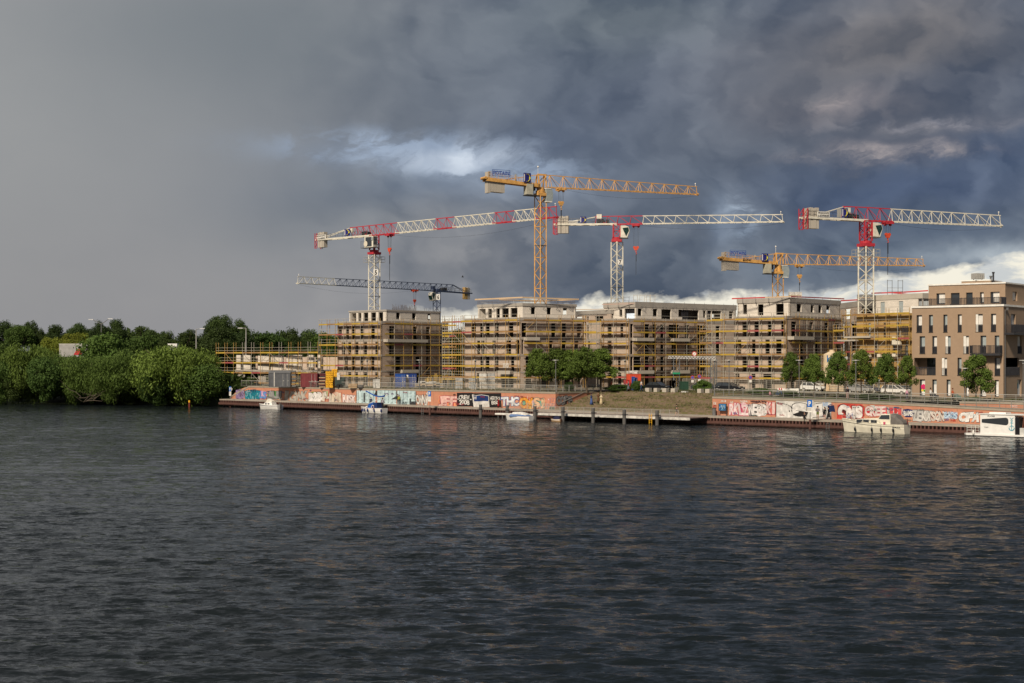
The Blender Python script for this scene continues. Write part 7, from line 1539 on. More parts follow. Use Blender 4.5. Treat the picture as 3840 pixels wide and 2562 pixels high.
# ------------------------------------------------------------------ people
CL = {}
def cloth(r, g, b):
    k = (r,g,b)
    if k not in CL: CL[k] = mat('cloth_%02x%02x%02x' % k, lin(r*.85, g*.85, b*.85), .9, var=.12, vscale=6)
    return CL[k]
def person(label, loc, rz, h=1.72, top=(60,60,70), legs=(40,45,60), pose='stand', skirt=None, hair=(40,30,25), arms='down', scarf=None, sleeves=True, shorts=False, shoes=(40,40,40)):
    s = h/1.75; t = thing('person', label, 'person', loc, rz)
    st = .22 if pose == 'walk' else .04
    V = {}; E = []; Rd = {}
    def v(n, x, y, z, r): V[n] = (x*s, y*s, z*s); Rd[n] = r*s
    zp = .95 if pose != 'sit' else .18
    v('pel',0,0,zp,.155); v('wst',0,.0,zp+.18,.135); v('chs',.02,0,zp+.38,.16); v('shl',.01,0,zp+.50,.10); v('nek',.015,0,zp+.58,.055); v('hd0',.03,0,zp+.66,.085); v('hd1',.04,0,zp+.75,.095)
    E += [('pel','wst'),('wst','chs'),('chs','shl'),('shl','nek'),('nek','hd0'),('hd0','hd1')]
    for sd, sg in (('l',1),('r',-1)):
        o = st*sg
        if pose == 'sit': v('hip'+sd,.05,.1*sg,zp,.10); v('kne'+sd,.46,.11*sg,zp+.04,.07); v('ank'+sd,.5,.11*sg,zp-.40,.045); v('toe'+sd,.62,.11*sg,zp-.44,.04)
        else: v('hip'+sd,0,.09*sg,.88,.10); v('kne'+sd,o*.55+.03*(pose=='walk'),.095*sg,.50,.07); v('ank'+sd,o*1.15,.095*sg,.10,.045); v('toe'+sd,o*1.15+.15,.10*sg,.04,.04)
        E += [('pel','hip'+sd),('hip'+sd,'kne'+sd),('kne'+sd,'ank'+sd),('ank'+sd,'toe'+sd)]
        v('sh'+sd,0,.19*sg,zp+.47,.065)
        if arms == 'down': v('el'+sd,-.03-o*.3,.25*sg,zp+.20,.048); v('wr'+sd,.03-o*.6,.26*sg,zp-.03,.035); v('ha'+sd,.05-o*.65,.26*sg,zp-.13,.04)
        elif arms == 'fwd': v('el'+sd,.05,.24*sg,zp+.20,.048); v('wr'+sd,.28,.20*sg,zp+.17,.035); v('ha'+sd,.36,.19*sg,zp+.17,.04)
        else: v('el'+sd,-.02,.26*sg,zp+.22,.048); v('wr'+sd,.18,.12*sg,zp+.25,.035); v('ha'+sd,.24,.06*sg,zp+.27,.04)
        E += [('shl','sh'+sd),('sh'+sd,'el'+sd),('el'+sd,'wr'+sd),('wr'+sd,'ha'+sd)]
    names = list(V); me = bpy.data.meshes.new('body'); me.from_pydata([V[n] for n in names], [(names.index(a), names.index(b)) for a, b in E], [])
    o = bpy.data.objects.new('body', me); COL.objects.link(o); m = o.modifiers.new('s', 'SKIN'); sub = o.modifiers.new('u', 'SUBSURF'); sub.levels = sub.render_levels = 1
    for i, n in enumerate(names): me.skin_vertices[0].data[i].radius = (Rd[n], Rd[n]*(1.0 if n[:3] not in ('chs','pel','wst') else 1.2))
    me.skin_vertices[0].data[0].use_root = True
    bpy.context.view_layer.update(); nm = bpy.data.meshes.new_from_object(o.evaluated_get(bpy.context.evaluated_depsgraph_get())); bpy.data.objects.remove(o)
    ms = [SKIN, cloth(*top), cloth(*legs), cloth(*shoes)]; nm.materials.clear(); [nm.materials.append(q) for q in ms]
    pts = {n: Vector(V[n]) for n in names}; mid = [(n, (pts[a]*(1-f)+pts[b]*f)) for a, b in E for n, f in ((a,.2),(b,.8),(a,.0),(b,1))]
    for p in nm.polygons:
        c = p.center; n = min(mid, key=lambda q: (q[1]-c).length)[0]; k = n[:2]
        if n in ('hd0','hd1','nek') or k == 'ha': i = 0
        elif k == 'wr' or k == 'el': i = 1 if sleeves else 0
        elif n in ('wst','chs','shl') or k == 'sh': i = 1
        elif k == 'to' or k == 'an' and c.z < .12*s: i = 3
        elif k in ('kn','an') and shorts: i = 0
        else: i = 2
        p.material_index = i; p.use_smooth = True
    LP('body', nm, None, t)
    hz = zp*s; mb = MB(); mb.ball((.02*s,0,hz+.765*s), .115*s, 10, 7, (1.05,.95,1.0)); 
    keep = [f for f in mb.f if sum(mb.v[i][2] for i in f)/len(f) > hz+.70*s and not (sum(mb.v[i][0] for i in f)/len(f) > .07*s and sum(mb.v[i][2] for i in f)/len(f) < hz+.80*s)]; mb.f = keep; mb.m = [0]*len(keep)
    LP('headscarf' if scarf else 'hair', mb, cloth(*(scarf or hair)), t)
    mb = MB(); mb.tube((.125*s,0,hz+.735*s),(.155*s,0,hz+.715*s),.015*s,5); [mb.ball((.118*s,sg*.035*s,hz+.76*s),.011*s,5,4) for sg in (-1,1)]; LP('face', mb, [SKIN], t)
    if skirt:
        mb = MB(); n = 12; rings = [[(rx*s*math.cos(a)+ox*s, ry*s*math.sin(a), z*s) for a in (2*math.pi*i/n for i in range(n))] for z, rx, ry, ox in ((skirt[3],.20+skirt[4],.22+skirt[4],.0),(.55,.18+skirt[4]*.5,.20+skirt[4]*.5,.02),(.9,.16,.18,0),(1.08,.145,.165,0))]; mb.loft(rings); LP('robe', mb, cloth(*skirt[:3]), t, smooth=True)
        if scarf: mb = MB(); mb.loft([[(rx*s*math.cos(a), ry*s*math.sin(a), z*s) for a in (2*math.pi*i/n for i in range(n))] for z, rx, ry in ((1.15,.19,.27),(1.42,.16,.22),(1.52,.09,.10),(1.60,.11,.11))]); LP('shawl', mb, cloth(*scarf), t, smooth=True)
    return t
def stair_loc(px_, t_):
    x, y = on(px_, t_); i = max(0, min(NS-1, int((t_-3.4)/TD))); return (x, y, zd(70)+(3.99-zd(70))*(i+1)/NS)
def quay_loc(px_, t_): x, y = on(px_, t_); return (x, y, zd(so_(px_, t_)))
def up_loc(px_, t_): x, y = on(px_, t_); return (x, y, ground_z(x, y)+.02)
FACE_CAM = -math.pi/2
person('person in yellow green top standing before the pale blue mural', quay_loc(RX('R3',1100),2.4), FACE_CAM+.5, 1.62, (190,190,70), (60,60,60)); person('person in dark jacket directly left of the one in yellow green', quay_loc(RX('R3',1085),2.7), FACE_CAM, 1.7, (40,38,40), (45,42,40))
person('person in a red coat before the black painted panel', quay_loc(RX('R4',692),2.3), math.pi*.9, 1.55, (170,35,35), (150,35,35), skirt=(165,35,35,.35,.02))
person('person in pale shirt walking before the orange letters', quay_loc(RX('R4',1082),1.6), .3, 1.7, (205,180,190), (220,220,225), 'walk', arms='fwd')
person('woman in a long blue robe descending the steps', stair_loc(RX('R4',1742),6.3), FACE_CAM+1.2, 1.66, (75,100,160), (70,95,150), 'walk', skirt=(80,105,165,.06,.05), scarf=(45,45,70), arms='bent')
person('person in a brown coat on the steps', stair_loc(RX('R4',1822),7.2), FACE_CAM, 1.66, (105,75,50), (90,65,45), 'walk', skirt=(105,75,50,.3,.05), scarf=(110,80,55), arms='bent'); person('woman in a cream robe and veil on the steps', stair_loc(RX('R4',1853),6.5), FACE_CAM-.4, 1.64, (215,195,150), (205,185,140), 'walk', skirt=(220,200,160,.05,.10), scarf=(225,210,175), arms='bent')
person('woman in a grey patterned dress at the top of the steps', up_loc(R5x(412),14.2), math.pi, 1.66, (95,105,110), (95,105,110), 'walk', skirt=(100,110,115,.4,.08), arms='fwd'); person('man in white shirt and jeans walking at the top of the steps', up_loc(R5x(558),15.2), .2, 1.8, (225,215,215), (60,80,115), 'walk', sleeves=False, hair=(60,40,30))
person('runner in dark shirt and shorts on the jetty', (*on(R5x(955),-2.2), JZ), .1, 1.74, (35,60,50), (30,32,40), 'walk', sleeves=False, shorts=True, arms='bent'); person('worker in an orange vest beside the left bush', up_loc(R5x(220),15.2), 0, 1.7, (225,90,40), (200,80,40))
person('dark dressed person sitting on the quay edge below the parking sign', (*on(RX('R6',1195),.35), zd(so_(3016,.35))), FACE_CAM, 1.75, (35,35,38), (30,30,34), 'sit', arms='fwd')
person('man in grey top and yellow green shorts at the quay edge', quay_loc(RX('R6',1346),.5), FACE_CAM+2.8, 1.78, (120,118,120), (110,125,45), shorts=True, sleeves=False, arms='bent'); person('person in black with bare legs before the white painted wall', quay_loc(RX('R6',1425),2.2), FACE_CAM, 1.6, (25,25,28), (30,30,34), shorts=True); person('person in a long black coat beside the painted flag', quay_loc(RX('R6',1470),2.4), 2.6, 1.62, (22,22,26), (25,25,28), 'walk', skirt=(24,24,28,.35,.06))
person('woman in dark top and pale trousers behind the ramp railing', up_loc(RX('R7',298),8.6), FACE_CAM+.3, 1.7, (45,35,45), (200,160,150)); person('woman in white shirt pushing a dark pram', up_loc(RX('R8',268),9.2), .15, 1.7, (230,228,225), (40,40,48), 'walk', arms='fwd'); person('woman in orange top pushing a green pushchair', up_loc(RX('R8',470),8.9), .1, 1.7, (190,95,60), (40,35,40), 'walk', arms='fwd', hair=(110,55,30))
person('girl in pink top beside the white estate car', up_loc(RX('R7',862),12.5), .2, 1.5, (225,170,190), (90,90,110), 'walk')
def on_boat(px_, yw, off, z): D = on(px_, -1.6)[1]; x, y = at(px_, D); p = Vector((x,y))+QU*off[0]+QN*off[1]; return (p.x, p.y, z)
person('man in navy jacket aboard behind the blue canopy', on_boat(RX('R3',788),1549,(-1.25,.5),.92), FACE_CAM, 1.72, (35,45,85), (40,40,60)); person('man in white shirt at the stern of the blue canopied boat', on_boat(RX('R3',788),1549,(2.05,.2),.75), FACE_CAM+1.0, 1.75, (205,205,215), (40,40,50), arms='fwd'); person('person in red at the helm of the blue canopied boat', on_boat(RX('R3',788),1549,(1.7,.5),.78), FACE_CAM, 1.72, (150,60,60), (40,40,50))
def pram(label, px_, t_, col):
    x, y, z = up_loc(px_, t_); t = thing('pushchair', label, 'pushchair', (x, y, z), .15); mb = MB(); mb.loft([[(xx,y_,zz) for xx, zz in ((-.35,.5),(.35,.5),(.42,.75),(.1,.85),(-.1,1.05),(-.38,.9))] for y_ in (-.24,.24)]); LP('seat', mb, col, t)
    mb = MB(); [mb.beam(a, c, .03) for a, c in (((-.65,-.2,1.0),(.3,-.22,.25)),((-.65,.2,1.0),(.3,.22,.25)),((.3,-.22,.65),(-.35,-.22,.15)),((.3,.22,.65),(-.35,.22,.15)),((-.65,-.2,1.0),(-.65,.2,1.0)))]; LP('frame', mb, GREY, t)
    for xx in (-.35,.35):
        for yy in (-.25,.25): mb = MB(); mb.tube((xx,yy-.02,.13),(xx,yy+.02,.13),.13,10); LP('wheel', mb, RUBBER, t)
pram('dark pram pushed by the woman in white', RX('R8',310), 9.2, mat('pram_dark', (.04,.04,.05), .8)); pram('dark pushchair with pale green hood pushed by the woman in orange', RX('R8',515), 8.9, mat('pram_green', (.14,.2,.17), .8))
bk = thing('bicycle', 'dark bicycle leaning behind the ramp railing', 'bicycle', up_loc(RX('R6',905), 8.6), QA); bicycle(bk)
person('person in pink top crouching beside the bicycle', up_loc(RX('R6',805), 8.8), .4, 1.5, (200,140,150), (60,55,60), 'sit', arms='fwd')

# ------------------------------------------------------------------ site clutter
def container(name, label, cat, px0, px1, D, z0, h, m, depth=2.4, rz=None, doors=2, ribs=True, mdoor=None):
    (xa,ya), (xb,yb) = at(px0, D), at(px1, D); rz = QA*.0 if rz is None else rz; cx_ = (xa+xb)/2; w_ = (xb-xa)/max(.3, math.cos(rz))
    t = thing(name, label, cat, (cx_, D+depth/2, z0), rz); mb = MB(); mb.bx(-w_/2,w_/2,-depth/2,depth/2,.06,h); bd = LP('body', mb, m, t)
    n = max(4, int(w_/.28))
    if ribs: mb = MB(); [mb.bx(-w_/2+w_*(i+.5)/n-.05,-w_/2+w_*(i+.5)/n+.05,-depth/2-.035,-depth/2-.002,.15,h-.12) for i in range(n)]; LP('ribs', mb, m, t, kind='stuff')
    mb = MB(); [mb.bx(a-.05,a+.05,-depth/2-.06,-depth/2,.06,h) for a in (-w_/2,w_/2)]; mb.bx(-w_/2,w_/2,-depth/2-.05,-depth/2,h-.1,h+.02); mb.bx(-w_/2,w_/2,-depth/2-.05,-depth/2,0,.12); LP('frame', mb, m, t)
    for i in range(doors): x0 = w_/2-w_*.42+i*w_*.21; mb = MB(); mb.bx(x0+.01,x0+w_*.2,-depth/2-.06,-depth/2-.036,.14,h-.14); d = LP('door', mb, mdoor or m, t); mb = MB(); mb.bx(x0+w_*.08,x0+w_*.08+.04,-depth/2-.09,-depth/2-.061,.2,h-.2); mb.bx(x0+w_*.1,x0+w_*.1+.16,-depth/2-.1,-depth/2-.061,h*.42,h*.47); LP('handle', mb, GALV, d)
    return t, w_
WG = mat('slate_wagon', (.10,.105,.115), .5)
t_, w_ = container('site_wagon', 'grey site wagon with rounded roof before the unfinished shell', 'site wagon', RX('R2',742), RX('R2',1025), 262, 4.0, 2.6, WG)
mb = MB(); n = 8; mb.loft([[(x, -1.25+2.5*i/n, 2.6+.45*math.sin(math.pi*i/n)) for i in range(n+1)]+[(x,1.25,2.58),(x,-1.25,2.58)] for x in (-w_/2-.08,w_/2+.08)]); LP('rounded_roof', mb, GREY, t_); mb = MB(); mb.bx(-w_/2+.95,-w_/2+1.05,-1.28,-1.2,.1,2.7); LP('corner_stripe', mb, WHITE, t_)
container('site_container', 'maroon container beside the yellow crates', 'container', RX('R2',1170), RX('R2',1385), 261, 4.0, 2.55, MAROON); container('site_container', 'dark maroon container half hidden behind the pallets', 'container', RX('R2',1390), RX('R2',1512), 263, 4.0, 2.5, mat('dark_maroon_paint', (.10,.02,.025), .6), doors=0)
container('site_container', 'bright blue container, smaller left one', 'container', RX('R3',1055), RX('R3',1176), 255, 4.0, 2.5, BLUE, doors=2); t_, w_ = container('site_container', 'dark blue container, longer right one of the blue pair', 'container', RX('R3',1178), RX('R3',1308), 256, 4.0, 2.5, mat('deep_blue_paint', (.01,.04,.2), .5))
mb = MB(); mb.bx(-w_/2+.1,-w_/2+.5,-1.28,-1.24,1.7,2.3); LP('notice', mb, WHITE, t_)
t_, w_ = container('skip_container', 'orange red container behind the white fence', 'container', R5x(398), R5x(550), 236, 4.0, 2.65, ORED, doors=0); container('skip_container', 'low orange red bin at the left of the orange red container', 'container', R5x(366), R5x(430), 234, 4.0, 1.7, RED, doors=0, depth=1.6)
mb = MB(); [mb.box((random.uniform(-1.5,1.0)*.6,random.uniform(-.6,.6),2.85+random.uniform(0,.25)),(random.uniform(.4,.9),.5,.3),random.uniform(0,3)) for i in range(9)]; LP('heaped_bags', mb, [WRAP], t_)
container('toilet_cabin', 'blue portable toilet before the orange red container', 'toilet cabin', R5x(452), R5x(484), 233, 4.0, 2.25, BLUE, depth=1.1, doors=1, ribs=False); container('toilet_cabin', 'darker blue portable toilet beside the first one', 'toilet cabin', R5x(486), R5x(512), 233.5, 4.0, 2.1, DBLUE, depth=1.1, doors=1, ribs=False)
container('skip', 'dark green skip between two parked black cars', 'skip', R5x(1000), R5x(1098), 231, 4.0, 1.5, mat('dark_green_paint', (.015,.05,.03), .6), doors=0, depth=1.8)
# yellow crates
r = thing('crate_stack', 'tall stack of yellow formwork crates beside the maroon containers', 'crate stack', (*at(RX('R3',250), 257), 4.0))
for (X0, X1, D, ht) in ((205,292,255.5,7),(246,344,257.5,8)):
    (xa,_), (xb,_) = at(RX('R3',X0), D), at(RX('R3',X1), D); n = 3; cw = (xb-xa)/n
    for i in range(n):
        for j in range(ht):
            if D > 257 and j == 7 and i == 0: continue
            o = piece('crate', ubox(YELLOW), r, (xa+cw*(i+.5)+random.uniform(-.03,.03), D+random.uniform(-.05,.05), 4.2+.42*j), random.uniform(-.04,.04), (cw*.95, 1.0, .39))
    mb = MB(); [mb.bx(xa+cw*(i+.5)-.12,xa+cw*(i+.5)+.12,D-.56,D-.5,4.14+.42*j,4.22+.42*j) for i in range(n) for j in range(ht)]; part('crate_slot', mb, mat('dark_yellow_slot', (.3,.13,.01), .7), r, kind='stuff')
def plank_pile(name, label, cat, k, X0, X1, Y0, Y1, D, n, m, d=1.0):
    (xa,_), (xb,_) = at(RX(k,X0), D), at(RX(k,X1), D); z0 = 4.0; z1 = max(z0+.3, zy(RY(k,Y0), D)); r = thing(name, label, cat, ((xa+xb)/2, D, z0)); hh = (z1-z0)/n
    for i in range(n): piece('plank', ubox(m[i % len(m)]), r, ((xa+xb)/2+random.uniform(-.08,.08), D, z0+hh*(i+.5)), random.uniform(-.03,.03), ((xb-xa)*random.uniform(.9,1), d, hh*.7))
    return r
plank_pile('board_pile', 'pile of dark and pale boards between maroon container and yellow crates', 'board pile', 'R2', 1415, 1500, 1035, 1110, 258, 11, [WOOD, DARK, MAROON])
plank_pile('plywood_pile', 'low pile of tan plywood before the leftmost tall block', 'plywood pile', 'R3', 480, 590, 1108, 1160, 252, 5, [WOOD, TOEW]); plank_pile('beam_pile', 'small dark pile of beams right of the plywood', 'beam pile', 'R3', 598, 660, 1118, 1160, 251, 4, [DARK, GREY])
# machine
r = thing('compressor', 'dark green machine under bars beside the yellow crates', 'machine', (*at(RX('R3',400), 256), 4.0)); (xa,_), (xb,_) = at(RX('R3',322), 256), at(RX('R3',478), 256)
mb = MB(); mb.loft([[(x,y,z) for y, z in ((254.9,4.3),(254.9,5.4),(255.4,5.9),(257,5.9),(257,4.3))] for x in (xa,xb-.6)]); part('housing', mb, mat('machine_green', (.035,.05,.045), .5), r); mb = MB(); mb.bx(xa+.4,xa+.9,254.8,255.6,5.4,6.7); part('filter_box', mb, WRAP, r); mb = MB(); [mb.tube((x,254.7,4.35),(x,254.95,4.35),.35,10) for x in (xa+.6,xb-1.2)]; part('wheel', mb, RUBBER, r); mb = MB(); [mb.beam((xb-.7+.2*i,255,4.1),(xb-.7+.2*i,255.4,5.7),.05) for i in range(4)]; part('rods', mb, GREY, r)
container('tool_box', 'pale grey plastic box at the corner of the leftmost tall block', 'box', RX('R3',785), RX('R3',862), 251, 4.0, 1.55, WRAP, depth=1.0, doors=0, ribs=False)
for X0, X1, Y0, l in ((205,288,1015,'first stack of grey block packs left of the tree cluster'),(355,430,1015,'second stack of grey block packs, the narrow one'),(472,562,965,'tall pale stack of block packs'),(566,655,962,'tall dark netted stack of block packs'),(380,440,1090,'low stack of block packs in front of the narrow one')):
    D = 243 if Y0 != 1090 else 238; (xa,_), (xb,_) = at(RX('R4',X0), D), at(RX('R4',X1), D); zt_ = zy(RY('R4',Y0), D); nn = max(1, int((zt_-4)/.62)); rg_ = WRAP if 'dark' not in l else DWRAP
    pallet_stack(l, (xa+xb)/2, D, 4.0, xb-xa, 1.1, zt_-4, nn, mat('grey_block_pack', (.30,.30,.29), .6, var=.3, vscale=3) if 'pale' not in l else WRAP, .0)
for k in range(7):
    X_ = 1335+k*44; D = 254; x, y = at(RX('R3',X_), D); pallet_stack(['low pallet of grey blocks right of the blue containers','pallet of grey blocks behind the lamp post','pallet of pale blocks among the yellow props','third low pallet from the blue containers','pallet under the upright yellow props','pallet left of the scaffold tower foot','last low pallet before the scaffold tower'][k], x, y, 4.0, 1.3, 1.1, [.9,1.3,1.1,.8,1.2,1.0,.9][k], 2, WRAP if k % 3 else DWRAP)
for X_, Y0, l in ((1468,1010,'bundle of upright yellow props, left one'),(1548,972,'tallest bundle of upright yellow props'),(1608,1008,'bundle of upright yellow props, right one'),(1440,1028,'short bundle of yellow props')):
    D = 256; x, y = at(RX('R3',X_), D); zt_ = zy(RY('R3',Y0), D); r = thing('prop_bundle', l, 'prop bundle', (x, y, 4.0)); [bpiece('prop', TUBEO if i % 2 else TOEY, r, (x-.35+.17*i,y,4.0), (x-.3+.16*i,y+.2,zt_-random.uniform(0,.5)), .07) for i in range(5)]
plank_pile('ladder_rack', 'upright rack of brown scaffold parts beside the grey wagon', 'scaffold parts', 'R2', 1050, 1105, 960, 1110, 262, 9, [GREY, TOEW])
# gratings / formwork frames hung on scaffold
r = thing('wire_basket', 'white wire basket standing on the scaffold left of the tree cluster', 'wire basket', P3(RX('R4',775), RY('R4',900), 248.3)); (xa,_), (xb,_) = at(RX('R4',745), 248), at(RX('R4',805), 248); za, zb_ = zy(RY('R4',900), 248), zy(RY('R4',855), 248)
mb = MB(); [mb.beam((xa,247.6,za+(zb_-za)*i/5),(xb,247.6,za+(zb_-za)*i/5),.05) for i in range(6)]; [mb.beam((xa+(xb-xa)*i/6,247.6,za),(xa+(xb-xa)*i/6,247.6,zb_),.05) for i in range(7)]; part('grid', mb, WHITE, r)
# site fence
def site_fence(label, px0, px1, t_, step=3.4, h=1.9, n=None):
    s0, s1 = so_(px0, t_), so_(px1, t_); n = max(1, round((s1-s0)/step)); r = thing('site_fence', label, 'fence', (*sq((s0+s1)/2, t_), 4.0)); mb = MB(); L = (s1-s0)/n
    me_key = MB(); [me_key.bx(x-.012,x+.012,-.01,.01,.15,h) for x in [i*L/12 for i in range(1,12)]]; [me_key.bx(0,L,-.012,.012,z-.012,z+.012) for z in [.3+.32*i for i in range(5)]]; me_key.bx(0,.05,-.02,.02,0,h+.02); me_key.bx(L-.05,L,-.02,.02,0,h+.02); me_key.bx(0,L,-.02,.02,h-.02,h+.03); me_key.bx(0,L,-.02,.02,.12,.16)
    pm_ = me_key.mesh('fence_panel', TUBEG); foot = MB(); foot.bx(-.3,.3,-.12,.12,0,.13); fmesh = foot.mesh('fence_foot', CONC)
    for i in range(n): x, y = sq(s0+L*i, t_); z = zg(s0+L*i); piece('fence_panel', pm_, r, (x, y, z), QA); piece('foot', fmesh, r, (x, y, z), QA+1.57)
site_fence('mesh site fence in front of the containers, left half', 990, 1560, 9.8); site_fence('mesh site fence in front of the block pallets', 1570, 2090, 10.4); site_fence('mesh site fence between skip and black cars', 2560, 2660, 25.5); site_fence('mesh site fence along the red board block', 2680, 3080, 26); site_fence('mesh site fence before the board clad block', 3140, 3420, 27)
# white fence at the steps, barriers, blocks
def picket(label, px0, px1, t_, h, m, name='white_fence'):
    s0, s1 = so_(px0, t_), so_(px1, t_); r = thing(name, label, 'fence', (*sq((s0+s1)/2, t_), 4.0)); n = int((s1-s0)/.28)
    for i in range(n): x, y = sq(s0+(s1-s0)*(i+.5)/n, t_); piece('slat', ubox(m), r, (x, y, zg(s0)+h/2), QA, (.17, .04, h*random.uniform(.85,1.05)))
    bpiece('rail', m, r, s3(s0,t_+.04,zg(s0)+h*.7), s3(s1,t_+.04,zg(s1)+h*.7), .05, .08)
picket('weathered white picket fence beside the blue toilets', R5x(248), R5x(360), 17, 1.15, mat('weathered_white', (.50,.50,.46), .8, var=.25)); picket('grey plank fence behind the woman in the grey dress', R5x(362), R5x(418), 17.2, 1.2, mat('grey_plank', (.28,.28,.27), .8))
def barrier(label, px0, px1, t_, striped):
    s0, s1 = so_(px0, t_), so_(px1, t_); r = thing('road_barrier', label, 'barrier', (*sq((s0+s1)/2, t_), 4.0)); z = zg(s0); n = 9
    for i in range(n): a, c = s0+(s1-s0)*i/n, s0+(s1-s0)*(i+1)/n; x, y = sq((a+c)/2, t_); piece('stripe', ubox(RED if i % 2 and striped else WHITE), r, (x, y, z+.95), QA, ((c-a), .05, .28)); piece('slat', ubox(WHITE), r, (x, y, z+.42), QA, ((c-a)*.35, .04, .75))
    bpiece('rail', WHITE, r, s3(s0,t_+.03,z+.15), s3(s1,t_+.03,z+.15), .05, .1)
barrier('red and white striped road barrier left of the white car', RX('R6',897), RX('R6',1012), 13.6, True); barrier('plain white road barrier behind the striped one', RX('R6',1014), RX('R6',1150), 14.4, False); barrier('low white barrier in front of the striped one', RX('R6',955), RX('R6',1140), 12.4, False)
for i, (X0, X1) in enumerate(((615,668),(712,757),(808,862),(905,960),(1205,1255),(1295,1350),(1022,1085))):
    s = so_(R5x((X0+X1)/2), 14.9); w_ = (X1-X0)*.3317*225/F*1.0; mb = MB(); x, y = sq(s, 14.9); hh = .62 if i < 6 else .22; mb.box((x,y,3.98+hh/2),(w_,.8,hh),QA)
    solo('concrete_block', mb, CONCL if i < 6 else WRAP, ['concrete block below the rear of the leftmost black car','concrete block before the middle of the leftmost black car','concrete block below the front of the leftmost black car','concrete block under the red white beacons','wide pale concrete block before the second black car','last concrete block left of the ramp railing','low pale slab lying between the concrete blocks'][i], 'concrete block', 'concrete blocks along the top of the steps')
for X_, l in ((885,'left red and white beacon board'),(922,'right red and white beacon board')):
    x, y = on(R5x(X_), 16.5); r = thing('beacon', l, 'beacon', (x, y, 4.0)); tz = 4.25
    for i in range(6): mb = MB(); z = tz+.25*i; mb.add([(x-.13,y,z),(x+.13,y,z+.13),(x+.13,y,z+.38),(x-.13,y,z+.25)], [(0,1,2,3),(3,2,1,0)]); part('stripe', mb, RED if i % 2 else WHITE, r)
    mb = MB(); mb.box((x,y,4.1),(.5,.3,.2)); part('foot', mb, DARK, r)
def round_sign(label, px_, D, ys, r_, ring, face, pole_top=None, extra=None):
    x, y = at(px_, D); z = zy(ys, D); r = thing('traffic_sign', label, 'sign', (x, y, 4.0)); mb = MB(); mb.tube((x,y+.03,4),(x,y+.03,z+r_),.035,6); part('pole', mb, GREY, r)
    mb = MB(); mb.tube((x,y-.02,z),(x,y+.0,z),r_,18); d = part('disc', mb, ring, r); mb = MB(); mb.tube((x,y-.03,z),(x,y-.021,z),r_*.72,16); part('face', mb, face, d)
    mb = MB(); mb.beam((x-r_*.55,y-.035,z-r_*.55),(x+r_*.55,y-.035,z+r_*.55),.07,.02); 
    if face is not WHITE: mb.beam((x-r_*.55,y-.035,z+r_*.55),(x+r_*.55,y-.035,z-r_*.55),.07,.02)
    part('bar', mb, RED, d)
    if extra: mb = MB(); mb.box((x,y-.02,z-r_-.28),(r_*1.3,.03,.4)); part('plate', mb, WHITE, r)
TB = mat('traffic_blue', (.01,.12,.45), .4)
round_sign('round red and white sign high above the white truss', R5x(1157), 240, RY('R5',745), .42, RED, WHITE, extra=False); round_sign('no stopping sign before the shaded wing, left one', R5x(1136), 232, RY('R5',1013), .33, RED, TB, extra=True); round_sign('no stopping sign before the shaded wing, right one', R5x(1214), 232, RY('R5',1000), .33, RED, TB, extra=True); round_sign('no stopping sign in front of the red board block', RX('R6',586), 228, RY('R6',1012), .33, RED, TB, extra=True)
# white truss bridge
r = thing('cable_bridge', 'white lattice truss on two towers before the shaded wing', 'truss', (*at(R5x(1080), 238), 4.0))
def tr(mbx, a, c, n, hgt, w_=.06):
    a, c = Vector(a), Vector(c); up = Vector((0,0,hgt)); mbx.beam(a, c, w_); mbx.beam(a+up, c+up, w_)
    for i in range(n): p, q = a+(c-a)*i/n, a+(c-a)*(i+1)/n; m_ = (p+q)/2; mbx.beam(p, m_+up, w_*.8); mbx.beam(m_+up, q, w_*.8)
D = 238; a, c = P3(R5x(862), RY('R5',798), D), P3(R5x(1400), RY('R5',806), D); mb = MB(); tr(mb, a, c, 15, .42); tr(mb, (a[0],a[1]+.5,a[2]), (c[0],c[1]+.5,c[2]), 15, .42); part('truss_beam', mb, mat('pale_truss', (.50,.50,.50), .5), r)
for X_ in (955, 1375):
    x, y = at(R5x(X_), D+.25); mb = MB(); zt_ = a[2]
    for dx_ in (-.5,.5):
        for dy_ in (-.4,.4): mb.beam((x+dx_,y+dy_,4),(x+dx_,y+dy_,zt_),.09)
    z = 4.0
    while z < zt_-.9: [mb.beam((x-.5*sg,y-.4,z),(x+.5*sg,y-.4,z+.9),.05) for sg in (1,-1)]; mb.beam((x-.5,y-.4,z),(x+.5,y-.4,z),.05); z += .9
    part('tower', mb, GREY, r)
x, y = at(R5x(954), 237.5); mb = MB(); mb.box((x,y,zy(RY('R5',965),y)),(2.1*.6,.05,.3)); part('green_sign', mb, mat('sign_green', (.02,.25,.12), .5), r)
# silo
r = thing('silo', 'cream silo with blue lettering behind the street trees', 'silo', (*at(3120, 229), 4.0)); x, y = at(3119, 229.5); RS = 1.32; z0, z1 = zy(RY('R6',1035), 229.5), zy(RY('R6',752), 229.5)
mb = MB(); mb.tube((x,y,z0),(x,y,z1),RS,24); mb.tube((x,y,z1),(x,y,z1+.45),RS,24,.45); mb.tube((x,y,z1+.45),(x,y,z1+.75),.4,12); mb.tube((x,y,z0-1.3),(x,y,z0),.35,24,RS); part('tank', mb, mat('silo_cream', (.62,.50,.34), .5), r, smooth=False)
mb = MB()
for dx_ in (-1,1):
    for dy_ in (-1,1): mb.beam((x+dx_*1.1,y+dy_*1.1,4),(x+dx_*.95,y+dy_*.95,z0+.3),.14)
    mb.beam((x+dx_*1.1,y-1.1,4.2),(x+dx_*1.1,y+1.1,4.2),.1); mb.beam((x-1.1,y+dx_*1.1,4.2),(x+1.1,y+dx_*1.1,4.2),.1)
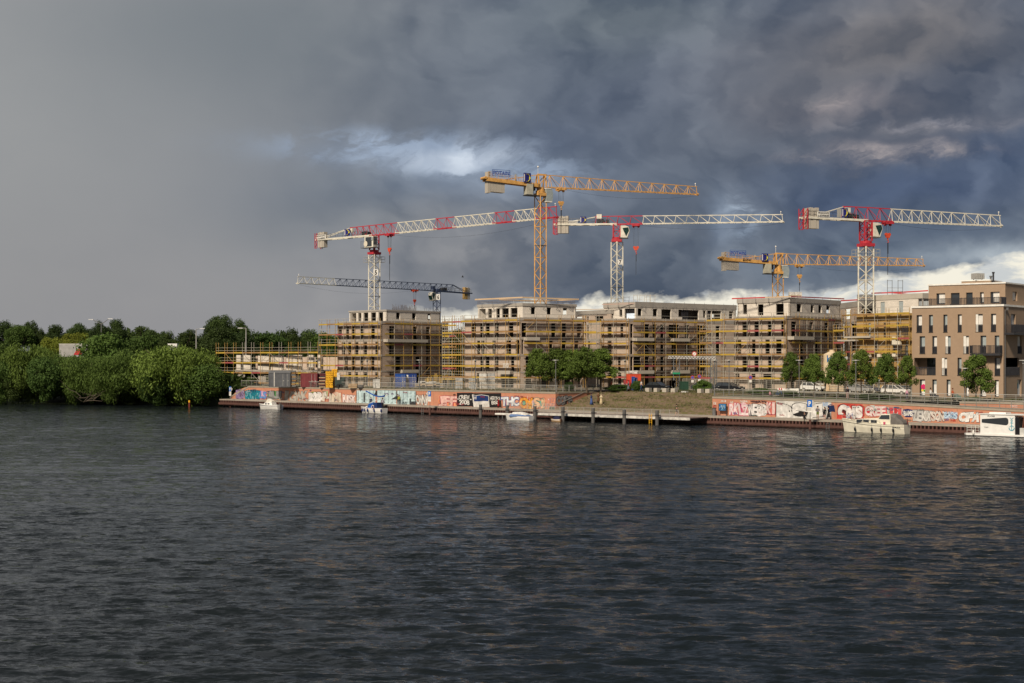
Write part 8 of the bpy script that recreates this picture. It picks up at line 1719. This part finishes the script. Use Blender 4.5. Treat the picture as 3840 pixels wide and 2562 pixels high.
part('leg_frame', mb, mat('silo_base', (.5,.42,.3), .6), r); mb = MB(); [mb.beam((x-RS-.25+dx_,y,z0),(x-RS-.25+dx_,y,z1),.04) for dx_ in (0,.25)]; [mb.beam((x-RS-.25,y,z0+.35*i),(x-RS,y,z0+.35*i),.03) for i in range(int((z1-z0)/.35))]; part('ladder', mb, WOOD, r)
v_, f_ = text_mesh('knauf', .04); v_ = v_.copy(); mn, mx = v_.min(0), v_.max(0); hT = 1.15; wT = 2.3; u_ = (v_[:,0]-mn[0])/(mx[0]-mn[0])*wT; zz = (v_[:,1]-mn[1])/(mx[1]-mn[1])*hT+zy(RY('R6',842),228.3); ang = -math.pi/2+(u_-.75)/RS-.25
mb = MB(); mb.add(np.stack([x+(RS+.02)*np.cos(ang), y+(RS+.02)*np.sin(ang), zz],1).tolist(), f_); part('lettering', mb, mat('sky_blue_print', (.01,.22,.55), .5), r)
for X0, X1, Y0, l in ((1325,1365,1076,'wrapped pallet behind the small white car, left one'),(1368,1410,1076,'wrapped pallet behind the small white car, right one')): D = 231; (xa,_), (xb,_) = at(RX('R6',X0), D), at(RX('R6',X1), D); pallet_stack(l, (xa+xb)/2, D, 4.0, xb-xa, 1.1, zy(RY('R6',Y0), D)-4, 3, WRAP)
pallet_stack('brown pallet stack at the foot of the silo', at(3135,227)[0], 227, 4.0, 2.2, 1.2, 1.1, 3, mat('tan_bags', (.45,.38,.28), .8))
r = thing('leaning_boards', 'pale boards leaning beside the silo', 'boards', (*at(3103,228), 4.0)); [bpiece('board', WOOD, r, (at(3098+4*i,227)[0],227,4.0), (at(3103+4*i,228)[0],228,6.1), .12, .04) for i in range(4)]
# insulation packs on the clad block scaffold
for X0, X1, Y0, Y1, l in ((757,792,615,652,'white insulation pack, upper left on the clad block'),(757,792,653,688,'white insulation pack, lower left on the clad block'),(793,830,655,688,'white insulation pack, right of the pair on the clad block'),(498,545,778,806,'white insulation pack low on the clad block, left'),(615,645,778,806,'small white pack low on the clad block, middle'),(695,730,780,806,'white pack low on the clad block, right of middle'),(757,790,775,803,'white pack low on the clad block, right'),(392,412,760,806,'upright pack at the left edge of the clad block')):
    fc = BLD['B6']['f']; u0, u1 = fc.u(RX('R7',X0)), fc.u(RX('R7',X1)); D = fc.D((u0+u1)/2); mb = slab(fc, u0, u1, zy(RY('R7',Y1),D), zy(RY('R7',Y0),D), .45, .95); solo('insulation_pack', mb, CREAM, l, 'insulation pack', 'insulation packs stored on the scaffold')
part('canopy_slab', slab(BLD['B6']['f'], -1.6, 3.9, 12.55, 12.8, .0, 1.3), CONCL, BLD['B6']['o']); part('balcony', slab(BLD['B6']['f'], -2.6, 1.2, 12.05, 12.3, .0, 1.7), CONCL, BLD['B6']['o'])
# dark slatted balconies of the clad block beside the brown house
for X0, X1, Y0, Y1 in ((866,903,515,600),(832,903,705,795)):
    fc = BLD['B6']['f']; u0, u1 = fc.u(RX('R7',X0)), fc.u(RX('R7',X1)); D = fc.D(u0); part('balustrade', bars(fc, u0, u1+.4, zy(RY('R7',Y1),D), zy(RY('R7',Y0),D), 1.3, .14), DARK, BLD['B6']['o'])
# trailer and van on the road embankment behind the willows
mb = MB(); mb.hexa([(-135,322,2),(-66,322,2),(-66,345,2),(-135,345,2),(-135,325,8.6),(-68,325,8.6),(-68,342,8.6),(-135,342,8.6)]); struct('road_embankment', mb, BANK)
(xa,_), (xb,_) = at(222, 327), at(345, 327); r = thing('truck_trailer', 'pale grey truck trailer with red mark seen over the willows', 'truck trailer', ((xa+xb)/2, 328, 8.6)); zt_ = zy(1290, 327)
mb = MB(); mb.bx(xa,xb,327,329.5,9.7,zt_-.1); bd = part('box', mb, mat('trailer_grey', (.33,.325,.315), .5), r); mb = MB(); mb.bx(xa-.05,xb+.05,326.95,329.55,zt_-.097,zt_+.02); part('roof', mb, WHITE, r); mb = MB(); [mb.tube((x,327,9.1),(x,329.5,9.1),.5,12) for x in (xa+1,xa+2.2,xb-1)]; mb.bx(xa,xb,327.3,329.2,9.3,9.697); part('chassis', mb, DARK, r)
mb = MB(); za = zt_-2.0; mb.add([(xa+3.3,326.94,za-.5),(xa+5.0,326.94,za-.5),(xa+5.6,326.94,za+.9),(xa+4.2,326.94,za+.9)], [(0,1,2,3)]); mb.add([(xa+4.3,326.93,za),(xa+4.9,326.93,za),(xa+5.1,326.93,za+.35),(xa+4.5,326.93,za+.35)], [(0,1,2,3)]); part('red_mark', mb, RED, bd)
x, y = at(650, 330); mb = MB(); mb.bx(x-1.1,x+1.1,329,331,9.0,zy(1289,330)); r = solo('delivery_van', mb, CARW, 'roof of a white van above the willows near the pale lamp', 'van'); mb = MB(); [mb.tube((x+d,328.9,9.0),(x+d,331.1,9.0),.4,10) for d in (-.7,.7)]; part('wheel', mb, RUBBER, r); mb = MB(); mb.bx(x+.5,x+1.12,328.98,328.995,10.2,11.2); part('window', mb, GLASS, r)
# bird
x, y, z = P3(1735, 1039, 250); mb = MB(); mb.ball((x,y,z),.12,6,4,(1.8,.7,.7)); r = solo('bird', mb, BLACK, 'dark bird flying right of the blue crane', 'bird')
mb = MB(); [mb.add([(x-.1,y,z),(x+.12,y,z),(x+.05,y+.3*s_,z+.28),(x-.05,y+.62*s_,z+.2)], [(0,1,2,3),(3,2,1,0)]) for s_ in (-1,1)]; part('wing', mb, BLACK, r)
